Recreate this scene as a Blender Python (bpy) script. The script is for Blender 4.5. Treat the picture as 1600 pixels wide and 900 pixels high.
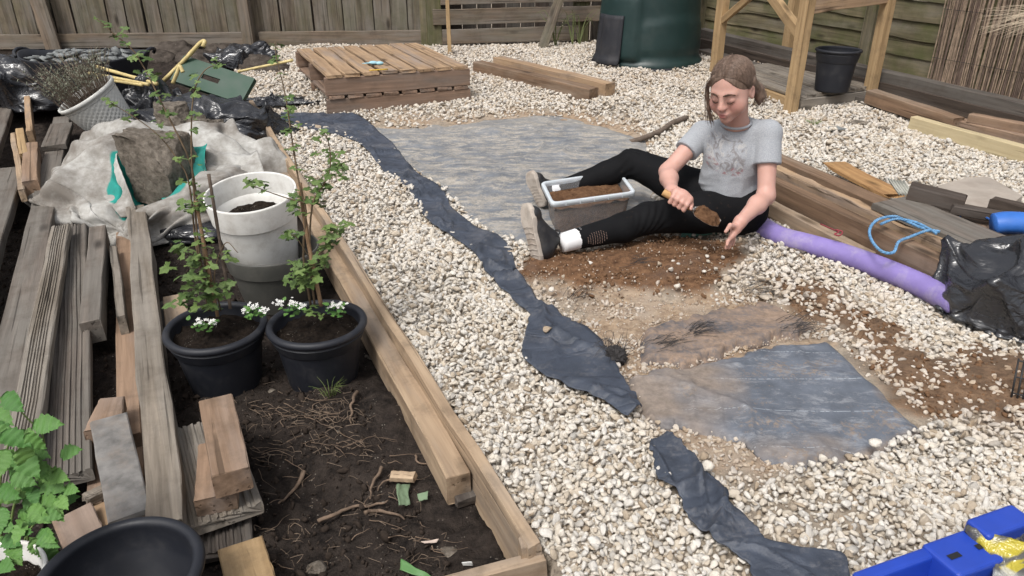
import bpy, math, random
import numpy as np
from math import radians, sin, cos, pi
from mathutils import Vector, Matrix
random.seed(7); RNG = np.random.default_rng(7)
for o in list(bpy.data.objects): bpy.data.objects.remove(o)
S = bpy.context.scene; COL = S.collection
# ---------------------------------------------------------------- camera
F = 1163.0; PITCH = radians(26.0); H = 1.18      # focal length in pixels of the 1600 px photograph
cd = bpy.data.cameras.new('camera'); cam = bpy.data.objects.new('camera', cd); COL.objects.link(cam)
cam.location = (0, 0, H); cam.rotation_euler = (pi/2-PITCH, 0, 0)
cd.sensor_width = 36; cd.lens = 36*F/1600; cd.clip_end = 200; cd.clip_start = 0.02
S.camera = cam
# ---------------------------------------------------------------- world, sun, exposure (bright overcast)
SUN_EL, SUN_AZ = radians(58), radians(-150)      # azimuth: direction the light comes from, measured from +Y towards +X
w = bpy.data.worlds.new('World'); S.world = w; w.use_nodes = True
nt = w.node_tree; nt.nodes.clear()
sky = nt.nodes.new('ShaderNodeTexSky'); sky.sky_type = 'NISHITA'; sky.sun_disc = False
sky.sun_elevation = SUN_EL; sky.sun_rotation = SUN_AZ; sky.dust_density = 6.0; sky.air_density = 1.0; sky.ozone_density = 1.5
hs = nt.nodes.new('ShaderNodeHueSaturation'); hs.inputs['Saturation'].default_value = 0.3
bg = nt.nodes.new('ShaderNodeBackground'); bg.inputs['Strength'].default_value = 0.13
wo = nt.nodes.new('ShaderNodeOutputWorld')
nt.links.new(sky.outputs[0], hs.inputs['Color']); nt.links.new(hs.outputs[0], bg.inputs[0]); nt.links.new(bg.outputs[0], wo.inputs[0])
sd = bpy.data.lights.new('sun', 'SUN'); sun = bpy.data.objects.new('sun', sd); COL.objects.link(sun)
sd.energy = 1.5; sd.angle = radians(14); sd.color = (1, .97, .92)
sdir = Vector((sin(SUN_AZ)*cos(SUN_EL), cos(SUN_AZ)*cos(SUN_EL), sin(SUN_EL)))
sun.rotation_euler = sdir.to_track_quat('Z', 'Y').to_euler(); sun.location = sdir*20
S.view_settings.view_transform = 'Standard'; S.view_settings.look = 'None'
S.view_settings.exposure = 0.38; S.view_settings.gamma = 1.0; S.view_settings.use_curve_mapping = False
S.render.engine = 'CYCLES'
# ---------------------------------------------------------------- pixel -> place
FW = np.array((0, cos(PITCH), -sin(PITCH))); UP = np.array((0, sin(PITCH), cos(PITCH)))
def raydir(px, py): return np.array(((px-800)/F, 0, 0)) + UP*((450-py)/F) + FW
def smooth(a, b, t):
    t = np.clip((t-a)/(b-a), 0, 1); return t*t*(3-2*t)
def terr(x, y):                                   # yard level: rises a little to the fences
    return 0.12*smooth(3.9, 6.6, np.asarray(y, float))
def P(px, py, z=0.0):                             # point on the ray at height z
    d = raydir(px, py); t = (z-H)/d[2]; return Vector((d[0]*t, d[1]*t, z))
def G(px, py, dz=0.0):                            # point on the yard ground (+dz)
    z = 0.0
    for _ in range(12):
        p = P(px, py, z+dz); z = float(terr(p.x, p.y))
    return P(px, py, z+dz)
def W(px, py, Y):                                 # point on the ray at distance Y along the yard
    d = raydir(px, py); t = Y/d[1]; return Vector((d[0]*t, Y, H+d[2]*t))
def proj(p):
    p = np.asarray(p, float); v = p-np.array((0, 0, H)); dep = v@FW
    return np.stack((800+F*v[..., 0]/dep, 450-F*(v@UP)/dep), -1)
def sc(p): return F/float((np.array(p)-np.array((0, 0, H)))@FW)   # photo pixels per metre at p
# ---------------------------------------------------------------- noise
def _h(i, j, k, s):
    n = (i*374761393 + j*668265263 + k*2147483647*3 + s*1274126177) & 0xFFFFFFFF
    n = ((n ^ (n >> 13))*1274126177) & 0xFFFFFFFF
    n = ((n ^ (n >> 16))*2246822519) & 0xFFFFFFFF
    return ((n ^ (n >> 15)) & 0xFFFFFF)/float(0xFFFFFF)
def vn(p, s=0):
    p = np.asarray(p, float); i = np.floor(p).astype(np.int64); f = p-i; f = f*f*f*(f*(f*6-15)+10)
    r = 0
    for a in (0, 1):
        for b in (0, 1):
            for c in (0, 1):
                wt = (f[..., 0] if a else 1-f[..., 0])*(f[..., 1] if b else 1-f[..., 1])*(f[..., 2] if c else 1-f[..., 2])
                r = r + wt*_h(i[..., 0]+a, i[..., 1]+b, i[..., 2]+c, s)
    return r*2-1
def fbm(p, o=4, s=0, g=.5):
    p = np.asarray(p, float); r = 0; a = 1; t = 0
    for k in range(o): r = r+a*vn(p*(2.03**k)+k*7.3, s+k); t += a; a *= g
    return r/t
def ridge(p, o=3, s=0):
    p = np.asarray(p, float); r = 0; a = 1; t = 0
    for k in range(o): r = r+a*(1-np.abs(vn(p*(2.1**k)+k*3.1, s+k))*2); t += a; a *= .5
    return r/t
def pip(pts, poly):
    x, y = pts[..., 0], pts[..., 1]; ins = np.zeros(x.shape, bool); n = len(poly)
    for i in range(n):
        x0, y0 = poly[i]; x1, y1 = poly[(i+1) % n]
        if y0 == y1: continue
        c = ((y0 > y) != (y1 > y)) & (x < (x1-x0)*(y-y0)/(y1-y0)+x0); ins ^= c
    return ins
def polydist(pts, poly, closed=True):             # unsigned distance to a polygon's outline
    d = np.full(pts.shape[:-1], 1e9); n = len(poly)
    for i in range(n if closed else n-1):
        a = np.array(poly[i], float); b = np.array(poly[(i+1) % n], float); ab = b-a
        t = np.clip(((pts-a)@ab)/(ab@ab+1e-9), 0, 1)
        d = np.minimum(d, np.linalg.norm(pts-(a+t[..., None]*ab), axis=-1))
    return d
# ---------------------------------------------------------------- objects
WM = {}
def place(o, M=None, parent=None):
    M = M or Matrix()
    COL.objects.link(o); WM[o.name] = M
    if parent is not None:
        o.parent = parent; o.matrix_basis = WM[parent.name].inverted() @ M
    else: o.matrix_basis = M
    return o
def tag(o, label=None, cat=None, group=None, kind=None):
    if label: o['label'] = label
    if cat: o['category'] = cat
    if group: o['group'] = group
    if kind: o['kind'] = kind
    return o
def thing(name, label, cat, loc, group=None):
    return tag(place(bpy.data.objects.new(name, None), Matrix.Translation(Vector(loc))), label, cat, group)
def mesh(name, v, f, mat=None, sm=False):
    me = bpy.data.meshes.new(name)
    v = np.asarray(v, np.float32)
    if isinstance(f, np.ndarray) and f.ndim == 2:
        n, k = f.shape
        me.vertices.add(len(v)); me.vertices.foreach_set('co', v.ravel())
        me.loops.add(n*k); me.loops.foreach_set('vertex_index', f.astype(np.int32).ravel())
        me.polygons.add(n); me.polygons.foreach_set('loop_start', np.arange(0, n*k, k, dtype=np.int32))
        me.update(calc_edges=True)
    else: me.from_pydata([tuple(map(float, q)) for q in v], [], [list(map(int, q)) for q in f]); me.update()
    if sm: me.polygons.foreach_set('use_smooth', np.ones(len(me.polygons), bool))
    if mat: me.materials.append(mat)
    return me
def obj(name, me, M=None, parent=None): return place(bpy.data.objects.new(name, me), M, parent)
def att(me, name, val):
    a = me.attributes.new(name, 'FLOAT', 'POINT'); a.data.foreach_set('value', np.asarray(val, np.float32))
def attc(me, name, rgb):
    a = me.attributes.new(name, 'FLOAT_COLOR', 'POINT'); q = np.ones((len(rgb), 4), np.float32); q[:, :3] = rgb
    a.data.foreach_set('color', q.ravel())
def frame(a, b, roll=0.0, up=(0, 0, 1)):
    a, b = Vector(a), Vector(b); x = (b-a).normalized(); y = Vector(up).cross(x)
    if y.length < 1e-4: y = Vector((0, 1, 0))
    y.normalize(); z = x.cross(y)
    M = Matrix((x, y, z)).transposed().to_4x4()
    return Matrix.Translation(a) @ M @ Matrix.Rotation(roll, 4, 'X')
class MB:                                         # collects shapes of one mesh
    def __init__(s): s.v = []; s.f = []; s.n = 0
    def add(s, v, f):
        s.v.append(np.asarray(v, float)); s.f += [[i+s.n for i in q] for q in f]; s.n += len(v); return s
    def mesh(s, name, mat, sm=False): return mesh(name, np.concatenate(s.v), s.f, mat, sm)
def xf(v, M):
    v = np.asarray(v, float); m = np.array(M); return v@m[:3, :3].T+m[:3, 3]
def rect(w_, t_, c=.003):                         # chamfered section, top at z=0, counter-clockwise seen from +X
    y = w_/2; c = min(c, t_*.3, w_*.3)
    return [(-y, -c), (-y+c, 0), (y-c, 0), (y, -c), (y, -t_+c), (y-c, -t_), (-y+c, -t_), (-y, -t_+c)][::-1]
def grooved(w_, t_, n=6, d=.004):                 # decking board section with grooves in its top
    y = w_/2; top = []
    e = .012; pit = (w_-2*e)/n
    top += [(-y, -.004), (-y+.004, 0)]
    for i in range(n):
        a = -y+e+i*pit; top += [(a+pit*.18, 0), (a+pit*.32, -d), (a+pit*.68, -d), (a+pit*.82, 0)]
    top += [(y-.004, 0), (y, -.004), (y, -t_+.003), (y-.003, -t_), (-y+.003, -t_), (-y, -t_+.003)]
    return top[::-1]
def extrude(sec, L, nseg=8, jit=.0012, bow=0.0, endj=.003, seed=0, taper=1.0):
    sec = np.array(sec); k = len(sec); rs = np.random.default_rng(seed+11); V = []
    for i in range(nseg+1):
        u = i/nseg; s_ = 1+(taper-1)*u; q = np.zeros((k, 3)); q[:, 0] = u*L; q[:, 1:] = sec*s_
        o = np.array((u*4.0*L+seed*3.7, seed*1.3, 0))
        q[:, 1] += jit*3*vn(o[None], 1)[0]; q[:, 2] += jit*2*vn(o[None]+9, 2)[0]+bow*4*u*(1-u)
        q[:, 1:] += rs.normal(0, jit*.5, (k, 2))
        if i in (0, nseg): q[:, 0] += rs.normal(0, endj, k)
        V.append(q)
    V = np.concatenate(V); Fc = []
    for i in range(nseg):
        for j in range(k):
            a = i*k+j; b = i*k+(j+1) % k; Fc.append([a, b, b+k, a+k])
    Fc.append(list(range(k))[::-1]); Fc.append([nseg*k+j for j in range(k)])
    return V, Fc
_seed = [0]
def beam(name, a, b, w_, t_, mat, parent=None, roll=0.0, sec=None, nseg=8, jit=.0012, bow=0, chamfer=.003, endj=.003, up=(0, 0, 1), taper=1.0):
    """timber whose top-face centre line runs from a to b"""
    _seed[0] += 1
    L = (Vector(b)-Vector(a)).length
    v, f = extrude(sec or rect(w_, t_, chamfer), L, nseg, jit, bow, endj, _seed[0], taper)
    return obj(name, mesh(name, v, f, mat), frame(a, b, roll, up), parent)
def lathe(prof, n=48, caps=False):
    pr = np.array(prof); k = len(pr); a = np.arange(n)/n*2*pi
    v = np.stack([np.outer(np.cos(a), pr[:, 0]), np.outer(np.sin(a), pr[:, 0]), np.tile(pr[:, 1], (n, 1))], -1).reshape(-1, 3)
    f = []
    for i in range(n):
        for j in range(k-1):
            f.append([i*k+j, ((i+1) % n)*k+j, ((i+1) % n)*k+j+1, i*k+j+1])
    return v, f
def tube(pts, r, n=6, r1=None, closed_ends=True):
    pts = np.array([tuple(p) for p in pts], float); m = len(pts)
    if np.isscalar(r): r = np.linspace(r, r if r1 is None else r1, m)
    t = np.gradient(pts, axis=0); t /= np.linalg.norm(t, axis=1)[:, None]+1e-12
    u = np.array((0, 0, 1.)) if abs(t[0][2]) < .9 else np.array((1., 0, 0)); V = []
    for i in range(m):
        u = u-t[i]*(u@t[i]); u /= np.linalg.norm(u); b = np.cross(t[i], u)
        a = np.arange(n)/n*2*pi; V.append(pts[i]+r[i]*(np.outer(np.cos(a), u)+np.outer(np.sin(a), b)))
    V = np.concatenate(V); Fc = []
    for i in range(m-1):
        for j in range(n): Fc.append([i*n+j, i*n+(j+1) % n, (i+1)*n+(j+1) % n, (i+1)*n+j])
    if closed_ends: Fc.append(list(range(n))[::-1]); Fc.append([(m-1)*n+j for j in range(n)])
    return V, Fc
def spline(pts, n):
    pts = np.array([tuple(p) for p in pts], float); m = len(pts)
    q = np.concatenate([[2*pts[0]-pts[1]], pts, [2*pts[-1]-pts[-2]]]); out = []
    for u in np.linspace(0, m-1-1e-9, n):
        i = int(u); t = u-i; a, b, c, d = q[i:i+4]
        out.append(.5*((2*b)+(-a+c)*t+(2*a-5*b+4*c-d)*t*t+(-a+3*b-3*c+d)*t**3))
    return np.array(out)
def pbd(v, E, rest, steps, collide, grav=-.0006, iters=5, damp=.96, relax=1.0):
    """position-based cloth: edges keep their rest length, collide() pushes points out of solids"""
    v = v.copy(); vel = np.zeros_like(v); n = len(v); i, j = E[:, 0], E[:, 1]; cnt = np.maximum(np.bincount(i, minlength=n)+np.bincount(j, minlength=n), 1)
    for s_ in range(steps):
        vel[:, 2] += grav; old = v.copy(); v = v+vel
        for _ in range(iters):
            d = v[j]-v[i]; L = np.sqrt((d*d).sum(1))+1e-9; c = d*(.5*(L-rest)/L)[:, None]
            for a in range(3): v[:, a] += relax*2.2*(np.bincount(i, c[:, a], n)-np.bincount(j, c[:, a], n))/cnt
            v = collide(v)
        vel = np.clip((v-old)*damp, -.02, .02)
    return v
def gridf(nu, nv):
    i, j = np.meshgrid(np.arange(nu-1), np.arange(nv-1), indexing='ij'); a = (i*nv+j).ravel()
    return np.stack((a, a+nv, a+nv+1, a+1), -1)
# ---------------------------------------------------------------- procedural materials
class NT:
    def __init__(s, name):
        s.m = bpy.data.materials.new(name); s.m.use_nodes = True; s.t = s.m.node_tree
        s.b = s.t.nodes['Principled BSDF']
    def n(s, t, **k):
        x = s.t.nodes.new('ShaderNode'+t)
        for a, v in k.items(): setattr(x, a, v)
        return x
    def put(s, sock, v):
        if hasattr(v, 'is_output'): s.t.links.new(v, sock)
        elif isinstance(v, (tuple, list)) and len(v) == 3 and sock.type == 'RGBA': sock.default_value = (*v, 1)
        else: sock.default_value = v
    def noise(s, vec, scale, detail=4, rough=.55, dist=0):
        x = s.n('TexNoise'); s.put(x.inputs['Vector'], vec); x.inputs['Scale'].default_value = scale
        x.inputs['Detail'].default_value = detail; x.inputs['Roughness'].default_value = rough; x.inputs['Distortion'].default_value = dist
        return x.outputs['Fac']
    def ramp(s, fac, stops):
        x = s.n('ValToRGB'); s.put(x.inputs[0], fac); e = x.color_ramp.elements
        while len(e) < len(stops): e.new(.5)
        for i, (p, c) in enumerate(stops): e[i].position = p; e[i].color = (*c, 1) if len(c) == 3 else c
        return x.outputs[0]
    def mix(s, fac, a, b, mode='MIX'):
        x = s.n('Mix', data_type='RGBA', blend_type=mode); s.put(x.inputs[0], fac); s.put(x.inputs[6], a); s.put(x.inputs[7], b)
        return x.outputs[2]
    def math(s, op, a, b=0.0, clamp=False):
        x = s.n('Math', operation=op, use_clamp=clamp); s.put(x.inputs[0], a); s.put(x.inputs[1], b); return x.outputs[0]
    def lin(s, v, a, b, c=0.0, d=1.0):
        x = s.n('MapRange'); x.clamp = True
        for i, q in enumerate((v, a, b, c, d)): s.put(x.inputs[i], q)
        return x.outputs[0]
    def coord(s, kind='Object', scale=(1, 1, 1), rnd=True):
        tc = s.n('TexCoord').outputs[kind]
        if rnd:
            oi = s.n('ObjectInfo').outputs['Random']; x = s.n('VectorMath', operation='ADD')
            s.t.links.new(tc, x.inputs[0]); q = s.n('CombineXYZ')
            for i in range(3): s.put(q.inputs[i], s.math('MULTIPLY', oi, 37.0+i*11))
            s.t.links.new(q.outputs[0], x.inputs[1]); tc = x.outputs[0]
        x = s.n('VectorMath', operation='MULTIPLY'); s.t.links.new(tc, x.inputs[0]); x.inputs[1].default_value = scale
        return x.outputs[0]
    def attr(s, name, kind='GEOMETRY', out='Fac'):
        return s.n('Attribute', attribute_name=name, attribute_type=kind).outputs[out]
    def bump(s, h, strength=.3, dist=.01, prev=None):
        x = s.n('Bump'); s.put(x.inputs['Height'], h); x.inputs['Strength'].default_value = strength; x.inputs['Distance'].default_value = dist
        if prev is not None: s.t.links.new(prev, x.inputs['Normal'])
        s.t.links.new(x.outputs[0], s.b.inputs['Normal']); return x.outputs[0]
    def out(s, col, rough=.8, spec=.3, **k):
        s.put(s.b.inputs['Base Color'], col); s.put(s.b.inputs['Roughness'], rough); s.put(s.b.inputs['Specular IOR Level'], spec)
        for a, v in k.items(): s.put(s.b.inputs[a], v)
        return s.m
def wood(name, light, dark, grey=None, gfac=.5, green=0, fine=1.0, dirt=.25, contrast=1.0, knots=True):
    s = NT(name); o = s.coord('Object', (1, 1, 1))
    st = s.coord('Object', (1.3*fine, 26*fine, 26*fine)); big = s.coord('Object', (.9, 7, 7))
    g = s.noise(st, 1.6, 5, .62, .25); b = s.noise(big, 1.0, 3, .5, .6)
    fac = s.math('ADD', s.math('MULTIPLY', g, .68), s.math('MULTIPLY', b, .4))
    c = s.ramp(fac, [(.54-.17/contrast, dark), (.54, tuple((a+b_)/2 for a, b_ in zip(dark, light))), (.54+.14/contrast, light)])
    if grey is not None:
        c = s.mix(s.lin(s.noise(s.coord('Object', (1.5, 9, 9)), 1.0, 4, .6), .62-gfac*.4, .82-gfac*.4), c, s.mix(g, tuple(x*.55 for x in grey), tuple(min(x*1.3, 1) for x in grey)))
    if green:
        c = s.mix(s.math('MULTIPLY', s.lin(s.noise(o, 3.2, 5, .65), .42, .66), green), c, (.075, .085, .03))
    if knots:
        vo = s.n('TexVoronoi'); s.put(vo.inputs['Vector'], s.coord('Object', (2.3, 7, 7))); vo.inputs['Scale'].default_value = 1.0
        c = s.mix(s.lin(vo.outputs['Distance'], .06, .17, .8, 0), c, tuple(x*.3 for x in dark))
    # long drying cracks
    ck = s.lin(s.noise(s.coord('Object', (.8, 60, 60)), 1.0, 2, .5), .31, .36, 1, 0)
    c = s.mix(s.math('MULTIPLY', ck, .55), c, tuple(x*.25 for x in dark))
    if dirt: c = s.mix(s.math('MULTIPLY', s.lin(s.noise(o, 9, 6, .7), .5, .72), dirt), c, (.06, .045, .032))
    ep = s.noise(o, 45, 3, .6)
    s.bump(s.math('SUBTRACT', s.math('ADD', g, s.math('MULTIPLY', ep, .25)), s.math('MULTIPLY', ck, .8)), .55, .004)
    return s.out(c, s.lin(g, .3, .7, .9, .72), .2)
def plain(name, col, rough=.5, spec=.4, var=.12, dust=0, dustc=(.32, .26, .2), scale=12, bump=.1, **k):
    s = NT(name); o = s.coord('Object'); n = s.noise(o, scale, 5, .6)
    c = s.mix(s.lin(n, .3, .7), tuple(x*(1-var) for x in col), tuple(min(1, x*(1+var)) for x in col))
    if dust: c = s.mix(s.math('MULTIPLY', s.lin(s.noise(o, scale*.6, 6, .7), .48, .75), dust), c, dustc)
    if bump: s.bump(s.noise(o, scale*6, 4, .6), bump, .002)
    return s.out(c, s.lin(n, .3, .7, rough*.85, min(1, rough*1.15)), spec, **k)
WM_NEW = wood('wood_new', (.43, .30, .165), (.25, .165, .085), dirt=.4)
WM_EDGE = wood('wood_edging', (.46, .345, .235), (.25, .175, .115), (.27, .22, .175), .4, dirt=.5)
WM_PALLET = wood('wood_pallet', (.42, .29, .18), (.24, .16, .10), (.28, .22, .18), .35, dirt=.3)
WM_PALLET2 = wood('wood_pallet_stringer', (.29, .195, .14), (.155, .103, .075), (.19, .15, .125), .45, dirt=.3)
WM_GREY = wood('wood_weathered', (.185, .155, .13), (.07, .058, .05), (.165, .15, .132), .6, dirt=.45, contrast=1.3)
WM_GREYL = wood('wood_weathered_pale', (.27, .23, .185), (.105, .088, .07), (.235, .21, .18), .6, dirt=.4, contrast=1.3)
WM_GREYD = wood('wood_weathered_dark', (.13, .11, .095), (.05, .042, .037), (.12, .108, .096), .55, dirt=.4, contrast=1.3)
WM_FENCE = wood('wood_fence', (.195, .158, .12), (.07, .057, .045), (.19, .17, .145), .55, green=.35, dirt=.4, contrast=1.2)
WM_FENCE2 = wood('wood_fence_rail', (.23, .175, .13), (.1, .077, .06), (.2, .175, .15), .55, green=.15, dirt=.4)
WM_PANEL = wood('wood_green_panel', (.2, .17, .105), (.085, .072, .048), (.18, .16, .12), .4, green=.75, dirt=.35)
WM_DARK = wood('wood_dark', (.085, .065, .053), (.035, .027, .022), (.1, .085, .075), .35, dirt=.5)
WM_SLEEP = wood('wood_sleeper', (.24, .155, .1), (.105, .068, .045), (.26, .2, .15), .35, dirt=.35, contrast=1.2)
WM_CUT = wood('wood_offcut', (.33, .225, .155), (.17, .112, .075), (.27, .205, .165), .4, dirt=.45)
WM_RUST = wood('wood_broken_orange', (.45, .27, .12), (.24, .13, .06), dirt=.35)
def soilmat(name, a, b, specks=.5, scale=1.0):
    s = NT(name); o = s.coord('Object', rnd=False); n = s.noise(o, 26*scale, 8, .72); n2 = s.noise(o, 3.5*scale, 4, .6)
    c = s.ramp(s.math('ADD', s.math('MULTIPLY', n, .7), s.math('MULTIPLY', n2, .3)), [(.36, a), (.5, tuple((x+y)/2 for x, y in zip(a, b))), (.64, b)])
    vo = s.n('TexVoronoi'); s.put(vo.inputs['Vector'], o); vo.inputs['Scale'].default_value = 95*scale
    sp = s.math('MULTIPLY', s.lin(vo.outputs['Distance'], .13, .22, 1, 0), s.lin(s.noise(o, 21, 2), .56, .6))
    c = s.mix(s.math('MULTIPLY', sp, specks), c, (.36, .32, .27))
    s.bump(s.math('ADD', n, s.math('MULTIPLY', s.noise(o, 120*scale, 4, .7), .4)), 1.0, .012)
    return s.out(c, .97, .1)
M_SOIL = soilmat('bed_soil', (.010, .0085, .008), (.056, .044, .037))
M_COMPOST = soilmat('pot_compost', (.008, .006, .005), (.034, .025, .019), .9, 2.0)
M_SAND = soilmat('red_sand', (.075, .037, .02), (.22, .122, .066), .15, 2.2)
M_EARTH = soilmat('bank_earth', (.03, .024, .02), (.11, .092, .078), .3, .6)
M_CONC = soilmat('concrete_lump', (.075, .062, .05), (.27, .235, .195), .8, 1.6)
def blackpot(name, col=(.012, .0135, .019), rough=.5):
    s = NT(name); o = s.coord('Object'); n = s.noise(o, 14, 5, .65)
    c = s.mix(s.math('MULTIPLY', s.lin(n, .52, .75), .16), col, (.12, .11, .1))
    s.bump(s.noise(o, 160, 3), .12, .001)
    return s.out(c, s.lin(n, .3, .7, rough-.08, rough+.2), .45)
M_POT = blackpot('black_pot_plastic'); M_TUB = blackpot('rubber_tub', (.016, .018, .024), .6)
M_WPOT = plain('white_pot_plastic', (.72, .71, .675), .45, .4, .04, .4, (.26, .21, .16), 26, .05)
M_WPOT2 = plain('cream_woven_plastic', (.62, .62, .59), .6, .3, .06, .35, (.2, .17, .14), 9, .05)
M_GPOT = plain('grey_pot_plastic', (.07, .07, .063), .5, .35, .06, .2, (.22, .2, .17), 30, .05)
M_BIN = plain('compost_bin_plastic', (.011, .03, .029), .42, .45, .12, .12, (.12, .13, .12), 8, .06)
M_BIND = plain('compost_hatch_plastic', (.022, .023, .028), .65, .3, .15, .3, (.1, .09, .085), 14, .1)
M_BAMB = plain('bamboo_yellow', (.55, .44, .2), .45, .4, .2, .2, (.2, .15, .08), 20, .05)
M_CANE = plain('cane_brown', (.27, .17, .1), .7, .3, .25, .3, (.1, .07, .05), 25, .1)
M_STICK = plain('dead_stick', (.13, .1, .08), .9, .2, .35, .3, (.25, .2, .15), 30, .3)
M_ROOT = plain('dry_root', (.165, .118, .085), .9, .2, .35, .45, (.04, .03, .025), 40, .3)
M_METAL = plain('dull_steel', (.45, .44, .42), .35, .5, .1, .2, (.2, .15, .1), 20, .05, Metallic=.9)
M_PURPLE = plain('purple_hose', (.225, .175, .42), .6, .3, .1, .7, (.42, .38, .42), 16, .15)
M_BLUE = plain('blue_crate_plastic', (.014, .05, .36), .36, .5, .1, .1, (.1, .12, .3), 9, .05)
M_BLUET = plain('blue_sheet', (.03, .13, .45), .45, .4, .15, .2, (.2, .25, .35), 9, .15)
M_ROPE = plain('blue_rope', (.12, .27, .46), .8, .2, .3, .3, (.35, .4, .42), 60, .4)
M_REDROPE = plain('red_twine', (.25, .05, .06), .8, .2, .3, 0, bump=0)
M_GREENP = plain('green_board', (.012, .05, .028), .5, .4, .15, .2, (.08, .1, .08), 10, .08)
M_PAD = plain('green_kneeling_pad', (.09, .2, .155), .7, .3, .1, .3, (.25, .2, .15), 12, .1)
M_SLATE = plain('slate_rubble', (.17, .18, .18), .8, .3, .35, .2, (.3, .28, .25), 15, .4)
M_THREAD = plain('dusty_thread', (.045, .042, .042), .9, .2, .3, 0, bump=0)
M_WIRE = plain('black_wire', (.015, .015, .016), .5, .4, .1, 0, bump=0)
def bagmat(name, col=(.02, .021, .025), rough=.23, dust=.12):
    s = NT(name); o = s.coord('Object'); n = s.noise(o, 10, 5, .65)
    c = s.mix(s.math('MULTIPLY', s.lin(n, .5, .75), dust), col, (.12, .11, .1))
    cr = s.noise(s.coord('Object', (1, 1, 2.2)), 9, 3, .5, 1.4)
    s.bump(s.math('ABSOLUTE', s.math('SUBTRACT', cr, .5)), .6, .02)
    return s.out(c, s.lin(n, .3, .7, rough*.75, rough*1.5), .8)
M_BAG = bagmat('black_bag_plastic')
def fabric(name, base, dustc, d0, d1, amount, streak=(1, 1, 1), scale=5, stitch=False, rough=.62, crease=.0, pale=.0):
    s = NT(name); o = s.coord('Object', rnd=False); st = s.coord('Object', streak, rnd=False)
    n = s.noise(st, scale, 8, .68); f = s.noise(o, 90, 5, .7)
    m = s.lin(s.math('ADD', n, s.math('MULTIPLY', s.math('SUBTRACT', f, .5), .6)), d0, d1)
    try: m = s.math('MAXIMUM', m, s.attr('sand'))
    except Exception: pass
    m = s.math('MULTIPLY', m, amount)
    c = s.mix(s.lin(s.noise(o, 14, 4, .6), .3, .7), tuple(x*.75 for x in base), tuple(x*1.25 for x in base))
    if pale: c = s.mix(s.math('MULTIPLY', s.lin(s.noise(s.coord('Object', (1.0, 2.2, 1), rnd=False), 11, 9, .78, .4), .5, .62), pale), c, (.34, .35, .37))
    if stitch:
        wv = s.n('TexWave', wave_type='BANDS', bands_direction='Y', wave_profile='SIN'); s.put(wv.inputs['Vector'], s.coord('Generated', rnd=False))
        wv.inputs['Scale'].default_value = 1.3; wv.inputs['Distortion'].default_value = .25
        dash = s.noise(o, 130, 1)
        c = s.mix(s.math('MULTIPLY', s.lin(wv.outputs['Fac'], .9988, .9997), s.lin(dash, .44, .5, 0, .45)), c, (.55, .6, .65))
    dc = s.mix(s.lin(s.noise(o, 38, 5, .7), .35, .65), tuple(x*.72 for x in dustc), tuple(x*1.2 for x in dustc))
    c = s.mix(m, c, dc)
    b_ = s.bump(s.math('ADD', s.noise(o, 230, 2), s.math('MULTIPLY', f, 1.2)), .35, .003)
    if crease: s.bump(s.math('ABSOLUTE', s.math('SUBTRACT', s.noise(s.coord('Object', (1, 1.7, 1), rnd=False), 5, 2, .5, .7), .5)), .6, .05, b_)
    return s.out(c, s.lin(m, 0, 1, rough, .95), .35)
M_FAB = fabric('membrane_clean', (.046, .055, .075), (.22, .21, .21), .52, .75, .42, (1, 2, 1), 5, rough=.5, crease=1.0)
M_FABS = fabric('membrane_sandy', (.15, .161, .178), (.38, .345, .295), .42, .60, .82, (.7, 2.1, 1), 12)
M_FABB = fabric('membrane_blue', (.108, .122, .148), (.24, .19, .15), .55, .66, .85, (1, 1.4, 1), 3.6, stitch=True, pale=.5)
M_FABD = fabric('membrane_dusty', (.09, .09, .1), (.28, .2, .145), .34, .58, .9, (1, 2, 1), 4)
# ---------------------------------------------------------------- layout in photo pixels
EDGE0, EDGE1 = P(846, 848, .03), G(396, 156, .06)         # line of the outer edging board (top)
EN = Vector((EDGE1-EDGE0)).normalized(); EP = Vector((EN.y, -EN.x, 0)).normalized()   # EP points to the gravel side
def side(x, y): return (x-EDGE0.x)*EP.x+(y-EDGE0.y)*EP.y   # >0 on the gravel side
S1L = [(436, 186), (470, 200), (540, 212), (575, 236), (600, 268), (640, 300), (668, 345), (703, 368), (738, 396), (760, 425), (778, 440)]
S1R = [(440, 178), (510, 178), (562, 183), (604, 215), (628, 242), (645, 265), (692, 297), (705, 322), (742, 350), (792, 380), (806, 425)]
S2L = [(768, 428), (800, 470), (826, 492), (820, 520), (818, 550), (850, 582), (902, 612), (950, 634), (978, 656)]
S2R = [(808, 424), (838, 468), (868, 484), (888, 497), (908, 506), (948, 542), (968, 578), (985, 610), (1004, 642)]
S3L = [(1014, 690), (1022, 722), (1034, 750), (1060, 782), (1090, 830), (1150, 868), (1180, 905), (1215, 960)]
S3R = [(1040, 678), (1062, 692), (1090, 728), (1118, 760), (1160, 805), (1212, 852), (1312, 870), (1340, 960)]
S4T = [(560, 190), (620, 196), (700, 190), (800, 181), (880, 179), (950, 196), (1010, 216)]
S4B = [(660, 272), (695, 300), (745, 350), (800, 384), (890, 392), (960, 372), (1040, 352)]
S5T = [(972, 592), (1040, 574), (1110, 562), (1180, 541), (1240, 530), (1292, 526)]
S5B = [(1004, 658), (1080, 668), (1160, 690), (1232, 730), (1340, 716), (1462, 668)]
S6T = [(1000, 512), (1060, 494), (1130, 477), (1190, 470), (1222, 482)]
S6B = [(1000, 556), (1075, 565), (1160, 538), (1230, 520), (1280, 506)]
R_RED = [(806, 428), (845, 400), (940, 385), (1080, 372), (1165, 384), (1158, 415), (1120, 448), (1050, 462), (960, 468), (890, 462), (838, 455)]
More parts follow.
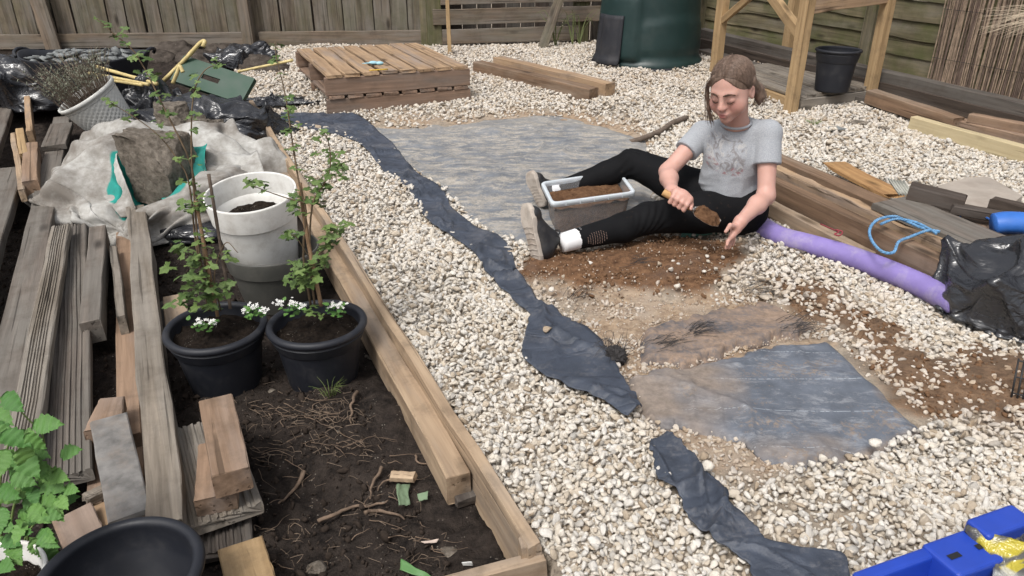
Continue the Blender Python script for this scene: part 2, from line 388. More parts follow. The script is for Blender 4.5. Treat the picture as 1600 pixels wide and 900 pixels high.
R_TAN = [(820, 440), (900, 455), (1080, 462), (1180, 455), (1300, 520), (1290, 545), (1200, 600), (1240, 730), (1190, 760), (1090, 735), (1040, 680), (990, 640), (955, 560), (905, 500), (860, 470)]
R_TAN2 = [(560, 178), (700, 172), (900, 165), (1040, 200), (1000, 260), (900, 215), (760, 190), (620, 200)]
R_BRN = [(1180, 440), (1260, 440), (1340, 470), (1440, 555), (1600, 545), (1720, 560), (1720, 680), (1600, 665), (1490, 660), (1400, 620), (1300, 525), (1230, 470)]
def px_noise(xy, sc_, s): 
    q = np.concatenate([xy, np.zeros(xy.shape[:-1]+(1,))], -1)*sc_
    return np.stack((fbm(q, 3, s), fbm(q+31, 3, s+5)), -1)
def region(pos, poly, soft=22, wob=30, s=0):              # 0..1 membership of ground points in a pixel polygon
    pos = np.asarray(pos, float); pp = proj(pos)
    scale = np.clip(600/(np.abs((pos-np.array((0, 0, H)))@FW)*F/2.2)*2.2, .2, 1.3)[..., None] if False else 1.0
    pp = pp+px_noise(pos[..., :2], 9.0, s)*wob*scale
    d = polydist(pp, poly); ins = pip(pp, poly)
    return np.clip(.5+np.where(ins, d, -d)/(2*soft), 0, 1)
# ---------------------------------------------------------------- the yard ground: one sheet to the horizon
def axis(lo, hi, st, far): return np.concatenate([[-far, -far*.4, lo-3], np.arange(lo, hi+st/2, st), [hi+3, far*.4, far]])
gx = axis(-2.4, 4.4, .022, 60); gy = axis(.5, 8.0, .022, 60)
X, Y = np.meshgrid(gx, gy, indexing='ij'); Z = terr(X, Y).copy()
sd_ = side(X, Y)
XY0 = np.stack((X, Y, np.zeros_like(X)), -1)
inner = (np.abs(X) < 5) & (Y > .4) & (Y < 8.2)
Z += .012*fbm(XY0*2.2, 3, 3)+.004*fbm(XY0*14, 3, 8)
pos = np.stack((X, Y, Z), -1)
def reg(poly, **k):
    r = np.zeros(X.shape); r[inner] = region(pos[inner], poly, **k); return r
aR, aT, aT2, aB = reg(R_RED, soft=14, wob=26, s=1), reg(R_TAN, soft=18, wob=26, s=2), reg(R_TAN2, soft=14, wob=20, s=3), reg(R_BRN, soft=22, wob=40, s=4)
Z += aR*(.028+.012*fbm(XY0*18, 4, 5)+.005*fbm(XY0*55, 3, 2))+aB*(.018+.01*fbm(XY0*20, 4, 6)+.006*fbm(XY0*50, 3, 3))+aT*.004*fbm(XY0*40, 3, 7)
Z = np.where(sd_ < .0, np.minimum(Z, -.30), Z)
Z = np.where(inner, Z, -.30)
Z = np.where((~inner) & (Y > 8.2), -.30, Z)
me = mesh('ground', np.stack((X, Y, Z), -1).reshape(-1, 3), gridf(len(gx), len(gy)), None, True)
att(me, 'red', aR.ravel()); att(me, 'tan', np.maximum(aT, aT2).ravel()); att(me, 'brown', aB.ravel())
s = NT('yard_ground'); o = s.coord('Object', rnd=False)
n1 = s.noise(o, 34, 8, .72); n2 = s.noise(o, 5, 5, .6); n3 = s.noise(o, 150, 3, .7)
c = s.mix(s.lin(n1, .35, .65), (.19, .155, .12), (.40, .34, .27))
c = s.mix(s.math('MULTIPLY', s.lin(n2, .5, .65), .5), c, (.2, .17, .14))
ct = s.mix(s.lin(n1, .36, .62), (.2, .135, .09), (.41, .31, .215)); ct = s.mix(s.lin(n2, .42, .62, 0, .7), ct, (.37, .31, .25))
cr = s.mix(s.lin(n1, .34, .66), (.06, .031, .018), (.215, .12, .066)); cr = s.mix(s.lin(n2, .55, .7, 0, .6), cr, (.13, .09, .07))
cb = s.mix(s.lin(n1, .34, .66), (.07, .042, .027), (.25, .16, .10)); cb = s.mix(s.lin(n2, .48, .62, 0, .6), cb, (.12, .085, .06))
def soft(a): return s.lin(s.math('ADD', s.attr(a), s.math('MULTIPLY', s.math('SUBTRACT', n1, .5), .9)), .3, .7)
c = s.mix(soft('tan'), c, ct); c = s.mix(soft('brown'), c, cb); c = s.mix(soft('red'), c, cr)
s.bump(s.math('ADD', n1, s.math('MULTIPLY', n3, .35)), .9, .01)
me.materials.append(s.out(c, .96, .12))
tag(obj('ground', me), kind='structure')
# ---------------------------------------------------------------- the soil bed beside the edging
def soilz(x, y):
    q = np.stack((x, y, np.zeros_like(x)), -1)
    b = -.115+.24*smooth(4.6, 6.6, y)+.045*np.exp(-((x+.45)**2/.10+(y-1.75)**2/.05))*1.0
    near = smooth(2.2, 1.6, y)*.0+1.0
    return b+near*(.016*fbm(q*5, 4, 21)+.022*np.clip(ridge(q*11, 3, 22), -1, 1)*smooth(3.0, 2.0, y)+.012*fbm(q*34, 3, 23))
bx = np.arange(-4.6, .45, .02); by = np.arange(.45, 8.3, .02)
X, Y = np.meshgrid(bx, by, indexing='ij'); Z = soilz(X, Y)
sdv = side(X, Y); Z = np.where(sdv > -.012, -.33, Z)
me = mesh('soil_bed', np.stack((X, Y, Z), -1).reshape(-1, 3), gridf(len(bx), len(by)), M_SOIL, True)
tag(obj('soil_bed', me), kind='structure')
SOILZ = soilz(X, Y)
def SG(px, py, dz=0.0):                          # point on the bed soil (+dz)
    z = -.1
    for _ in range(6):
        p = P(px, py, z+dz); z = float(SOILZ[min(max(int(round((p.x+4.6)/.02)), 0), len(bx)-1), min(max(int(round((p.y-.45)/.02)), 0), len(by)-1)])
    return P(px, py, z+dz)
# clods and crumbs of the bed soil, too many to count
import bmesh
def ico(sub):
    bm = bmesh.new(); bmesh.ops.create_icosphere(bm, subdivisions=sub, radius=1.0)
    v = np.array([q.co[:] for q in bm.verts]); f = np.array([[q.index for q in p.verts] for p in bm.faces]); bm.free(); return v, f
ICO1, ICO2, ICO3 = ico(1), ico(2), ico(3)
def stone_shape(seed, sub=ICO2, flat=.72):
    rs = np.random.default_rng(seed); v = sub[0].copy()
    for _ in range(9):                                   # chip flat faces off a ball
        n = rs.normal(size=3); n /= np.linalg.norm(n); h_ = rs.uniform(.42, .72); d = v@n
        v = v-np.outer(np.maximum(d-h_, 0)*.98, n)
    v *= np.array((rs.uniform(.85, 1.3), rs.uniform(.75, 1.0), rs.uniform(flat*.75, flat*1.15)))
    return v*(1+.06*vn(v*2.1, seed)[:, None])
def points_stuff(name, pts, rot, scl, tint, protos, mat):
    """thousands of small pieces: points that carry a rotation, size and tint, instanced with geometry nodes"""
    pc = bpy.data.collections.new(name+'_shapes')
    for i, (v, f) in enumerate(protos):
        pc.objects.link(bpy.data.objects.new('%s_shape' % name, mesh(name+'_shape', v, f, mat, False)))
    me = bpy.data.meshes.new(name); me.vertices.add(len(pts)); me.vertices.foreach_set('co', np.asarray(pts, np.float32).ravel())
    for nm, ty, key, a in (('rot', 'FLOAT_VECTOR', 'vector', rot), ('scl', 'FLOAT_VECTOR', 'vector', scl)):
        q = me.attributes.new(nm, ty, 'POINT'); q.data.foreach_set(key, np.asarray(a, np.float32).ravel())
    att(me, 'tint', tint)
    ng = bpy.data.node_groups.new(name+'_nodes', 'GeometryNodeTree')
    ng.interface.new_socket('Geometry', in_out='INPUT', socket_type='NodeSocketGeometry'); ng.interface.new_socket('Geometry', in_out='OUTPUT', socket_type='NodeSocketGeometry')
    N = lambda t: ng.nodes.new(t)
    gi, go = N('NodeGroupInput'), N('NodeGroupOutput'); ci = N('GeometryNodeCollectionInfo'); ip = N('GeometryNodeInstanceOnPoints')
    ci.inputs['Collection'].default_value = pc; ci.inputs['Separate Children'].default_value = True; ci.inputs['Reset Children'].default_value = True
    ra = N('GeometryNodeInputNamedAttribute'); ra.data_type = 'FLOAT_VECTOR'; ra.inputs['Name'].default_value = 'rot'
    sa = N('GeometryNodeInputNamedAttribute'); sa.data_type = 'FLOAT_VECTOR'; sa.inputs['Name'].default_value = 'scl'
    e2 = N('FunctionNodeEulerToRotation'); rv = N('FunctionNodeRandomValue'); rv.data_type = 'INT'
    [q for q in rv.inputs if q.name == 'Max' and q.type == 'INT'][0].default_value = len(protos)-1
    L = ng.links.new
    L(gi.outputs[0], ip.inputs['Points']); L(ci.outputs[0], ip.inputs['Instance']); ip.inputs['Pick Instance'].default_value = True
    L([q for q in rv.outputs if q.type == 'INT'][0], ip.inputs['Instance Index'])
    L(ra.outputs['Attribute'], e2.inputs[0]); L(e2.outputs[0], ip.inputs['Rotation']); L(sa.outputs['Attribute'], ip.inputs['Scale'])
    L(ip.outputs[0], go.inputs[0])
    o = obj(name, me); md = o.modifiers.new(name, 'NODES'); md.node_group = ng
    return tag(o, kind='stuff')
n = 36000
cx = RNG.uniform(-2.6, .1, n); cy = 0.75+RNG.uniform(0, 1, n)**1.5*3.4
k = (side(cx, cy) < -.16); k &= vn(np.stack((cx*4, cy*4, 0*cx), -1), 5) > -.35
cx, cy = cx[k], cy[k]; r = .0034*np.exp(RNG.normal(0, .65, len(cx))); r = np.clip(r, .0015, .02)
cz = soilz(cx, cy)+r*.3
s = NT('soil_crumb'); o = s.coord('Object'); 
cm = s.out(s.mix(s.noise(o, 3, 4), (.012, .0095, .008), (.06, .045, .036)), .97, .1)
so = points_stuff('soil_clods', np.stack((cx, cy, cz), -1), RNG.uniform(0, 6.28, (len(cx), 3)), r[:, None]*RNG.uniform(.7, 1.3, (len(cx), 3)), RNG.uniform(0, 1, len(cx)), [(stone_shape(90+i, ICO1), ICO1[1]) for i in range(6)], cm)
tag(so, 'dark crumbly clods lying over the bed soil', 'soil')
# ---------------------------------------------------------------- membranes
def sheet(name, A, B, mat, label, nu=60, nv=24, lift=.014, fold=.012, fs=3.0, seed=0, sandfn=None, curl=0.0, thick=.0025, edge=.004):
    a = spline([G(*q, lift) for q in A], nu); b = spline([G(*q, lift) for q in B], nu)
    t = np.linspace(0, 1, nv)[None, :, None]
    p = a[:, None]*(1-t)+b[:, None]*t
    en = np.stack((np.linspace(0, 9, nu), np.zeros(nu)+seed, np.zeros(nu)), -1)
    wob = (fbm(en*2.3, 3, seed)[:, None]*(1-t[..., 0])+fbm(en*2.3+50, 3, seed+1)[:, None]*t[..., 0])*edge*4
    dirv = (b-a)/(np.linalg.norm(b-a, axis=1)[:, None]+1e-6); p = p+dirv[:, None]*wob[..., None]
    q = p.copy(); q[..., 2] = 0; qq = q.copy(); qq[..., 0] *= 1.0
    ang = .7+seed; R = np.array(((cos(ang), -sin(ang), 0), (sin(ang), cos(ang), 0), (0, 0, 1)))
    qr = q@R.T*np.array((1, 1.35, 1)); qr = qr+.22*np.stack((vn(q*3+seed, 5), vn(q*3+seed+9, 6), 0*q[..., 0]), -1)
    base = terr(p[..., 0], p[..., 1])+.012*fbm(q*2.2, 3, 3)
    e = np.minimum(t[..., 0], 1-t[..., 0]); eu = np.minimum(np.linspace(0, 1, nu), np.linspace(1, 0, nu))[:, None]
    bury = smooth(0, .09, np.minimum(e, eu*1.5)+.03*vn(q*12, seed+4)) if sandfn is not None or seed == 21 else 1.0
    fold = fold*(.35+.65*smooth(0, .15, e)); z = base+(lift+.004)*bury-.004+fold*bury*(1.5*np.clip(1-np.abs(vn(qr*fs, seed+2))*2.6, -.1, 1)**2+.9*np.clip(1-np.abs(vn(qr*fs*2.3+7, seed+5))*3, -.1, 1)**2)+.25*fold*fbm(q*fs*5, 3, seed+3)
    z = z+curl*np.exp(-e*10)*(.6+.8*vn(q*7, seed+9))
    p[..., 2] = z
    me = mesh(name, p.reshape(-1, 3), gridf(nu, nv), mat, True)
    if sandfn is not None: att(me, 'sand', sandfn(p).ravel())
    o = obj(name, me); md = o.modifiers.new('thickness', 'SOLIDIFY'); md.thickness = thick; md.offset = -1
    return tag(o, label, 'membrane')
sheet('weed_membrane', S1L, S1R, M_FAB, 'crumpled dark membrane strip curving from the pallets past the pale sandy sheet', 130, 22, .02, .017, 3.6, 1, curl=.006)
sheet('weed_membrane', S2L, S2R, M_FAB, 'dark blue-grey membrane strip with fold creases beside the frayed black clump', 90, 22, .024, .015, 3.6, 4, curl=.006)
sheet('weed_membrane', S3L, S3R, M_FAB, 'dark membrane strip running up to the blue plastic crate', 90, 24, .024, .018, 3.4, 7, curl=.006)
def sand4(p):
    pp = proj(p.reshape(-1, 3)); r_ = np.clip(1-polydist(pp, S4T, False)/26, 0, 1)*.8
    r_ = np.maximum(r_, np.clip((pp[:, 0]-930)/60, 0, 1)*.55)
    return r_*(.6+.6*vn(p.reshape(-1, 3)*7, 3))
sheet('weed_membrane', S4T, S4B, M_FABS, 'large pale membrane sheet streaked with dry sand behind the storage box', 110, 80, .016, .008, 2.6, 11, sand4, edge=.01)
def sand5(p):
    pp = proj(p.reshape(-1, 3)); n_ = vn(p.reshape(-1, 3)*6, 8)*.5+vn(p.reshape(-1, 3)*19, 9)*.3
    r_ = np.clip((1178-pp[:, 0])/90, 0, 1)
    d = np.hypot((pp[:, 0]-1105)/62, (pp[:, 1]-592)/34); r_ = np.maximum(r_, np.clip(1.25-d, 0, 1)*1.4)
    d = np.hypot((pp[:, 0]-1235)/85, (pp[:, 1]-706)/26); r_ = np.maximum(r_, np.clip(1.3-d, 0, 1)*1.4)
    r_ = np.maximum(r_, np.clip(1-polydist(pp, S5B[2:], False)/14, 0, 1))
    d = np.hypot((pp[:, 0]-1420)/50, (pp[:, 1]-610)/22); r_ = np.maximum(r_, np.clip(1.2-d, 0, 1)*1.3)
    return np.clip(r_*(.8+n_)+n_*.25*(r_ > .05), 0, 1)
sheet('weed_membrane', S5T, S5B, M_FABB, 'blue-grey membrane sheet with dashed stitch lines and brown sand patches', 120, 70, .018, .007, 2.2, 17, sand5, edge=.005)
sheet('weed_membrane', S6T, S6B, M_FABD, 'dusty brown membrane flap with frayed black threads along its torn edge', 80, 40, .026, .007, 3, 21, edge=.009)
# ---------------------------------------------------------------- gravel: nobody could count it
def clsd(a, b): return a+b[::-1]
MEM = [clsd(S1L, S1R), clsd(S2L, S2R), clsd(S3L, S3R), clsd(S4T, S4B), clsd(S5T, S5B), clsd(S6T, S6B)]
def scatter(sp, ylo, yhi):
    xs = np.arange(-2.4, 4.6, sp); ys = np.arange(ylo, yhi, sp*.92); A, B = np.meshgrid(xs, ys, indexing='ij')
    A = A+(np.arange(len(ys)) % 2)[None]*sp/2; q = np.stack((A.ravel(), B.ravel()), -1); q += RNG.uniform(-.42, .42, q.shape)*sp; return q
def density(q):
    pos = np.stack((q[:, 0], q[:, 1], terr(q[:, 0], q[:, 1])), -1); pp = proj(pos); d = np.ones(len(q))
    jit = pp+px_noise(q, 14.0, 41)*9
    for m in MEM[:3]: d = np.where(pip(jit, m) & (polydist(pp, m) > 3), .0, d)
    for m in MEM[3:]: d = np.where(pip(jit, m), np.where((polydist(jit, m) < 7) & (vn(np.concatenate((q, q[:, :1]*0), 1)*9, 12) > .1), .35, 0.), d)
    t = region(pos, R_TAN, 10, 26, 51); d = d*(1-t)+t*.30*d*(vn(pos*8, 77) > -.25)
    t = region(pos, R_RED, 12, 26, 52); d = d*(1-t*.985)
    t = region(pos, R_BRN, 26, 60, 53); d = d*(1-t*.48)
    t = region(pos, R_TAN2, 14, 26, 54); d = d*(1-t*.72)
    d = np.where(side(q[:, 0], q[:, 1]) < .012, 0, d)
    # patches where the gravel is thin and dust shows
    thin = np.clip((vn(np.stack((q[:, 0]*1.6, q[:, 1]*1.6, 0*q[:, 0]), -1), 91)-.45)*3, 0, 1); d *= 1-.45*thin
    # limits: right fence line, rear
    ok = (pp[:, 0] > -400) & (pp[:, 0] < 2000) & (pp[:, 1] < 1080)
    return np.where(ok, d, 0), pos, pp
allp = []; 
for sp, y0, y1, lay, r0 in ((.0145, .75, 2.3, 2, .0100), (.0125, .75, 3.1, 1, .0060), (.0175, 2.3, 4.2, 2, .0114), (.0225, 4.2, 7.7, 2, .0138)):
    for l in range(lay):
        q = scatter(sp, y0, y1); d, pos, pp = density(q)
        k = RNG.uniform(0, 1, len(q)) < d*(1.0 if l == 0 else .62)
        q, pos = q[k], pos[k]; r = r0*np.exp(RNG.normal(0, .21, len(q))); 
        dd = d[k]; r = r*np.where(dd < .5, .85, 1)
        z = pos[:, 2]+.012*fbm(np.stack((q[:, 0], q[:, 1], 0*q[:, 0]), -1)*2.2, 3, 3)+r*.38+l*r0*.95*(dd > .5)
        z += .022*np.clip(fbm(np.stack((q[:, 0], q[:, 1], 0*q[:, 0]), -1)*3.1, 3, 13), -.2, 1)*(dd > .6)*l
        allp.append(np.stack((q[:, 0], q[:, 1], z, r), -1))
allp = np.concatenate(allp); n = len(allp)
rot = RNG.normal(0, .55, (n, 3)); rot[:, 2] = RNG.uniform(0, 6.28, n)
pp3 = allp[:, :3].copy()
dirt = np.maximum.reduce([region(pp3, R_TAN, 30, 30, 61)*.55, region(pp3, R_BRN, 40, 50, 62)*.6, region(pp3, R_RED, 30, 20, 63)*.9])
farf = smooth(3.5, 6.5, allp[:, 1])*.22
tint = np.clip(dirt+farf+.3*np.clip(fbm(pp3*1.7, 3, 65), 0, 1), 0, 1)
s = NT('cream_gravel'); oi = s.n('ObjectInfo').outputs['Random']; o = s.coord('Object')
c = s.ramp(oi, [(0, (.34, .265, .19)), (.08, (.47, .40, .315)), (.3, (.60, .545, .465)), (.7, (.68, .64, .58)), (.9, (.60, .575, .535)), (1, (.38, .355, .32))])
c = s.mix(s.math('MULTIPLY', s.lin(s.noise(o, 1.4, 5, .65), .45, .7), .35), c, (.42, .35, .27))
c = s.mix(s.math('MULTIPLY', s.attr('tint', 'INSTANCER'), .62), c, (.34, .225, .14))
s.bump(s.noise(o, 3.5, 5, .65), .35, .25)
M_GRAV = s.out(c, .88, .2)
sclv = allp[:, 3:4]*np.stack((RNG.uniform(.9, 1.25, n), RNG.uniform(.85, 1.1, n), RNG.uniform(.8, 1.1, n)), -1)
go_ = points_stuff('gravel', pp3, rot, sclv, tint, [(stone_shape(i), ICO2[1]) for i in range(16)], M_GRAV)
tag(go_, 'cream limestone gravel spread over the yard', 'gravel')
print('gravel stones', n)
# sand grit: small stones in the sandy zones
q = scatter(.011, 1.2, 3.4); _, pos, pp = density(q)
t = region(pos, R_TAN, 16, 30, 51)*.5+region(pos, R_BRN, 20, 40, 53)*.22+region(pos, R_RED, 10, 26, 52)*.12
inm = np.zeros(len(q), bool)
for m in MEM: inm |= pip(pp, m) & (polydist(pp, m) > 12*(1+vn(np.concatenate((q, q[:, :1]*0), 1)*8, 5)))
k = (RNG.uniform(0, 1, len(q)) < t) & ~inm & (side(q[:, 0], q[:, 1]) > .05); q, pos = q[k], pos[k]; r = .0034*np.exp(RNG.normal(0, .45, len(q)))
aRz = region(pos, R_RED, 14, 26, 1)*.03
gp = np.stack((q[:, 0], q[:, 1], pos[:, 2]+aRz+r*.3+.012*fbm(np.stack((q[:, 0], q[:, 1], 0*q[:, 0]), -1)*2.2, 3, 3)+.012*np.logical_or.reduce([pip(proj(pos), m) for m in MEM])), -1)
g2 = points_stuff('grit', gp, RNG.uniform(0, 6.28, (len(q), 3)), r[:, None]*RNG.uniform(.8, 1.2, (len(q), 3)), np.clip(.75+RNG.normal(0, .2, len(q)), 0, 1), [(stone_shape(40+i, ICO1), ICO1[1]) for i in range(6)], M_GRAV)
tag(g2, 'small sandy grit between the membrane sheets', 'grit')

# crumbs of the dug red-brown sand
q = scatter(.012, 1.6, 3.5); pos = np.stack((q[:, 0], q[:, 1], terr(q[:, 0], q[:, 1])), -1); pp = proj(pos)
rr_ = region(pos, R_RED, 14, 26, 1); rb2 = region(pos, R_BRN, 22, 40, 4); inm = np.zeros(len(q), bool)
for m in MEM: inm |= pip(pp, m)
cl_n = np.clip(.5+.9*vn(pos*13, 31), .1, 1); k = (RNG.uniform(0, 1, len(q)) < np.maximum(rr_*.75, rb2*.55)*cl_n) & (~inm | (rr_ > .6)); q, pos = q[k], pos[k]; r = np.clip(.0042*np.exp(RNG.normal(0, .55, len(q))), .002, .014)
cz = pos[:, 2]+.026*rr_[k]+.016*rb2[k]+r*.35+.012*fbm(np.stack((q[:, 0], q[:, 1], 0*q[:, 0]), -1)*2.2, 3, 3)
s = NT('sand_crumb'); o = s.coord('Object'); cm2 = s.out(s.mix(s.noise(o, 2, 4), (.06, .032, .018), (.24, .14, .08)), .97, .1)
tag(points_stuff('sand_crumbs', np.stack((q[:, 0], q[:, 1], cz), -1), RNG.uniform(0, 6.28, (len(q), 3)), r[:, None]*RNG.uniform(.7, 1.4, (len(q), 3)), RNG.uniform(0, 1, len(q)), [(stone_shape(130+i, ICO1), ICO1[1]) for i in range(6)], cm2), 'crumbs of dug red-brown sand before the child and below the bin bag', 'sand')
# ---------------------------------------------------------------- rear fence
FA, FB = P(-160, 84, .10), P(672, 74, .10)               # foot of the board fence
fd = (FB-FA); fL = fd.length; fu = fd.normalized(); fn = Vector((fu.y, -fu.x, 0))   # fn points to the yard
def box(name, a, b, w_, t_, mat, parent, **k): return beam(name, a, b, w_, t_, mat, parent, **k)
fence = thing('rear_fence', 'weathered grey-brown fence of close vertical boards behind the pallets', 'fence', FA)
x = 0.0; i = 0
while x < fL-.05:
    wd = random.uniform(.135, .185)
    a = FA+fu*(x+wd/2)+Vector((0, 0, -.1+random.uniform(0, .05)))-fn*random.uniform(0, .012); b = a+Vector((random.uniform(-.012, .012), 0, 1.75))
    box('board', a, b, .02, wd-random.choice((.003, .004, .006, .014)), WM_FENCE, fence, up=tuple(fu), nseg=5, jit=.002); x += wd; i += 1
x = -.07
while x < fL-.1:
    a = FA+fu*(x+.075)+Vector((0, 0, -.08))-fn*.045; box('added_gap_blocker', a, a+Vector((0, 0, 1.72)), .018, .152, WM_DARK, fence, up=tuple(fu), nseg=2); x += .155  # added board layer behind the fence, keeps light out of the gaps
def along(base, u, px):                                  # parameter along a wall line where a pixel column meets it
    d = raydir(px, 60); n_ = Vector((u.y, -u.x, 0)); t = (base.dot(n_))/(d[0]*n_.x+d[1]*n_.y); return (Vector((d[0]*t, d[1]*t, 0))-base).dot(u)
def rail_at(name, base, u, n_, px0, px1, z0, z1, off, th, mat, parent, **k):
    """horizontal rail on a wall line between two pixel columns, z0..z1 high"""
    s0, s1 = along(base, u, px0), along(base, u, px1)
    a = base+u*s0+n_*off; b = base+u*s1+n_*off; a.z = b.z = z1
    return beam(name, a, b, th, z1-z0, mat, parent, **k)
base = FA.copy(); base.z = 0
def zpix(base, u, px, py):                               # height where a pixel meets the wall
    s0 = along(base, u, px); p = base+u*s0; return W(px, py, p.y).z
zr0, zr1 = zpix(base, fu, 300, 72), zpix(base, fu, 300, 50)
rail_at('rail', base, fu, fn, -150, 395, zr0, zr1, .045, .045, WM_FENCE2, fence, nseg=14)
rail_at('rail', base, fu, fn, 408, 668, zr0-.01, zr1, .045, .045, WM_FENCE2, fence, nseg=14)
rail_at('rail', base, fu, fn, -150, 668, 1.15, 1.28, .045, .045, WM_FENCE2, fence, nseg=14)
rail_at('gravel_board', base, fu, fn, -150, 668, -.1, zr0-.012, .03, .03, WM_DARK, fence, nseg=14)
def post_at(px, wd, off, mat, parent, base_, u, n_, name='post', h=1.7, th=None):
    s0 = along(base_, u, px); a = base_+u*s0+n_*off; b = a.copy(); a.z = -.05; b.z = h
    return beam(name, a, b, th or wd, wd, mat, parent, up=tuple(u), nseg=5)
post_at(401, .10, .10, WM_FENCE2, fence, base, fu, fn); 
post_at(676, .11, .05, WM_PANEL, fence, base, fu, fn)
pl = W(85, 82, base.y+fu.y*along(base, fu, 85)-.16); ph = W(44, -40, base.y+fu.y*along(base, fu, 44)-.10)
tag(beam('prop_board', pl-Vector((0, 0, .04)), ph+(ph-pl)*.8, .14, .03, WM_FENCE2, None, up=(0, -1, .2)), 'old grey board leaning against the vertical fence boards behind the rubble tub', 'board')
# rail section with open gaps, right of the boards
RA, RB = P(676, 76, .11), P(1092, 62, .11); ra = RA.copy(); ra.z = 0; ru = (RB-RA); ru.z = 0; ru.normalize(); rn = Vector((ru.y, -ru.x, 0))
rf = thing('rail_fence', 'open fence of wide horizontal wooden rails beside the compost bin', 'fence', RA)
zA = [(zpix(ra, ru, 800, a), zpix(ra, ru, 800, b)) for a, b in ((64, 42), (35, 11), (4, -22), (-34, -60))]
for (z0, z1), (p0, p1) in zip(zA, ((690, 900), (677, 948), (690, 1080), (690, 1080))):
    rail_at('rail', ra, ru, rn, p0, p1, z0, z1, .05, .035, WM_FENCE2, rf, nseg=12)
post_at(690, .13, -.02, WM_PANEL, rf, ra, ru, rn); post_at(917, .13, -.03, WM_PANEL, rf, ra, ru, rn); post_at(1085, .1, .0, WM_PANEL, rf, ra, ru, rn)
rail_at('gravel_board', ra, ru, rn, 690, 1085, -.1, zA[0][0]-.02, .0, .035, WM_DARK, rf, nseg=10)
a = W(846, 78, RA.y-.12); b = W(880, -20, RA.y-.02)
beam('brace', a, a+(b-a)*1.6, .09, .03, WM_FENCE, rf, up=(0, -1, .3))
# the neighbour's boards seen through the gaps
nb = thing('neighbour_fence', 'dark vertical boards seen through the gaps of the rail fence', 'fence', RA-rn*.35)
for k in range(24):
    a = ra+ru*(k*.15-.1)-rn*(.35+random.uniform(0, .015)); a.z = -.05; b = a.copy(); b.z = 1.7
    beam('board', a, b, .02, .142, WM_GREYD if k % 3 else WM_DARK, nb, up=tuple(ru), nseg=3)
a = G(703, 88); b = W(697, -30, a.y-.0)
tag(beam('garden_stake', a, a+(b-a)*1.7+Vector((0, .05, 0)), .034, .03, WM_NEW, None, up=(0, -1, 0)), 'slim pale wooden stake standing upright against the rail fence post', 'stake')
# weeds behind the rails
for kx in (868, 895, 905):
    g0 = G(kx, 74); m = MB()
    for j in range(7):
        t = random.uniform(-.12, .12); pts = spline([g0, g0+Vector((t*.4, .02, .15)), g0+Vector((t, random.uniform(-.03, .05), random.uniform(.2, .34))), g0+Vector((t*2, random.uniform(-.05, .05), random.uniform(.12, .36)))], 8)
        m.add(*tube(pts, .005, 4, .001))
    tag(obj('weed', m.mesh('weed', plain('weed_green', (.13, .15, .06), .7) if 'weed_green' not in bpy.data.materials else bpy.data.materials['weed_green'], True)), 'thin pale green weed stalks growing behind the rail fence', 'weed', 'weeds behind the rail fence')
# ---------------------------------------------------------------- right fence: overlapping horizontal boards
QA, QB = P(1096, 54, .12), P(1600, 160, .12); qa = QA.copy(); qa.z = 0; qu = QB-QA; qu.z = 0; qu.normalize(); qn = Vector((qu.y, -qu.x, 0))
if qn.x > 0: qn = -qn
pf = thing('panel_fence', 'green-tinged fence of overlapping horizontal boards along the side of the yard', 'fence', QA)
pst = [along(qa, qu, p) for p in (1100, 1374, 1700)]
for (s0, s1) in zip(pst[:-1], pst[1:]):
    z = .05; k = 0
    while z < 1.65:
        hh = random.uniform(.118, .135); dz = random.uniform(-.012, .012)
        a = qa+qu*(s0+.03)+qn*.02; b = qa+qu*(s1-.03)+qn*.02; a.z = z+hh+dz; b.z = z+hh-dz*.6
        _seed[0] += 1; L = (b-a).length; v, f = extrude(rect(.012, hh+.018, .002), L, 26, .0012, 0, .004, _seed[0])
        lowm = v[:, 2] < -.05; v[lowm, 2] += .013*vn(np.stack((v[lowm, 0]*2.4, 0*v[lowm, 0]+k*3+s0, 0*v[lowm, 0]), -1), 4)     # wavy lower edge
        v[lowm, 1] += -.016 if frame(a, b).col[1].xyz.dot(qn) < 0 else .016                                          # each board overlaps the one below
        obj('board', mesh('board', v, f, WM_PANEL), frame(a, b), pf); z += hh; k += 1
for s0 in pst[:2]:
    a = qa+qu*s0+qn*.05; b = a.copy(); a.z = 0; b.z = 1.75; beam('post', a, b, .10, .10, WM_PANEL, pf, up=tuple(qu), nseg=6)
# reed screen hung on the fence
s0, s1 = along(qa, qu, 1478), along(qa, qu, 1760)
rs_ = thing('reed_screen', 'brown reed screen hung against the overlapping board fence', 'screen', qa+qu*s0+qn*.09)
M_REED = plain('reed', (.3, .225, .165), .7, .3, .35, .3, (.08, .06, .05), 30, .1); M_REED2 = plain('reed_dark', (.14, .10, .08), .7, .3, .35, .3, (.3, .24, .18), 30, .1)
zb = zpix(qa, qu, 1500, 140)
reedm = []
for k in range(6):
    pts = np.array([(0.004*vn(np.array([[k*3., z*3, 0]]), 2)[0], .003*vn(np.array([[k*7., z*4, 5]]), 3)[0], z) for z in np.linspace(0, 1.55, 9)])
    v, f = tube(pts, .0045, 5, .0035); reedm.append([mesh('reed', v, f, m_) for m_ in (M_REED, M_REED2)])
x = s0; k = 0
while x < s1 and k < 235:
    p = qa+qu*x+qn*random.uniform(.075, .095); p.z = zb+random.uniform(-.06, .02)-.05*(x-s0)
    o = obj('reed', random.choice(reedm)[0 if random.random() < .6 else 1], Matrix.Translation(p) @ Matrix.Rotation(random.gauss(0, .016), 4, 'Y') @ Matrix.Rotation(random.gauss(0, .01)+.0, 4, 'X') @ Matrix.Rotation(random.uniform(0, 6.28), 4, 'Z'), rs_)
    x += random.uniform(.0065, .0105); k += 1
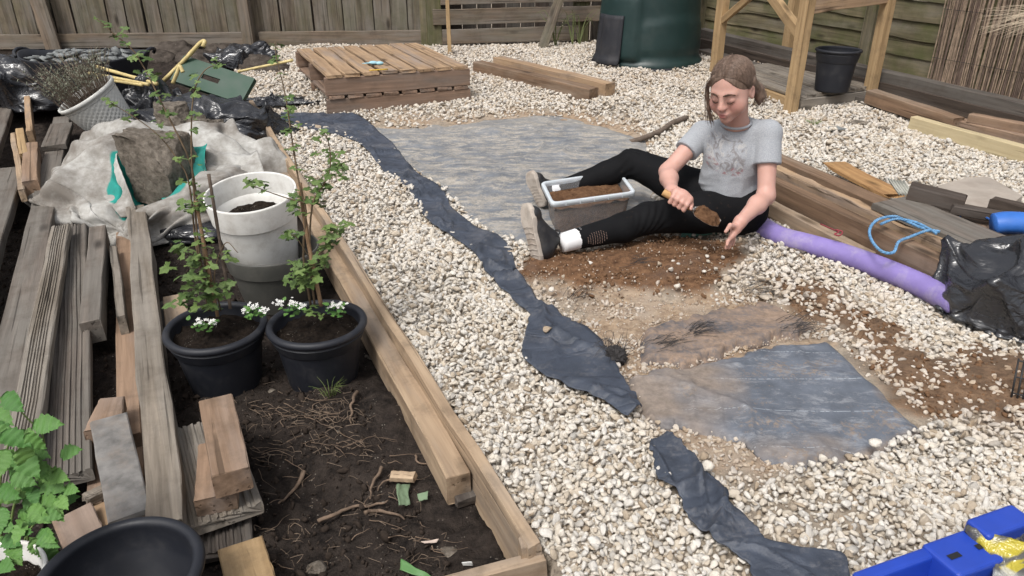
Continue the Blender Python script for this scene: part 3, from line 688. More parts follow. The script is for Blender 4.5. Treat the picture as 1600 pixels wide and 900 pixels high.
for z in (.22, .55, .9, 1.3):
    a = qa+qu*s0+qn*.1; b = qa+qu*s1+qn*.1; a.z = b.z = zb+z; obj('tie_wire', MB().add(*tube([a, b], .0015, 4)).mesh('tie_wire', M_WIRE), None, rs_)
# dry grass plume leaning into view
g0 = W(1680, 30, 4.6); m = MB()
for j in range(70):
    e = W(random.uniform(1528, 1605), random.uniform(15, 62), 4.6+random.uniform(-.15, .15)); mid = (Vector(g0)*.5+Vector(e)*.5)+Vector((0, 0, random.uniform(.0, .06)))
    m.add(*tube(spline([Vector(g0)+Vector((0, 0, random.uniform(-.05, .05))), mid, e], 7), .0018, 3, .0005))
m.add(*tube([G(1690, 300), W(1684, 120, 4.7), g0], .008, 6, .004))
tag(obj('dry_grass', m.mesh('dry_grass', plain('dry_grass', (.42, .35, .26), .8, .2, .2, 0, bump=0))), 'pale dry grass plume poking in front of the reed screen', 'grass plume')
# ---------------------------------------------------------------- timbers along the foot of the right fence
def tb(label, p0, p1, z0, z1, w_, t_, mat, cat='timber', group=None, name='timber_beam', roll=0, **k):
    """timber from pixel p0 to pixel p1 along its top centre line; z0, z1 = heights of the top above the yard"""
    return tag(beam(name, G(p0[0], p0[1], z0), G(p1[0], p1[1], z1), w_, t_, mat, None, roll, **k), label, cat, group)
tb('long dark rotten sleeper at the foot of the panel fence, topmost one', (1095, 44), (1680, 178), .2, .2, .10, .10, WM_GREYD, name='sleeper', nseg=20)
tb('long dark rotten sleeper lying in front of the topmost one by the fence', (1095, 58), (1680, 198), .13, .13, .13, .12, WM_DARK, name='sleeper', nseg=20)
tb('brown squared timber running out from behind the wooden frame', (1362, 140), (1500, 184), .12, .12, .09, .09, WM_SLEEP)
tb('grey weathered timber lying under the squared brown one by the fence', (1100, 76), (1560, 212), .06, .06, .12, .09, WM_GREYD, name='sleeper', nseg=20)
tb('short reddish timber beside the pale new beam', (1492, 183), (1660, 226), .10, .10, .08, .07, WM_CUT)
tb('short reddish timber lying on top of its twin by the fence', (1518, 177), (1680, 208), .15, .15, .07, .05, WM_CUT)
tb('pale new square beam lying on the gravel near the reed screen', (1428, 182), (1700, 255), .09, .09, .065, .085, wood('wood_pale_new', (.52, .44, .28), (.4, .32, .19), dirt=.12, contrast=.8))
tb('left one of two brown beams lying together on the gravel by the rail fence', (746, 95), (928, 138), .09, .09, .10, .10, WM_SLEEP, nseg=12)
tb('right one of two brown beams lying together on the gravel by the rail fence', (778, 88), (955, 130), .10, .10, .10, .11, WM_PALLET, nseg=12)
# ---------------------------------------------------------------- timber pile beside the child
pile = 'timbers piled beside the seated child'
tb('long reddish-brown beam at the back of the pile beside the child', (1205, 238), (1548, 386), .14, .14, .085, .12, WM_SLEEP, group=pile, nseg=16)
tb('long beam with a split, peeling top in the pile beside the child', (1205, 258), (1508, 394), .135, .135, .05, .12, WM_PALLET, group=pile, nseg=16, jit=.004)
tb('thick brown sleeper at the front of the pile beside the child', (1190, 270), (1482, 405), .14, .14, .062, .14, WM_SLEEP, group=pile, name='sleeper', nseg=16)
tb('slim pale batten between the thick sleeper and the purple hose', (1185, 305), (1362, 395), .08, .06, .05, .06, WM_EDGE, group=pile)
tb('wide flat grey-brown plank lying over the far end of the pile', (1392, 312), (1610, 402), .17, .15, .20, .03, WM_GREY, 'plank', pile, 'plank', nseg=10)
tb('narrow brown plank beside the wide flat one on the pile', (1430, 302), (1640, 392), .13, .12, .07, .03, WM_CUT, 'plank', pile, 'plank')
tb('broken orange-brown board with splintered point lying on gravel by the pile', (1305, 254), (1402, 304), .10, .09, .12, .02, WM_RUST, 'board', None, 'board', endj=.03)
tb('short charred dark block lying across the wide plank', (1424, 286), (1512, 308), .23, .21, .085, .08, WM_DARK, 'block', None, 'wood_block')
tb('dark strip of wood lying below the charred block', (1490, 318), (1640, 345), .19, .17, .06, .035, WM_DARK, 'strip', None, 'wood_strip')
tb('short dark batten end beside the blue sheet roll', (1552, 308), (1650, 332), .17, .17, .05, .05, WM_DARK, 'batten', None, 'batten')
# grey slab
v = np.array([tuple(G(*q, .10)) for q in ((1464, 290), (1512, 277), (1545, 276), (1598, 306), (1570, 326), (1500, 322))]); lo = v.copy(); lo[:, 2] -= .035
me = mesh('slab', np.concatenate((v, lo)), [[5, 4, 3, 2, 1, 0], [6, 7, 8, 9, 10, 11]]+[[i, (i+1) % 6, (i+1) % 6+6, i+6] for i in range(6)], plain('slab_grey', (.33, .29, .25), .9, .2, .15, .5, (.2, .15, .12), 10, .4))
tag(obj('slab', me), 'pale grey flat slab with a ragged outline behind the charred block', 'slab')
# corrugated scrap
a, b = G(1402, 302, .15), G(1428, 306, .15); u_ = np.linspace(0, 1, 33); p = np.array(a)[None]*(1-u_)[:, None]+np.array(b)[None]*u_[:, None]
nrm = np.array((-.2, .8, .45)); v = np.concatenate([p+np.array((0, 0, 1))*(.008*np.sin(u_*34))[:, None], p+nrm*.09+np.array((0, 0, 1))*(.008*np.sin(u_*34))[:, None]])
me = mesh('corrugated_scrap', v, [[i, i+1, i+34, i+33] for i in range(32)], M_GREYM if 'M_GREYM' in globals() else plain('scrap_plastic', (.36, .36, .32), .5, .4), True)
o = obj('corrugated_scrap', me); o.modifiers.new('t', 'SOLIDIFY').thickness = .002; tag(o, 'scrap of ribbed translucent sheet stuck between the planks', 'scrap')
# blue rope, blue roll, red twine, purple hose
def rope(name, pts, r, mat, label, n=70, cat='rope', tw=True):
    c_ = spline(pts, n); m = MB()
    if tw:
        t = np.gradient(c_, axis=0); t /= np.linalg.norm(t, axis=1)[:, None]; s_ = np.cross(t, (0, 0, 1.)); s_ /= np.linalg.norm(s_, axis=1)[:, None]+1e-9; q_ = np.cross(s_, t)
        ph = np.concatenate([[0], np.cumsum(np.linalg.norm(np.diff(c_, axis=0), axis=1))])/(r*7)*2*pi
        for k in range(3): m.add(*tube(c_+r*.5*(s_*np.cos(ph+k*2.09)[:, None]+q_*np.sin(ph+k*2.09)[:, None]), r*.6, 5))
    else: m.add(*tube(c_, r, 10))
    return tag(obj(name, m.mesh(name, mat, True)), label, cat)
rope('rope', [G(1468, 362, 0.172), G(1440, 356, 0.167), G(1415, 345, 0.172), G(1398, 338, 0.192), G(1372, 343, 0.192), G(1359, 358, 0.162), G(1362, 376, 0.150), G(1378, 393, 0.140), G(1396, 394, 0.140), G(1404, 378, 0.160), G(1422, 370, 0.162), G(1450, 360, 0.172), G(1462, 364, 0.177), G(1432, 348, 0.172), G(1400, 342, 0.182), G(1376, 350, 0.177)], .0055, M_ROPE, 'light blue twisted rope looped over the timber pile', 240)
rope('rope', [G(1498, 340, .14), G(1508, 332, .16), G(1522, 331, .16), G(1545, 342, .16), G(1562, 352, .16), G(1640, 368, .15)], .004, bpy.data.materials['blue_sheet'], 'thin blue cord trailing to the blue sheet roll', 90)
rope('twine', [G(1282, 350, .10), G(1300, 358, .11), G(1310, 362, .12), G(1304, 366, .12), G(1312, 368, .12), G(1316, 362, .12), G(1306, 359, .125)], .003, M_REDROPE, 'tangle of thin red twine on the slim pale batten', 80, 'twine')
rope('hose', [G(1150, 322, .045), G(1178, 345, .045), G(1215, 368, .045), G(1265, 382, .045), G(1320, 398, .045), G(1380, 420, .045), G(1440, 446, .045), G(1500, 478, .05)], .042, M_PURPLE, 'thick purple hose with worn pale patches beside the timber pile', 50, 'hose', False)
pts = spline([G(1552, 352, .17), G(1580, 350, .18), G(1660, 356, .18)], 18); m = MB(); v, f = tube(pts, .045, 20); v = v+.008*vn(v*16, 3)[:, None]; m.add(v, f)
tag(obj('sheet_roll', m.mesh('sheet_roll', M_BLUET, True)), 'rolled bright blue plastic sheet on the timber pile', 'sheet roll')
tb('grey flat strip half buried in gravel beside the purple hose', (1186, 362), (1262, 392), .03, .03, .05, .015, WM_GREY, 'strip', None, 'wood_strip')
# ---------------------------------------------------------------- slatted wooden frame with posts
n0, r0_, l0 = G(1240, 176), G(1362, 154), G(1122, 116)
b0 = l0+(r0_-n0); fr = thing('wooden_frame', 'wooden stand with corner posts, braces and a slatted floor', 'stand', (n0+b0)/2)
e1 = (l0-n0); e2 = (r0_-n0); gz = n0.z
def fpost(p, top=1.5): 
    a = p.copy(); a.z = gz-.03; b = p.copy(); b.z = gz+top; return beam('post', a, b, .07, .07, WM_NEW, fr, up=tuple(e2.normalized()))
for p in (n0, r0_, l0, b0): fpost(p)
def fz(p, z): q = p.copy(); q.z = gz+z; return q
for pa, pb, z in ((n0, r0_, .085), (n0, l0, .085), (l0, b0, .085), (r0_, b0, .085)):
    d = (pb-pa).normalized()*.04; beam('floor_rail', fz(pa+d, z), fz(pb-d, z), .045, .075, WM_NEW if pa is not n0 or pb is not r0_ else WM_GREYL, fr)
ns = 8
for k in range(ns):
    o_ = e2*((k+.5)/ns); beam('slat', fz(n0+o_+e1*.0, .112), fz(l0+o_-e1*.0, .112), .084, .022, WM_GREYL, fr, sec=grooved(e2.length/ns-.012, .022, 4, .003))
beam('rail', fz(n0, .72), fz(r0_, .76), .045, .09, WM_PALLET, fr); beam('rail', fz(n0, 1.45), fz(l0, 1.45), .045, .09, WM_NEW, fr); beam('rail', fz(b0, .73), fz(r0_, .73), .045, .09, WM_NEW, fr)
sn = W(1258, 52, n0.y-.03); su = W(1214, -8, n0.y+e1.y*.28-.03); beam('brace', sn+Vector((.0, 0, 0)), sn+(su-sn)*1.6, .045, .07, WM_NEW, fr, up=(.3, -1, .3))
sn = W(1122, 36, l0.y-.03); su = W(1168, -4, l0.y-.30); beam('brace', sn, sn+(su-sn)*1.6, .045, .07, WM_NEW, fr, up=(-.3, -1, .3))
# ---------------------------------------------------------------- pallets
pa_, pb_ = G(514, 182), G(735, 158); pl_dir = (pb_-pa_); pl_dir.z = 0; pw = pl_dir.length; pu = pl_dir.normalized(); pv = Vector((-pu.y, pu.x, 0))
tz = W(457, 72, 1).z
hp = .135; dep = 1.0
# depth direction follows the left edge of the top deck in the photograph
back = P(457, 74, pa_.z+2*hp); front = P(512, 124, pa_.z+2*hp); pv = (back-front); dep = min(1.25, pv.length); pv.normalize()
def pallet(z0, label, first):
    base_ = pa_.copy(); base_.z = z0
    t = thing('pallet', label, 'pallet', base_, 'two stacked pallets')
    sh = hp-.022*1-.0
    for k in range(3):
        o_ = base_+pv*(.022+(dep-.044)*k/2); o_.z = z0+hp-.022
        beam('stringer', o_, o_+pu*pw, .04, sh, WM_PALLET2, t, nseg=10)
    nb_ = 8; bw = pw/nb_
    for k in range(nb_):
        o_ = base_+pu*(bw*(k+.5))-pv*.002; o_.z = z0+hp
        beam('deck_board', o_, o_+pv*(dep+.004), bw-.022, .021, WM_PALLET if first else WM_PALLET2, t, nseg=8, jit=.002)
    return t
pallet(pa_.z-.005, 'lower of two stacked wooden pallets, half sunk in gravel', False)
pallet(pa_.z-.003+hp, 'upper of two stacked wooden pallets with a pencil lying on it', True)
zt = pa_.z+2*hp+.0
a, b = P(577, 110, zt+.006), P(606, 108, zt+.006); rope('pencil', [a, (a+b)/2, b], .0045, plain('pencil_yellow', (.55, .36, .05), .4), 'yellow pencil lying on the upper pallet', 6, 'pencil', False)
c0 = P(587, 98, zt+.012); m = MB()
for k in range(5):
    v = ICO2[0]*np.array((.03, .02, .012))*random.uniform(.7, 1.1)+np.array(c0)+RNG.normal(0, .012, 3)*np.array((1, 1, .3)); m.add(v*(1), ICO2[1].tolist())
m.add(*tube([c0+Vector((-.02, 0, 0)), c0+Vector((-.09, -.02, -.002))], .006, 6, .002))
tag(obj('glove', m.mesh('glove', plain('pale_blue', (.3, .52, .6), .6), True)), 'small crumpled pale blue glove lying above the pencil on the pallet', 'glove')
# ---------------------------------------------------------------- compost bin
cb = G(1010, 96); cbz = cb.z; R0 = 82/sc(cb)
th = np.linspace(0, 2*pi, 97)[:-1]; zs = np.concatenate([[0, .012, .05, .062, .075, .09], np.linspace(.12, 1.0, 30)])*1.0
prof = np.interp(zs, [0, .012, .05, .062, .075, .09, .12, .5, 1.0], [1.0, 1.02, 1.02, .985, .975, .955, .945, .90, .83])*R0
TH, ZZ = np.meshgrid(th, zs, indexing='ij'); RR = np.tile(prof, (len(th), 1))
hx = -2.42                                                # angle of the hatch housing (towards lower left of the picture)
da = np.angle(np.exp(1j*(TH-hx)))
hous = smooth(.56, .46, np.abs(da))*smooth(.63, .55, ZZ)*smooth(.06, .1, ZZ); RR = RR+hous*(.05-.03*ZZ)
zc = .30+.10*np.cos((np.angle(np.exp(1j*(TH+1.1))))*1.2)                # moulded shoulder line
RR = RR+.012*smooth(zc+.02, zc-.02, ZZ)*smooth(.1, .16, ZZ)*(np.abs(da) > .56)
v = np.stack((RR*np.cos(TH), RR*np.sin(TH), ZZ), -1).reshape(-1, 3); nz = len(zs)
f = [[i*nz+j, ((i+1) % 96)*nz+j, ((i+1) % 96)*nz+j+1, i*nz+j+1] for i in range(96) for j in range(nz-1)]
bn = thing('compost_bin', 'tall dark green plastic compost bin with a black hatch', 'compost bin', (cb.x, cb.y, cbz-.01))
Mb = Matrix.Translation((cb.x, cb.y, cbz-.01))
obj('body', mesh('body', v, f, M_BIN, True), Mb, bn)
lv, lf = lathe([(R0*.86, 1.0), (R0*.86, 1.03), (R0*.6, 1.09), (.001, 1.1)], 48); obj('lid', mesh('lid', lv, lf, M_BIN, True), Mb, bn)
ang = np.linspace(hx-.36, hx+.22, 14); zz = np.linspace(.05, .42, 12); A, B = np.meshgrid(ang, zz, indexing='ij')
rr = np.interp(B, zs, prof)+.075-.05*B+.006*np.sin((A-hx)*18)*0
rr = rr+.012*(np.abs(A-hx+.03) < .16)*(B < .44)
v = np.stack((rr*np.cos(A), rr*np.sin(A), B+.03*(np.abs(A-hx+.03) > .2)*(B > .46)), -1).reshape(-1, 3)
o = obj('hatch', mesh('hatch', v, gridf(14, 12), M_BIND, False), Mb, bn); o.modifiers.new('t', 'SOLIDIFY').thickness = .02
lv, lf = lathe([(R0*1.03, -.02), (R0*1.04, .02), (R0*1.0, .03)], 64); obj('base_ring', mesh('base_ring', lv, lf, M_BIND, True), Mb, bn)
# dead stick on the gravel
rope('stick', [G(985, 222, .02), G(1010, 214, .03), G(1035, 203, .03), G(1050, 192, .035), G(1073, 184, .03)], .016, M_STICK, 'grey broken branch lying on the gravel behind the child', 24, 'stick', False)
for (q0, q1, w0) in (((1288, 201), (1330, 202), .03), ((1326, 188), (1365, 196), .04), ((1374, 203), (1388, 198), .035)):
    a, b = G(*q0, .02), G(*q1, .02); c_ = (a+b)/2; v = stone_shape(int(q0[0]), ICO3)*np.array(((b-a).length*.5, w0, .025)); v = v+.006*vn(v*40, 3)[:, None]
    tag(obj('rubble_piece', mesh('rubble_piece', v, ICO3[1], M_SLATE if q0[0] == 1288 else M_CONC), Matrix.Translation(c_)), {1288: 'dark lumpy rubble piece on the gravel before the wooden stand', 1326: 'flat pale rubble piece on the gravel before the wooden stand', 1374: 'small brownish rubble block beside the flat pale piece'}[q0[0]], 'rubble')
# ---------------------------------------------------------------- bed edging
eb = thing('bed_edging', 'pale timber edging with boards and an inner beam between the soil and the gravel', 'edging', EDGE0)
a, b = EDGE0.copy(), EDGE1.copy(); beam('edge_board', a-EP*.016, b-EP*.016, .030, .20, WM_EDGE, eb, nseg=26, jit=.0016)
a, b = P(716, 742, -.005), SG(404, 188, .12); b = P(404, 190, .03); beam('inner_beam', a, b, .062, .085, WM_EDGE, eb, nseg=22, jit=.0018)
a, b = P(690, 908, -.02), P(846, 866, .0); d = (a-b).normalized(); n_ = Vector((d.y, -d.x, 0))
beam('end_board', b+d*.0, b+d*.5, .03, .14, WM_EDGE, eb, nseg=8)
a = P(812, 852, .02); b = P(842, 842, .02); beam('corner_block', P(823, 838, .025)-Vector((.0, 0, 0)), P(829, 856, .025), .042, .12, WM_EDGE, eb, nseg=3)
scr = MB()
for q in ((812, 887), (838, 880)): c_ = P(*q, -.05); scr.add(*tube([c_+Vector((0, .012, 0)), c_-Vector((0, .004, 0))], .0042, 8))
obj('screw', scr.mesh('screw', M_WIRE), None, eb)
tb2 = lambda label, p0, p1, z0, z1, wpx, t_, mat, cat='board', name='board', group=None, **k: tag(beam(name, P(*p0, z0), P(*p1, z1), wpx/sc(P(*p1, z1)), t_, mat, None, **k), label, cat, group)
tb2('weathered batten stub with a dark end under the inner edging beam', (725, 748), (738, 775), -.06, -.07, 48, .03, WM_GREYD, 'batten', 'batten')
# ---------------------------------------------------------------- old boards lying on the left
gb = 'old boards stacked along the soil bed'
def gsec(label, p0, p1, z0, z1, wpx, t_, mat, n=6, **k):
    w_ = wpx/sc(P(*p1, z1)); return tb2(label, p0, p1, z0, z1, wpx, t_, mat, 'decking board', 'decking_board', gb, sec=grooved(w_, t_, n, .0045), nseg=14, **k)
tb2('weathered plank beside the black bag by the fence', (14, 136), (-60, 330), .06, .03, 46, .05, WM_GREY, 'plank', 'plank', gb)
tb2('grey plank end rising beside the upright offcuts', (14, 262), (-75, 520), .05, .02, 62, .05, WM_GREY, 'plank', 'plank', gb)
tb2('wide smooth grey board reaching from the cream pot to the raspberry', (96, 182), (-22, 735), .045, .045, 64, .06, WM_GREY, 'board', 'board', gb, nseg=16)
gsec('dark grooved decking board ending beside the raspberry leaves', (112, 250), (100, 742), .0, .0, 80, .035, WM_GREY, 7)
gsec('narrow pale grooved decking board lying on the smooth grey board', (95, 352), (18, 770), .05, .05, 50, .035, WM_GREYL, 6)
tb2('grey beam with a broken splintered end', (153, 354), (140, 500), .03, .03, 30, .085, WM_GREY, 'beam', 'timber_beam', gb, endj=.006)
tb2('thin grey plank standing on edge beside the broken beam', (176, 384), (190, 492), .0, .03, 13, .10, WM_GREYL, 'plank', 'plank', gb)
tb2('pale brown plank lying between the thin plank and the big beam', (193, 362), (201, 682), -.045, -.035, 36, .045, WM_CUT, 'plank', 'plank', gb)
tb2('big split grey beam lying next to the black potted bushes', (213, 322), (258, 816), .04, .05, 56, .11, WM_GREYL, 'beam', 'timber_beam', gb, nseg=14, jit=.002)
tb2('pale plank continuing under the grey flat board', (212, 702), (216, 830), -.05, -.05, 26, .03, WM_CUT, 'plank', 'plank', gb)
tb2('flat grey board with a notched corner lying over the old planks', (168, 652), (200, 806), .055, .045, 62, .014, plain('grey_board', (.17, .163, .155), .85, .2, .4, .55, (.26, .21, .17), 22, .4), 'board', 'board', gb)
tb2('triangular brown offcut behind the flat grey board', (176, 622), (160, 668), .03, .03, 38, .04, WM_CUT, 'offcut', 'offcut', gb, taper=1.5)
tb2('reddish batten under the raspberry leaves', (148, 690), (150, 800), -.05, -.05, 24, .05, WM_CUT, 'batten', 'batten', gb)
tb2('small grey batten lying across in front of the flat grey board', (130, 775), (168, 757), .0, .0, 20, .025, WM_GREYL, 'batten', 'batten', gb)
tb2('brown offcut with a pale sawn edge behind the big empty pot', (112, 800), (135, 850), -.0, -.02, 60, .03, WM_CUT, 'offcut', 'offcut', gb)
tb2('short plank beside the brown offcut behind the big empty pot', (165, 785), (170, 850), -.03, -.03, 40, .03, WM_PALLET, 'plank', 'plank', gb)
tb2('orange-brown square offcut standing on the smooth grey board', (47, 222), (46, 282), .12, .10, 22, .10, WM_CUT, 'offcut', 'offcut')
tb2('thin upright slat offcut leaning on the orange-brown one', (20, 208), (33, 296), .12, .08, 9, .06, WM_EDGE, 'offcut', 'offcut')
tb2('pale narrow offcut behind the orange-brown one', (31, 200), (36, 240), .14, .11, 12, .08, WM_NEW, 'offcut', 'offcut')
tb2('dark upright offcut beside the black bag by the rubble tub', (42, 150), (46, 205), .13, .1, 9, .08, WM_PALLET, 'offcut', 'offcut')
tb2('short grey board end in front of the cream woven pot', (96, 192), (84, 226), .09, .08, 34, .03, WM_GREY, 'board', 'board')
gd = 'blocks and decking offcuts beside the soil'
w_ = 128/sc(P(345, 805, -.0)); tb2('square grooved decking offcut under the two new blocks', (304, 660), (345, 806), -.015, -.01, 128, .035, WM_GREYL, 'decking offcut', 'decking_offcut', sec=grooved(w_, .03, 9, .004))
w_ = 96/sc(P(345, 855, -.06)); tb2('lower grooved decking offcut half hidden beneath the square one', (340, 780), (345, 858), -.06, -.06, 100, .03, WM_GREYD, 'decking offcut', 'decking_offcut', sec=grooved(w_, .03, 7, .004))
tb2('new wood block lying flat on the square decking offcut', (338, 690), (334, 776), .038, .038, 62, .05, WM_CUT, 'block', 'wood_block')
tb2('new reddish wood block with nail holes, on top of the other block', (335, 622), (358, 736), .105, .105, 58, .065, WM_CUT, 'block', 'wood_block')
tb2('cut wood block with an orange face beside the big empty pot', (376, 846), (400, 930), -.02, -.01, 74, .06, WM_NEW, 'block', 'wood_block')
tb2('pale scrap board leaning behind the left bush pot', (272, 460), (280, 520), -.045, -.06, 36, .02, WM_EDGE, 'board', 'board')
tb2('dark scrap board beside the pale one behind the left bush pot', (252, 470), (266, 525), -.075, -.075, 22, .02, WM_GREYD, 'board', 'board')
tb2('small tan wood chip lying in the dark soil', (612, 739), (648, 741), -.07, -.07, 16, .018, WM_EDGE, 'wood chip', 'wood_chip')
# ---------------------------------------------------------------- pots
def pot(name, label, loc, r, h, mat, prof=None, tilt=None, group=None, soil=None, soilm=None, base=.66, lipr=.0115, cat='plant pot', band=True, style='torus'):
    t = thing(name, label, cat, loc, group); M = Matrix.Translation(Vector(loc)) @ (tilt or Matrix())
    rb = r*base
    if style == 'torus':
        lip = [(r-lipr*1.6+lipr*cos(a), h-lipr+lipr*sin(a)) for a in np.linspace(-1.9, 3.3, 14)]
        body = [(.001, 0), (rb*.94, 0), (rb, .006), (rb+(r*.86-rb)*.68, h*.70), (rb+(r*.86-rb)*.70+.004, h*.715), (r*.88+.004, h-.03)]
        ins = [(r-lipr*2.6, h-.02), (r*.80, h*.72), (r*.80-.004, h*.70), (rb*.92, .01), (.001, .008)]
    else:
        lip = [(r, h-.006), (r-.001, h), (r-.006, h), (r-.007, h-.005)]
        body = [(.001, 0), (rb*.97, 0), (rb, .005), (rb+(r-rb)*.66, h*.69), (rb+(r-rb)*.66+.007, h*.705)]
        ins = [(r-.013+(0), h*.74), (rb+(r-rb)*.6-.008, h*.68), (rb-.006, .01), (.001, .008)]
    bp = [body[0], body[1], body[2]]
    for (r0q, z0q), (r1q, z1q) in zip(body[2:-1], body[3:]): bp += [(r0q+(r1q-r0q)*t_, z0q+(z1q-z0q)*t_) for t_ in ((.02, .1, .3, .6, .9, .98, 1) if z1q-z0q > .02 else (1,))]
    v, f = lathe(bp, 72); obj('body', mesh('body', v, f, mat, False), M, t).data.polygons.foreach_set('use_smooth', [True]*len(f))
    v, f = lathe([body[-1]]+lip+ins[:1], 72); obj('rim', mesh('rim', v, f, mat, True), M, t)
    v, f = lathe(ins, 72); obj('inner_wall', mesh('inner_wall', v, f, mat, True), M, t)
    if soil is not None:
        rr = (np.interp(soil, [p[1] for p in ins[::-1]], [p[0] for p in ins[::-1]]))*.995
        nr, na = 22, 60; R_, A_ = np.meshgrid(np.linspace(0, 1, nr)*rr, np.linspace(0, 2*pi, na+1)[:-1], indexing='ij'); xx, yy = R_*np.cos(A_), R_*np.sin(A_)
        q = np.stack((xx, yy, np.full_like(xx, loc[0]*7)), -1); zz = soil+.014*fbm(q*20, 4, 4)+.012*fbm(q*75, 3, 6)+.014*(1-R_/rr)
        ff = [[i*na+j, i*na+(j+1) % na, (i+1)*na+(j+1) % na, (i+1)*na+j] for i in range(nr-1) for j in range(na)]
        obj('compost', mesh('compost', np.stack((xx, yy, zz), -1).reshape(-1, 3), [x[::-1] for x in ff], soilm or M_COMPOST, True), M, t)
    return t, M
pA = P(340, 590, -.10); pA.z = -.105; pB = P(497, 592, -.10); pB.z = -.105
rA = 81.5/sc(P(338, 508, .10)); hP = .215
# stand the pots so that their rims meet the photo
def under(px, py, zr, z0): q = P(px, py, zr); return Vector((q.x, q.y, z0))
pA, pB = under(338, 507, .105, -.105), under(495, 503, .105, -.105)
potA, MA = pot('bush_pot', 'black pot with a tall currant bush and a dark cane, beside the big split beam', pA, rA, hP, M_POT, tilt=Matrix.Rotation(radians(2), 4, 'X'), soil=.175, group='black pots with currant bushes')
potB, MBx = pot('bush_pot', 'black pot with a currant bush on a thick brown cane, beside the edging', pB, rA*1.0, hP, M_POT, soil=.172, group='black pots with currant bushes')
pG = under(425, 392, .10, -.11); rG = 72/sc(P(425, 392, .10)); pot('grey_pot', 'grey-green plastic pot with the white pot standing in it', pG, rG, .225, M_GPOT, style='lip', soil=.10, base=.7)
pW = under(416, 398, .04, .0); rW = 73/sc(P(407, 300, .34))
tilt = Matrix.Rotation(radians(9), 4, Vector((1, .12, 0))) @ Matrix.Rotation(radians(-2), 4, 'Y')
pot('white_pot', 'dirty white plastic pot half full of soil, standing inside the grey pot', pW, rW, .315, M_WPOT, style='lip', soil=.20, base=.72, tilt=tilt)
pE = under(184, 893, .13, -.10); rE = 134/sc(P(184, 900, .13)); pot('empty_pot', 'big black pot with only a little compost at the bottom, before the old boards', pE, rE, .23, M_POT, soil=.09)
pR = under(-24, 906, .12, -.10); pot('raspberry_pot', 'white pot holding the leafy raspberry plant', pR, .098, .22, M_WPOT, style='lip', soil=.18)
pS = Vector(P(1299, 140, gz+.12)); pS.z = gz+.114; pot('black_pot', 'empty black pot standing on the slatted floor of the wooden stand', pS, 35.5/sc(pS), 63/sc(pS), M_POT, base=.70, lipr=.010)
# cream woven pot, tipped over, with lavender
cW = W(133, 146, 4.35); axis_ = Vector((-.40, -.25, .88)).normalized(); rC = 48/sc(cW); hC = .27
Mc = Matrix.Translation(cW-axis_*hC) @ Vector((0, 0, 1)).rotation_difference(axis_).to_matrix().to_4x4()
wp = thing('woven_pot', 'tipped cream woven-texture pot holding a grey-green lavender', 'plant pot', cW-axis_*hC)
nth, nzz = 96, 40; TH, ZZ = np.meshgrid(np.arange(nth)/nth*2*pi, np.linspace(0, hC-.02, nzz), indexing='ij')
RR = rC*(.68+.28*ZZ/hC)+.0035*np.sin(TH*24+np.floor(ZZ/.0135)*pi)*np.abs(np.sin(ZZ/.0135*pi))
v = np.stack((RR*np.cos(TH), RR*np.sin(TH), ZZ), -1).reshape(-1, 3); f = [[i*nzz+j, ((i+1) % nth)*nzz+j, ((i+1) % nth)*nzz+j+1, i*nzz+j+1] for i in range(nth) for j in range(nzz-1)]
obj('body', mesh('body', v, f, M_WPOT2, True), Mc, wp)
v, f = lathe([(rC*.95, hC-.022), (rC, hC-.02), (rC*1.01, hC), (rC*.97, hC+.003), (rC*.93, hC-.01), (rC*.7, .02), (.001, .015)], 64); obj('rim', mesh('rim', v, f, M_WPOT2, True), Mc, wp)
v, f = lathe([(rC*.93, hC-.04), (rC*.5, hC-.02), (.001, hC-.015)], 40); obj('compost', mesh('compost', v, f, M_COMPOST, True), Mc, wp)
lav = thing('lavender_plant', 'grey-green bushy lavender growing in the tipped woven pot', 'plant', Mc @ Vector((0, 0, hC-.02)))
ms, ml = MB(), MB()
for k in range(230):
    a = random.uniform(0, 6.28); r_ = rC*.85*math.sqrt(random.random()); p0 = Mc @ Vector((r_*cos(a), r_*sin(a), hC-.03))
    out = Vector((cos(a)*r_/rC, sin(a)*r_/rC, 0)); hgt = random.uniform(.14, .30)
    p2 = p0+(axis_*.55+Vector((0, 0, .35))+Vector((out.x*.5, out.y*.5, 0))+Vector((random.gauss(0, .1), random.gauss(0, .1), 0))-Vector((.08, 0, 0)))*hgt; p1 = (p0+p2)/2+axis_*.02
    c_ = spline([p0, p1, p2], 7); ms.add(*tube(c_, .0016, 3, .0008))
    for q in range(16):
        u_ = random.uniform(.35, 1); pt = c_[int(u_*6)]; dv = Vector((random.gauss(0, 1), random.gauss(0, 1), random.gauss(.8, .7))).normalized(); sdv = dv.cross(Vector((0, 0, 1)) if abs(dv.z) < .9 else Vector((1, 0, 0))).normalized()*.0022; pt = Vector(pt); L_ = random.uniform(.012, .024)
        ml.add([pt-sdv, pt+sdv, pt+dv*L_], [[0, 1, 2]])
obj('stems', ms.mesh('stems', plain('lavender_stem', (.17, .13, .10), .9, .2)), None, lav)
s = NT('lavender_leaf'); lm = s.out(s.mix(s.noise(s.coord('Object'), 8, 3), (.15, .165, .11), (.36, .37, .29)), .8, .2); tag(obj('foliage', ml.mesh('foliage', lm), None, lav), kind='stuff')
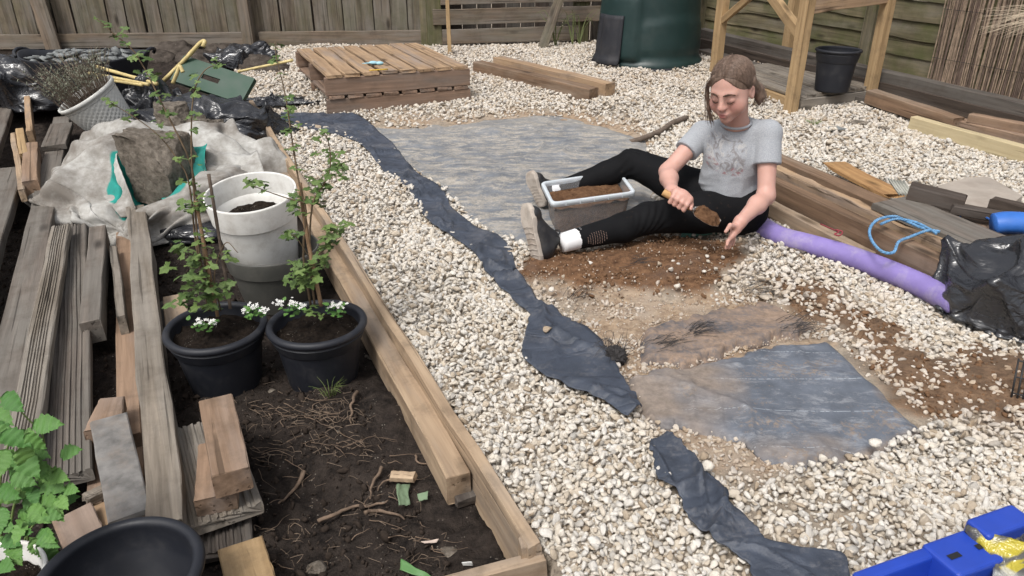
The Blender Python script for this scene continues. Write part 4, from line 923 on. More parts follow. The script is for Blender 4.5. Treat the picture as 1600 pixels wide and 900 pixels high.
# ---------------------------------------------------------------- rubble tub, bags, tray, canes
tc_ = P(136, 92, .34); rT = 98/sc(tc_); tcz = .02
tub = thing('rubble_tub', 'large black rubber tub heaped with grey slate rubble by the fence', 'tub', (tc_.x, tc_.y, tcz)); Mt = Matrix.Translation((tc_.x, tc_.y, tcz)) @ Matrix.Diagonal((1, .72, 1, 1))
v, f = lathe([(rT*.68, 0), (rT*.98, .33), (rT*1.0, .345), (rT*.975, .345), (rT*.93, .30), (rT*.66, .02), (.001, .015)], 64)
an = np.arctan2(v[:, 1], v[:, 0]); v[:, 2] += .035*(v[:, 2] > .29)*np.abs(np.cos(an))**6; v *= 1+.02*vn(v*4, 3)[:, None]
obj('body', mesh('body', v, f, M_TUB, True), Mt, tub)
for sg in (-1, 1):
    hp_ = [Vector((sg*rT*.98, -.14, .35)), Vector((sg*rT*1.03, -.10, .375)), Vector((sg*rT*1.05, 0, .39)), Vector((sg*rT*1.03, .10, .375)), Vector((sg*rT*.98, .14, .35))]
    obj('handle', MB().add(*tube(spline(hp_, 16), .012, 8)).mesh('handle', M_TUB, True), Mt, tub)
slate = []
for k in range(12):
    v = stone_shape(200+k, ICO1, .3)*.05; slate.append(mesh('slate_piece', v, ICO1[1], M_SLATE))
for k in range(75):
    a = random.uniform(0, 6.28); r_ = rT*.88*math.sqrt(random.random()); z = .30+.06*(1-(r_/rT)**2)+random.uniform(-.01, .02)
    p = Mt @ Vector((r_*cos(a), r_*sin(a), z)); s_ = random.uniform(.6, 1.35)
    o = obj('slate_piece', slate[k % 12], Matrix.Translation(p) @ Matrix.Rotation(random.uniform(0, 6.28), 4, 'Z') @ Matrix.Rotation(random.gauss(0, .5), 4, 'X') @ Matrix.Scale(s_, 4)); tag(o, 'grey slate piece heaped in the black tub', 'slate', 'slate heaped in the rubble tub')
def bag(name, label, c_, rad, seed, mat=M_BAG, lob=.25, wr=.10, flat=.35, cat='bag', knot=None, sub=6):
    v, f = ico(sub); d = v.copy(); k = Vector(knot or (.4, .3, .8)).normalized(); kk = np.array(k)
    ca = d@kk; ax1 = np.cross(kk, (0, 0, 1.)); ax1 /= np.linalg.norm(ax1)+1e-9; ax2 = np.cross(kk, ax1); az = np.arctan2(d@ax2, d@ax1)
    wq = .5*np.stack((vn(d*1.5+seed, 3), vn(d*1.5+9, 4), vn(d*1.5+4, 5)), -1)
    q = np.stack((np.cos(az)*2.2, np.sin(az)*2.2, ca*.6), -1)+wq                     # pleats that gather at the knot
    v = v*(1+lob*fbm(d*1.1+seed, 2, seed)[:, None]+wr*1.3*((1-np.abs(vn(q+seed, seed+4))*1.6)*(.25+.75*np.clip(ca+.5, 0, 1)))[:, None]+wr*.7*(1-np.abs(vn(d*1.7+wq+seed*2, seed+7))*2)[:, None])
    v = v+np.outer(smooth(.93, 1.0, ca)*.30, kk); v = v*np.array(rad); zlo = -rad[2]*flat
    f = np.asarray(f); e = np.concatenate((f[:, :2], f[:, 1:], f[:, [2, 0]])); e = np.unique(np.sort(e, 1), axis=0)
    L0 = np.linalg.norm(v[e[:, 0]]-v[e[:, 1]], axis=1)
    nb = {}
    # skip-one links give the film its stiffness
    A_ = e[np.random.default_rng(seed).permutation(len(e))]; first = np.zeros(len(v), int); first[A_[:, 0]] = A_[:, 1]; e2 = np.stack((first[e[:, 1]], e[:, 0]), -1); e2 = e2[(e2[:, 0] != e2[:, 1])]
    L2 = np.linalg.norm(v[e2[:, 0]]-v[e2[:, 1]], axis=1); EE = np.concatenate((e, e2)); RR_ = np.concatenate((L0*1.10, L2*1.13))
    lim = np.array(rad)*(1+lob*.6+wr*1.6)
    def co(p_):
        p_[:, 2] = np.maximum(p_[:, 2], zlo); q_ = p_/lim; dd = np.linalg.norm(q_, axis=1); m_ = (dd > 1) & (d@kk < .9); p_[m_] = p_[m_]/dd[m_][:, None]; return p_
    v = pbd(v, EE, RR_, 26, co, -.0004, 4, .9, .8); v[:, 2] -= zlo
    return tag(obj(name, mesh(name, v, f, mat, True), Matrix.Translation(Vector(c_))), label, cat)
c_ = G(1585, 540); c_.z = .015; c_ += Vector((.20, .20, 0))
bag('bin_bag', 'big shiny black bin bag lying at the end of the purple hose', c_, (.33, .26, .185), 3, lob=.13, wr=.06, flat=.6, knot=(.7, .5, .5), cat='bin bag')
c2 = c_+Vector((.30, .26, .08)); bag('bin_bag', 'smaller black bin bag behind the big shiny one', c2, (.16, .13, .13), 9, wr=.12, knot=(-.2, .3, .9), cat='bin bag')
q = W(318, 186, 4.5); q.z = .03; bag('bin_bag', 'black bin bag crumpled against the green tray', q, (.34, .24, .20), 14, wr=.13, lob=.25, knot=(.8, .2, -.1), cat='bin bag')
q = W(235, 168, 4.7); q.z = .02; bag('bin_bag', 'dark bin bag wedged between the rubble tub and the pale canvas sack', q, (.22, .2, .22), 17, wr=.14, knot=(.1, -.2, .9), cat='bin bag')
q = W(18, 150, 5.4); q.z = .02; bag('bin_bag', 'black bin bag lying beside the rubble tub near the fence prop', q, (.42, .3, .27), 21, wr=.1, knot=(.8, .1, .5), cat='bin bag')
q = G(366, 112); q.z += .02; q.y += .2; bag('bin_bag', 'small black bag behind the green tray', q, (.24, .16, .15), 25, wr=.12, knot=(.5, .1, .7), cat='bin bag')
q = W(425, 148, 5.2); q.z = .08; bag('bin_bag', 'black plastic scrap lying beside the lower pallet', q, (.24, .12, .04), 29, wr=.2, cat='bin bag')
# earth bank lumps by the fence
for k, (px, py, r_) in enumerate(((262, 92, .17), (238, 100, .12), (300, 104, .14), (395, 112, .16), (415, 118, .12), (340, 88, .12))):
    g0 = G(px, py); v, f = ico(4); v = v*(1+.25*fbm(v*1.7+k, 4, k)[:, None]+.12*ridge(v*4, 3, k)[:, None])*np.array((r_*1.3, r_, r_*.75)); 
    lab = ['grey-brown earth lump behind the yellow cane', 'small earth lump beside the rubble tub', 'earth lump behind the green tray', 'earth lump below the fence post', 'dark earth lump beside the pallets', 'earth lump beneath the fence rail near the green tray'][k]
    tag(obj('earth_lump', mesh('earth_lump', v, f, M_EARTH, True), Matrix.Translation((g0.x, g0.y+.15, g0.z))), lab, 'earth')
# green tray with a hand slot
cs = [W(289, 88, 5.0), W(399, 124, 4.85), W(391, 168, 4.72), W(277, 128, 4.87)]
Mg = Matrix.Identity(4); ex = (cs[1]-cs[0]); ey = (cs[3]-cs[0]); lx, ly = ex.length, ey.length; ez = ex.cross(ey).normalized()
Mg = Matrix((ex.normalized(), ez.cross(ex.normalized()), ez)).transposed().to_4x4(); Mg.translation = cs[0]
tr = thing('green_tray', 'dark green plastic tray with a hand slot, propped on the black bag', 'tray', cs[3])
sx0, sx1, sy0, sy1 = lx*.36, lx*.60, ly*.42, ly*.60
xs_, ys_ = [0, sx0, sx1, lx], [0, sy0, sy1, ly]; v = [(x_, y_, 0) for x_ in xs_ for y_ in ys_]; f = [[i*4+j, (i+1)*4+j, (i+1)*4+j+1, i*4+j+1] for i in range(3) for j in range(3) if (i, j) != (1, 1)]
o = obj('panel', mesh('panel', v, f, M_GREENP), Mg, tr); o.modifiers.new('t', 'SOLIDIFY').thickness = .012
for (a, b) in (((0, 0), (lx, 0)), ((lx, 0), (lx, ly)), ((lx, ly), (0, ly)), ((0, ly), (0, 0))):
    A_, B_ = Vector((*a, 0)), Vector((*b, 0)); v = [A_, B_, B_+Vector((0, 0, .022)), A_+Vector((0, 0, .022))]; o = obj('side_wall', mesh('side_wall', v, [[0, 1, 2, 3]], M_GREENP), Mg, tr); o.modifiers.new('t', 'SOLIDIFY').thickness = .008
def cane(label, pts, r=.009, mat=M_BAMB, name='bamboo_cane'): 
    pts = [Vector(p) for p in pts]; c_ = spline(pts, 16); rr = np.full(16, r)*(1+.12*(np.arange(16) % 5 == 0)); return tag(obj(name, MB().add(*tube(c_, rr, 8)).mesh(name, mat, True)), label, 'cane')
cane('yellow bamboo cane, topmost of three over the rubble tub', [W(150, 104, 4.9), W(245, 131, 4.55)], .011); cane('yellow bamboo cane, middle of three over the rubble tub', [W(140, 114, 4.9), W(232, 132, 4.5)], .010); cane('yellow bamboo cane, lowest of three over the rubble tub', [W(150, 122, 4.85), W(222, 133, 4.5)], .009)
cane('bent yellow cane sticking up behind the green tray', [W(256, 126, 4.95), W(290, 92, 4.95), W(312, 68, 4.95), W(320, 65, 4.93), W(317, 73, 4.92)], .013); cane('short yellow cane loop in front of the green tray', [W(270, 130, 4.75), W(276, 116, 4.75), W(281, 104, 4.75), W(286, 113, 4.74)], .012)
cane('yellow cane poking out towards the pallets', [W(372, 112, 5.2), W(458, 94, 5.2)], .009)
# ---------------------------------------------------------------- canvas sack with concrete lumps
s = NT('canvas_sack'); o = s.coord('Object', rnd=False); n1 = s.noise(o, 4, 7, .7); n2 = s.noise(o, 26, 5, .65)
c = s.mix(s.lin(n2, .35, .65), (.31, .30, .275), (.46, .452, .43)); c = s.mix(s.math('MULTIPLY', s.lin(n1, .40, .62), .9), c, (.15, .13, .11))
c = s.mix(s.lin(s.attr('inside'), .35, .65), c, s.mix(s.lin(n1, .45, .65), (.02, .26, .22), (.03, .16, .14)))
s.bump(s.noise(s.coord('Object', (1, 1, 1), rnd=False), 30, 4, .6, .8), .25, .006); M_CANV = s.out(c, .8, .25)
SC = P(258, 256, .12)
sk = thing('canvas_sack', 'crumpled off-white canvas sack with turquoise lining, full of broken concrete', 'sack', (SC.x, SC.y, -.1))
NC = 96; gxx, gyy = np.meshgrid(np.linspace(-1, 1, NC), np.linspace(-1, 1, NC), indexing='ij'); half = .84
flat_ = np.stack((gxx*half, gyy*half, 0*gxx), -1).reshape(-1, 3); ii = np.arange(NC*NC).reshape(NC, NC)
E_ = np.concatenate([np.stack((a_.ravel(), b_.ravel()), -1) for a_, b_ in ((ii[:-1], ii[1:]), (ii[:, :-1], ii[:, 1:]), (ii[:-1, :-1], ii[1:, 1:]), (ii[1:, :-1], ii[:-1, 1:]), (ii[:-3], ii[3:]), (ii[:, :-3], ii[:, 3:]))])
rest_ = np.linalg.norm(flat_[E_[:, 0]]-flat_[E_[:, 1]], axis=1)
lp = P(246, 262, .16)-Vector((SC.x, SC.y, 0))
c0_ = flat_*np.array((.74, .80, 1)); c0_[:, 2] = .36+.07*fbm(flat_*3.2, 3, 5)+.05*ridge(flat_*2.1, 2, 9)
solids = [((-.22, .12, .02), (.34, .40, .29)), ((.12, .30, .0), (.38, .30, .29)), ((.20, -.20, .0), (.30, .30, .20)), ((-.26, -.22, .0), (.28, .26, .22))]
def coll(v_):
    for c_, r_ in solids:
        q_ = (v_-np.array(c_))/np.array(r_); d_ = np.linalg.norm(q_, axis=1); m_ = d_ < 1; v_[m_] = np.array(c_)+(q_[m_]/d_[m_][:, None])*np.array(r_)
    rr_ = np.hypot(v_[:, 0]/.56, v_[:, 1]/.54); m_ = rr_ > 1; v_[m_, :2] /= (1+(rr_[m_]-1)*.35)[:, None]          # the boards around it hold it in
    v_[:, 2] = np.maximum(v_[:, 2], .004); return v_
cl0 = pbd(c0_, E_, rest_, 150, coll, -.0007, 5)
q2 = cl0.copy(); q2[:, 2] = 0; wq = .35*np.stack((vn(cl0*4, 3), vn(cl0*4+9, 4), vn(cl0*4+4, 5)), -1)
cr_ = .075*(1-np.abs(vn(cl0*3.0+wq*1.5, 31))*2.2)+.04*(1-np.abs(vn(cl0*6.2+wq*2, 33))*2)+.016*(1-np.abs(vn(cl0*13+wq*3, 35))*2)      # crumpled folds
nr_ = cl0-np.array((0, 0, -.15)); nr_ /= np.linalg.norm(nr_, axis=1)[:, None]; cl0 = cl0+nr_*cr_[:, None]; cl0[:, 2] = np.maximum(cl0[:, 2], .004)
dl_ = np.hypot((cl0[:, 0]-lp.x)/.21, (cl0[:, 1]-lp.y)/.19); cl0[:, 2] -= .10*smooth(1.0, .55, dl_)
dh = np.hypot((cl0[:, 0]-lp.x)/.205, (cl0[:, 1]-lp.y+.02)/.20)+.22*vn(q2*9, 3)
me = mesh('cloth', cl0, gridf(NC, NC), M_CANV, True); att(me, 'inside', smooth(1.08, .95, dh)); o = obj('cloth', me, Matrix.Translation((SC.x, SC.y, -.1)), sk); o.modifiers.new('s', 'SUBSURF').levels = 1; o.modifiers['s'].render_levels = 1; o.modifiers.new('t', 'SOLIDIFY').thickness = .004
def flap(pts4, label, ins, seed, nu=26, nv=18, amp=.02):
    c4 = [Vector(p) for p in pts4]; U, V = np.meshgrid(np.linspace(0, 1, nu), np.linspace(0, 1, nv), indexing='ij')
    p = sum(np.array(c)[None, None]*w_[..., None] for c, w_ in zip(c4, ((1-U)*(1-V), U*(1-V), U*V, (1-U)*V)))
    n_ = np.array((c4[1]-c4[0]).cross(c4[3]-c4[0]).normalized()); p = p+n_*(amp*np.sin(U*pi)*1.0+amp*ridge(p*5+seed, 3, seed))[..., None]
    me = mesh('flap', p.reshape(-1, 3), gridf(nu, nv), M_CANV, True); att(me, 'inside', np.full(nu*nv, float(ins))); o = obj('flap', me, Matrix(), sk); o.modifiers.new('t', 'SOLIDIFY').thickness = .004; o['label'] = label
flap((W(116, 250, 3.5), W(182, 236, 3.45), W(208, 322, 3.12), W(186, 338, 3.1)), 'white folded-over flap at the front of the sack', 0, 3)
flap((W(320, 236, 3.55), W(402, 234, 3.6), W(425, 300, 3.25), W(318, 318, 3.2)), 'grey stained flap of the sack behind the white pot', 0, 5, amp=.03)
flap((W(288, 228, 3.55), W(323, 224, 3.5), W(322, 276, 3.38), W(306, 292, 3.34)), 'turquoise lining turned up beside the concrete lump', 1, 7, amp=.025)
flap((W(250, 306, 3.22), W(300, 282, 3.32), W(296, 316, 3.2), W(262, 316, 3.15)), 'turquoise lining below the concrete lump', 1, 9, amp=.02)
flap((W(195, 232, 3.6), W(212, 208, 3.7), W(206, 290, 3.35), W(192, 270, 3.4)), 'turquoise lining left of the concrete lump', 1, 12, amp=.02)
def lump(label, c_, rad, seed, rz=.3):
    v, f = ico(5); rs = np.random.default_rng(seed)
    for n_ in [np.array(x_, float) for x_ in ((1, .2, .1), (-1, -.1, .1), (.1, 1, 0), (-.2, -1, .05), (0, .1, 1), (.1, 0, -1), (.7, -.6, .5))]:
        n_ = n_+rs.normal(0, .12, 3); n_ /= np.linalg.norm(n_); v = v-np.outer(np.maximum(v@n_-rs.uniform(.50, .58), 0)*.97, n_)
    v = v*(1+.10*fbm(v*3+seed, 4, seed)[:, None]+.07*fbm(v*14, 4, seed)[:, None])*np.array(rad)*1.6
    return tag(obj('concrete_lump', mesh('concrete_lump', v, f, M_CONC, True), Matrix.Translation(Vector(c_)) @ Matrix.Rotation(rz, 4, 'Z')), label, 'concrete')
lump('largest broken concrete lump in the turquoise mouth of the sack', W(245, 253, 3.40), (.145, .12, .155), 3, -.1)
lump('rounded concrete lump behind the largest one in the sack', W(270, 182, 4.0), (.10, .08, .08), 5)
lump('brown concrete lump at the back of the sack near the black bag', W(326, 207, 3.9), (.085, .07, .07), 8)
lump('small brick-brown lump wedged between the lumps in the sack', W(308, 192, 4.0), (.05, .05, .04), 9)
v, f = ico(4); v = v*(1+.2*ridge(v*2.2, 3, 6)[:, None])*np.array((.16, .08, .05)); tag(obj('plastic_scrap', mesh('plastic_scrap', v, f, M_BAG, True), Matrix.Translation(SG(300, 365, .03))), 'scrap of dark plastic tucked under the front of the canvas sack', 'scrap')
# ---------------------------------------------------------------- plants
def leafmat(name, a, b, back=(.16, .2, .1)):
    s = NT(name); o = s.coord('Object'); oi = s.n('ObjectInfo').outputs['Random']
    c = s.mix(oi, a, b); c = s.mix(s.lin(s.noise(o, 30, 3), .4, .7, 0, .35), c, tuple(x*.6 for x in a))
    g = s.n('NewGeometry').outputs['Backfacing']; c = s.mix(s.math('MULTIPLY', g, .5), c, back)
    s.bump(s.noise(s.coord('Object'), 70, 3), .3, .002)
    return s.out(c, .55, .35, **{'Transmission Weight': 0.0, 'Subsurface Weight': .0})
M_LEAF = leafmat('currant_leaf', (.058, .105, .024), (.14, .205, .058)); M_RASP = leafmat('raspberry_leaf', (.05, .145, .028), (.135, .26, .06))
def currant_leaf(seed):
    rs = np.random.default_rng(seed); a = np.linspace(-2.55, 2.55, 27)
    lob = .62+.30*np.cos(a*2.45)*np.exp(-np.abs(a)*.1)+.10*np.cos(a*9.8)*.9; lob = np.clip(lob, .3, 1.05)*np.where(np.abs(a) > 2.2, .8, 1)*(1+rs.normal(0, .04, 27))
    x_ = np.cos(a)*lob+.0; y_ = np.sin(a)*lob; z_ = -.18*(x_**2+y_**2)+.10*np.abs(np.sin(a*1.25))*lob+rs.normal(0, .02, 27)
    inner_ = np.stack((x_*.45, y_*.45, z_*.3+.05*np.abs(np.sin(a*1.25))), -1); outer = np.stack((x_, y_, z_), -1)
    v = np.concatenate([[(0, 0, 0)], inner_, outer]); v[:, 0] += .35
    f = [[0, i+1, i+2] for i in range(26)]+[[i+1, i+28, i+29, i+2] for i in range(26)]
    return mesh('leaf', v, f, M_LEAF, True)
def rasp_leaf(seed):
    rs = np.random.default_rng(seed); n = 19; t = np.linspace(0, 1, n); w_ = .36*np.sin(np.clip(t, 0, 1)**.75*pi)**.8*(1-.25*t); ser = 1+.10*np.where(np.arange(n) % 2, 1, -1); w_ = w_*ser
    zc = -.22*t**2; ple = .04*np.where(np.arange(n) % 4 < 2, 1, -1)
    rows = []
    for sg, fr in ((-1, 1), (-1, .5), (0, 0), (1, .5), (1, 1)): rows.append(np.stack((t-.06*fr*0+.05*fr, sg*fr*w_, zc+.16*fr*w_*(1 if fr < 1 else .7)+ple*fr), -1))
    return mesh('leaf', np.stack(rows, 1).reshape(-1, 3), gridf(n, 5), M_RASP, True)
CL = [currant_leaf(i) for i in range(7)]; RL = [rasp_leaf(i) for i in range(5)]
def put_leaf(parent, me, p, d, up, size):
    x_ = Vector(d).normalized(); y_ = Vector(up).cross(x_); y_ = y_.normalized() if y_.length > 1e-3 else Vector((0, 1, 0)); z_ = x_.cross(y_)
    M = Matrix((x_, y_, z_)).transposed().to_4x4(); M.translation = Vector(p)
    return obj('leaf', me, M @ Matrix.Scale(size, 4), parent)
M_STEM = plain('bush_stem', (.14, .10, .065), .8, .2, .3, .2, (.2, .18, .1), 30, .1)
def bush(label, root, stems, clusters, canes, pm, group=None):
    t = thing('currant_bush', label, 'bush', root, group)
    for pts, r0, r1 in stems: obj('stem', MB().add(*tube(spline(pts, 22), r0, 6, r1)).mesh('stem', M_STEM, True), None, t)
    for px, py, Yd, n, spread, size in clusters:
        for k in range(n):
            p = W(px+random.gauss(0, spread), py+random.gauss(0, spread*.8), Yd+random.gauss(0, .022)); a = random.uniform(0, 6.28)
            d = Vector((cos(a), sin(a), random.uniform(-.35, .35))); up = Vector((random.gauss(0, .45), random.gauss(-.35, .4), 1))
            put_leaf(t, random.choice(CL), p, d, up, size*random.uniform(.7, 1.2))
    return t
yA, yB = pA.y, pB.y
tA = bush('tall leafy currant bush in the pot beside the big split beam', MA @ Vector((0, 0, .18)),
    [([W(338, 486, yA), W(322, 420, yA), W(312, 345, yA+.02), W(306, 300, yA+.03), W(296, 250, yA+.04), W(262, 180, yA+.06), W(215, 88, yA+.1), W(180, 55, yA+.1), W(152, 30, yA+.1)], .0042, .0012),
     ([W(332, 486, yA-.01), W(312, 400, yA), W(303, 300, yA), W(299, 230, yA), W(302, 150, yA+.02), W(318, 112, yA+.02), W(340, 100, yA+.02)], .0036, .001),
     ([W(326, 486, yA), W(306, 380, yA+.01), W(296, 290, yA), W(278, 250, yA), W(238, 203, yA), W(160, 152, yA)], .0034, .001),
     ([W(345, 486, yA), W(335, 430, yA-.02), W(352, 380, yA-.04), W(372, 395, yA-.05)], .0022, .001)],
    [(300, 325, yA, 14, 9, .026), (312, 305, yA, 6, 8, .022), (298, 285, yA, 4, 8, .02), (285, 385, yA-.03, 6, 8, .026), (310, 400, yA-.02, 12, 14, .026), (330, 372, yA-.02, 5, 8, .022), (305, 425, yA-.03, 14, 14, .028), (315, 455, yA-.04, 16, 16, .030), (335, 465, yA-.03, 12, 18, .030), (355, 400, yA-.03, 5, 8, .022), (300, 470, yA-.04, 10, 12, .028), (352, 445, yA-.03, 5, 10, .022),
     (262, 176, yA+.06, 5, 6, .018), (248, 150, yA+.06, 5, 6, .018), (235, 118, yA+.07, 6, 6, .018), (212, 88, yA+.08, 6, 6, .018), (200, 70, yA+.09, 4, 5, .016), (183, 52, yA+.1, 5, 6, .016), (170, 42, yA+.1, 4, 4, .015), (152, 30, yA+.1, 3, 3, .014), (303, 150, yA+.02, 5, 6, .017), (302, 122, yA+.02, 4, 5, .016), (338, 101, yA+.02, 6, 6, .017), (300, 182, yA, 4, 5, .016), (302, 205, yA, 4, 5, .017), (258, 210, yA, 4, 6, .017), (210, 178, yA, 4, 6, .015), (178, 160, yA, 4, 5, .014), (160, 153, yA, 2, 3, .014), (245, 190, yA, 3, 5, .016), (275, 245, yA, 4, 6, .018), (300, 250, yA, 3, 6, .016)], None, MA)
for label, pts, mt in (('brown cane staked in the tall currant bush', [W(340, 494, yA-.02), W(309, 330, yA+.0), W(306, 318, yA)], M_CANE), ('dark slim cane leaning beside the tall currant bush', [W(360, 482, yA-.01), W(344, 380, yA+.01), W(326, 272, yA+.03)], M_STICK)): cane(label, pts, .0048, mt, 'plant_cane')
tB = bush('currant bush with wide side shoots in the pot beside the edging', MBx @ Vector((0, 0, .18)),
    [([W(486, 480, yB), W(474, 400, yB), W(478, 330, yB), W(468, 290, yB), W(458, 230, yB+.02), W(446, 150, yB+.04), W(432, 90, yB+.06), W(430, 64, yB+.06)], .004, .001),
     ([W(492, 480, yB), W(484, 400, yB), W(488, 320, yB), W(505, 290, yB), W(516, 262, yB), W(514, 225, yB), W(505, 205, yB)], .0034, .001),
     ([W(480, 318, yB), W(450, 310, yB-.02), W(415, 298, yB-.04), W(390, 288, yB-.05)], .002, .001), ([W(488, 400, yB), W(505, 392, yB), W(520, 370, yB-.01), W(540, 352, yB-.01)], .002, .001), ([W(482, 400, yB), W(462, 370, yB-.02), W(452, 368, yB-.02)], .0016, .001)],
    [(515, 265, yB, 12, 9, .026), (500, 285, yB, 10, 9, .026), (512, 240, yB, 7, 8, .022), (500, 312, yB, 8, 8, .026), (528, 258, yB, 6, 8, .022), (508, 212, yB, 5, 5, .017), (462, 312, yB, 9, 7, .026), (470, 330, yB, 6, 6, .022), (400, 288, yB-.05, 7, 7, .021), (416, 295, yB-.04, 4, 5, .019), (388, 282, yB-.05, 2, 3, .016), (525, 362, yB-.01, 10, 8, .026), (515, 378, yB, 9, 8, .026), (538, 352, yB-.01, 5, 5, .021), (456, 368, yB-.02, 8, 7, .023), (508, 395, yB, 7, 8, .023), (470, 415, yB-.03, 9, 9, .026), (455, 412, yB-.03, 4, 6, .022), (478, 440, yB-.04, 12, 12, .028), (495, 420, yB-.02, 6, 8, .022), (462, 440, yB-.03, 6, 8, .024), (492, 484, yB-.05, 7, 6, .02),
     (432, 95, yB+.06, 4, 4, .016), (430, 72, yB+.06, 4, 4, .015), (437, 118, yB+.05, 3, 4, .014), (445, 150, yB+.04, 5, 5, .017), (448, 182, yB+.04, 7, 6, .021), (452, 200, yB+.03, 6, 6, .02), (460, 235, yB+.02, 4, 5, .017), (464, 265, yB+.02, 3, 5, .016), (505, 205, yB, 4, 4, .016)], None, MBx)
cane('thick brown cane staked in the currant bush beside the edging', [W(502, 478, yB-.01), W(482, 380, yB), W(468, 286, yB+.02)], .0062, M_CANE, 'plant_cane')
# white-flowered bedding plants in the two pots
M_PETAL = plain('white_petal', (.75, .75, .72), .6, .3, .03, 0, bump=0)
pet = MB()
for k in range(4):
    a = k*pi/2; pet.add([(0, 0, 0), (.6*cos(a-.5), .6*sin(a-.5), .1), (1.0*cos(a), 1.0*sin(a), .12), (.6*cos(a+.5), .6*sin(a+.5), .1)], [[0, 1, 2, 3]])
petm = pet.mesh('flower', M_PETAL, False)
for label, px, py, Yd, nfl in (('low white-flowered plant in the front of the tall bush pot', 318, 508, yA-.06, 2), ('low white-flowered plant at the rim where the two bush pots meet', 397, 486, yA-.03, 3), ('low white-flowered plant at the left rim of the cane bush pot', 456, 480, yB-.02, 3), ('low white-flowered plant at the edging side of the cane bush pot', 525, 482, yB-.03, 2)):
    t = thing('flower_plant', label, 'flower', W(px, py+8, Yd))
    for k in range(26):
        p = W(px+random.gauss(0, 9), py+random.gauss(3, 5), Yd+random.gauss(0, .01)); a = random.uniform(0, 6.28); put_leaf(t, RL[k % 5], p, Vector((cos(a), sin(a), random.uniform(0, .9))), Vector((0, -.3, 1)), random.uniform(.013, .022))
    for k in range(nfl):
        cx_, cy_ = px+(k-(nfl-1)/2)*16+random.gauss(0, 2), py-7+random.gauss(0, 4)
        for j in range(13):
            p = W(cx_+random.gauss(0, 4.0), cy_+random.gauss(0, 2.6), Yd-.012); o = obj('flower', petm, Matrix.Translation(p) @ Matrix.Rotation(radians(40)+random.gauss(0, .3), 4, 'X') @ Matrix.Rotation(random.uniform(0, 3), 4, 'Z') @ Matrix.Scale(random.uniform(.0042, .0062), 4), t)
# raspberry
tR = thing('raspberry_plant', 'bright green raspberry plant with toothed leaves in the white pot', 'plant', (pR.x, pR.y, pR.z+.18))
yR = pR.y
for pts in ([(10, 890), (20, 800), (40, 740), (70, 690), (30, 640)], [(30, 890), (45, 830), (95, 780), (110, 760)], [(5, 890), (0, 760), (15, 680), (0, 620)], [(44, 870), (42, 800), (36, 840)]): obj('stem', MB().add(*tube(spline([W(*q, yR+.14) for q in pts], 16), .003, 5, .0014)).mesh('stem', plain('rasp_stem', (.12, .17, .05), .7) if 'rasp_stem' not in bpy.data.materials else bpy.data.materials['rasp_stem'], True), None, tR)
for px, py, dx, dy, sz, dY in ((5, 615, 24, 25, .072, .08), (10, 700, -10, 30, .07, .05), (28, 675, 30, 20, .07, .07), (45, 705, 30, -10, .06, .06), (25, 705, 30, 35, .085, .02), (55, 745, 35, -18, .075, .05), (60, 750, 45, 20, .08, .04), (50, 760, 5, 30, .05, .03), (70, 740, 50, 12, .07, .04), (100, 762, 32, 8, .05, .03), (60, 780, 40, 15, .075, .02), (45, 790, 30, 30, .07, .0), (75, 790, 25, 25, .06, .01), (60, 830, 25, 25, .07, -.03), (30, 815, 20, -10, .06, .0), (40, 812, -15, 25, .06, -.02), (5, 840, 25, 12, .065, -.02), (0, 760, 25, 20, .07, .03), (5, 790, -10, 30, .075, .0), (0, 720, 30, 8, .07, .06), (15, 740, 25, -8, .06, .06), (0, 880, 20, 10, .06, -.04), (-8, 640, 20, 20, .07, .08), (28, 820, 8, -12, .035, -.03), (35, 828, 20, 8, .04, -.03), (70, 830, 12, 20, .05, -.03), (55, 720, 20, 30, .06, .04), (15, 850, 15, 20, .06, -.03), (90, 775, 15, 22, .05, .02), (0, 670, 18, 24, .06, .06), (20, 860, 12, 24, .05, -.02), (-5, 810, 22, 20, .065, -.01)):
    p = W(px, py, yR+.06+dY); e = W(px+dx, py+dy, yR+.06+dY-.03); put_leaf(tR, random.choice(RL), p, e-p, Vector((random.gauss(0, .35), -.75+random.gauss(0, .3), .8)), sz*.72)
for k in range(30):
    px, py = random.uniform(-20, 95), random.uniform(640, 870)
    if px > 60 and py < 700: continue
    p = W(px, py, yR+.10+random.uniform(-.05, .08)); a = random.uniform(-.6, 1.6); put_leaf(tR, random.choice(RL), p, Vector((cos(a), -.2, -sin(a))), Vector((random.gauss(0, .5), -.7+random.gauss(0, .3), .8)), random.uniform(.035, .055))
# ---------------------------------------------------------------- roots and litter on the soil
M_ROOTS = M_ROOT
rid = 0
def root(pts, r, label, dz=.012, n=26, mat=None, group=None, cat='root', name='root'):
    c_ = spline([SG(*q, dz+random.uniform(-.006, .012)) for q in pts], n); c_ += np.stack((fbm(c_*40, 2, 3), fbm(c_*40+5, 2, 4), .5*fbm(c_*40+9, 2, 5)), -1)*.006
    return tag(obj(name, MB().add(*tube(c_, r*1.0, 5, r*.35)).mesh(name, mat or M_ROOT, True)), label, cat, group)
root([(498, 815), (522, 803), (545, 793), (572, 790), (600, 785), (608, 780)], .006, 'thick brown root curving beside the crumpled green leaf')
root([(570, 802), (590, 798), (615, 803), (632, 812)], .006, 'pale root below the thick brown one in the soil'); root([(476, 736), (468, 752), (455, 768), (436, 786)], .007, 'reddish root lying alone beside the new wood blocks')
root([(598, 730), (585, 748), (580, 765), (576, 780)], .005, 'forked tan root hanging above the thick root in the soil'); root([(558, 612), (550, 630), (549, 662)], .006, 'upright pale root standing out of the soil heap')
root([(625, 748), (600, 752), (590, 766)], .004, 'thin bent root beside the tan wood chip'); root([(648, 712), (660, 725), (700, 722), (712, 738)], .003, 'thin root reaching to the end of the inner beam')
gr = 'thin dry roots strewn over the soil'
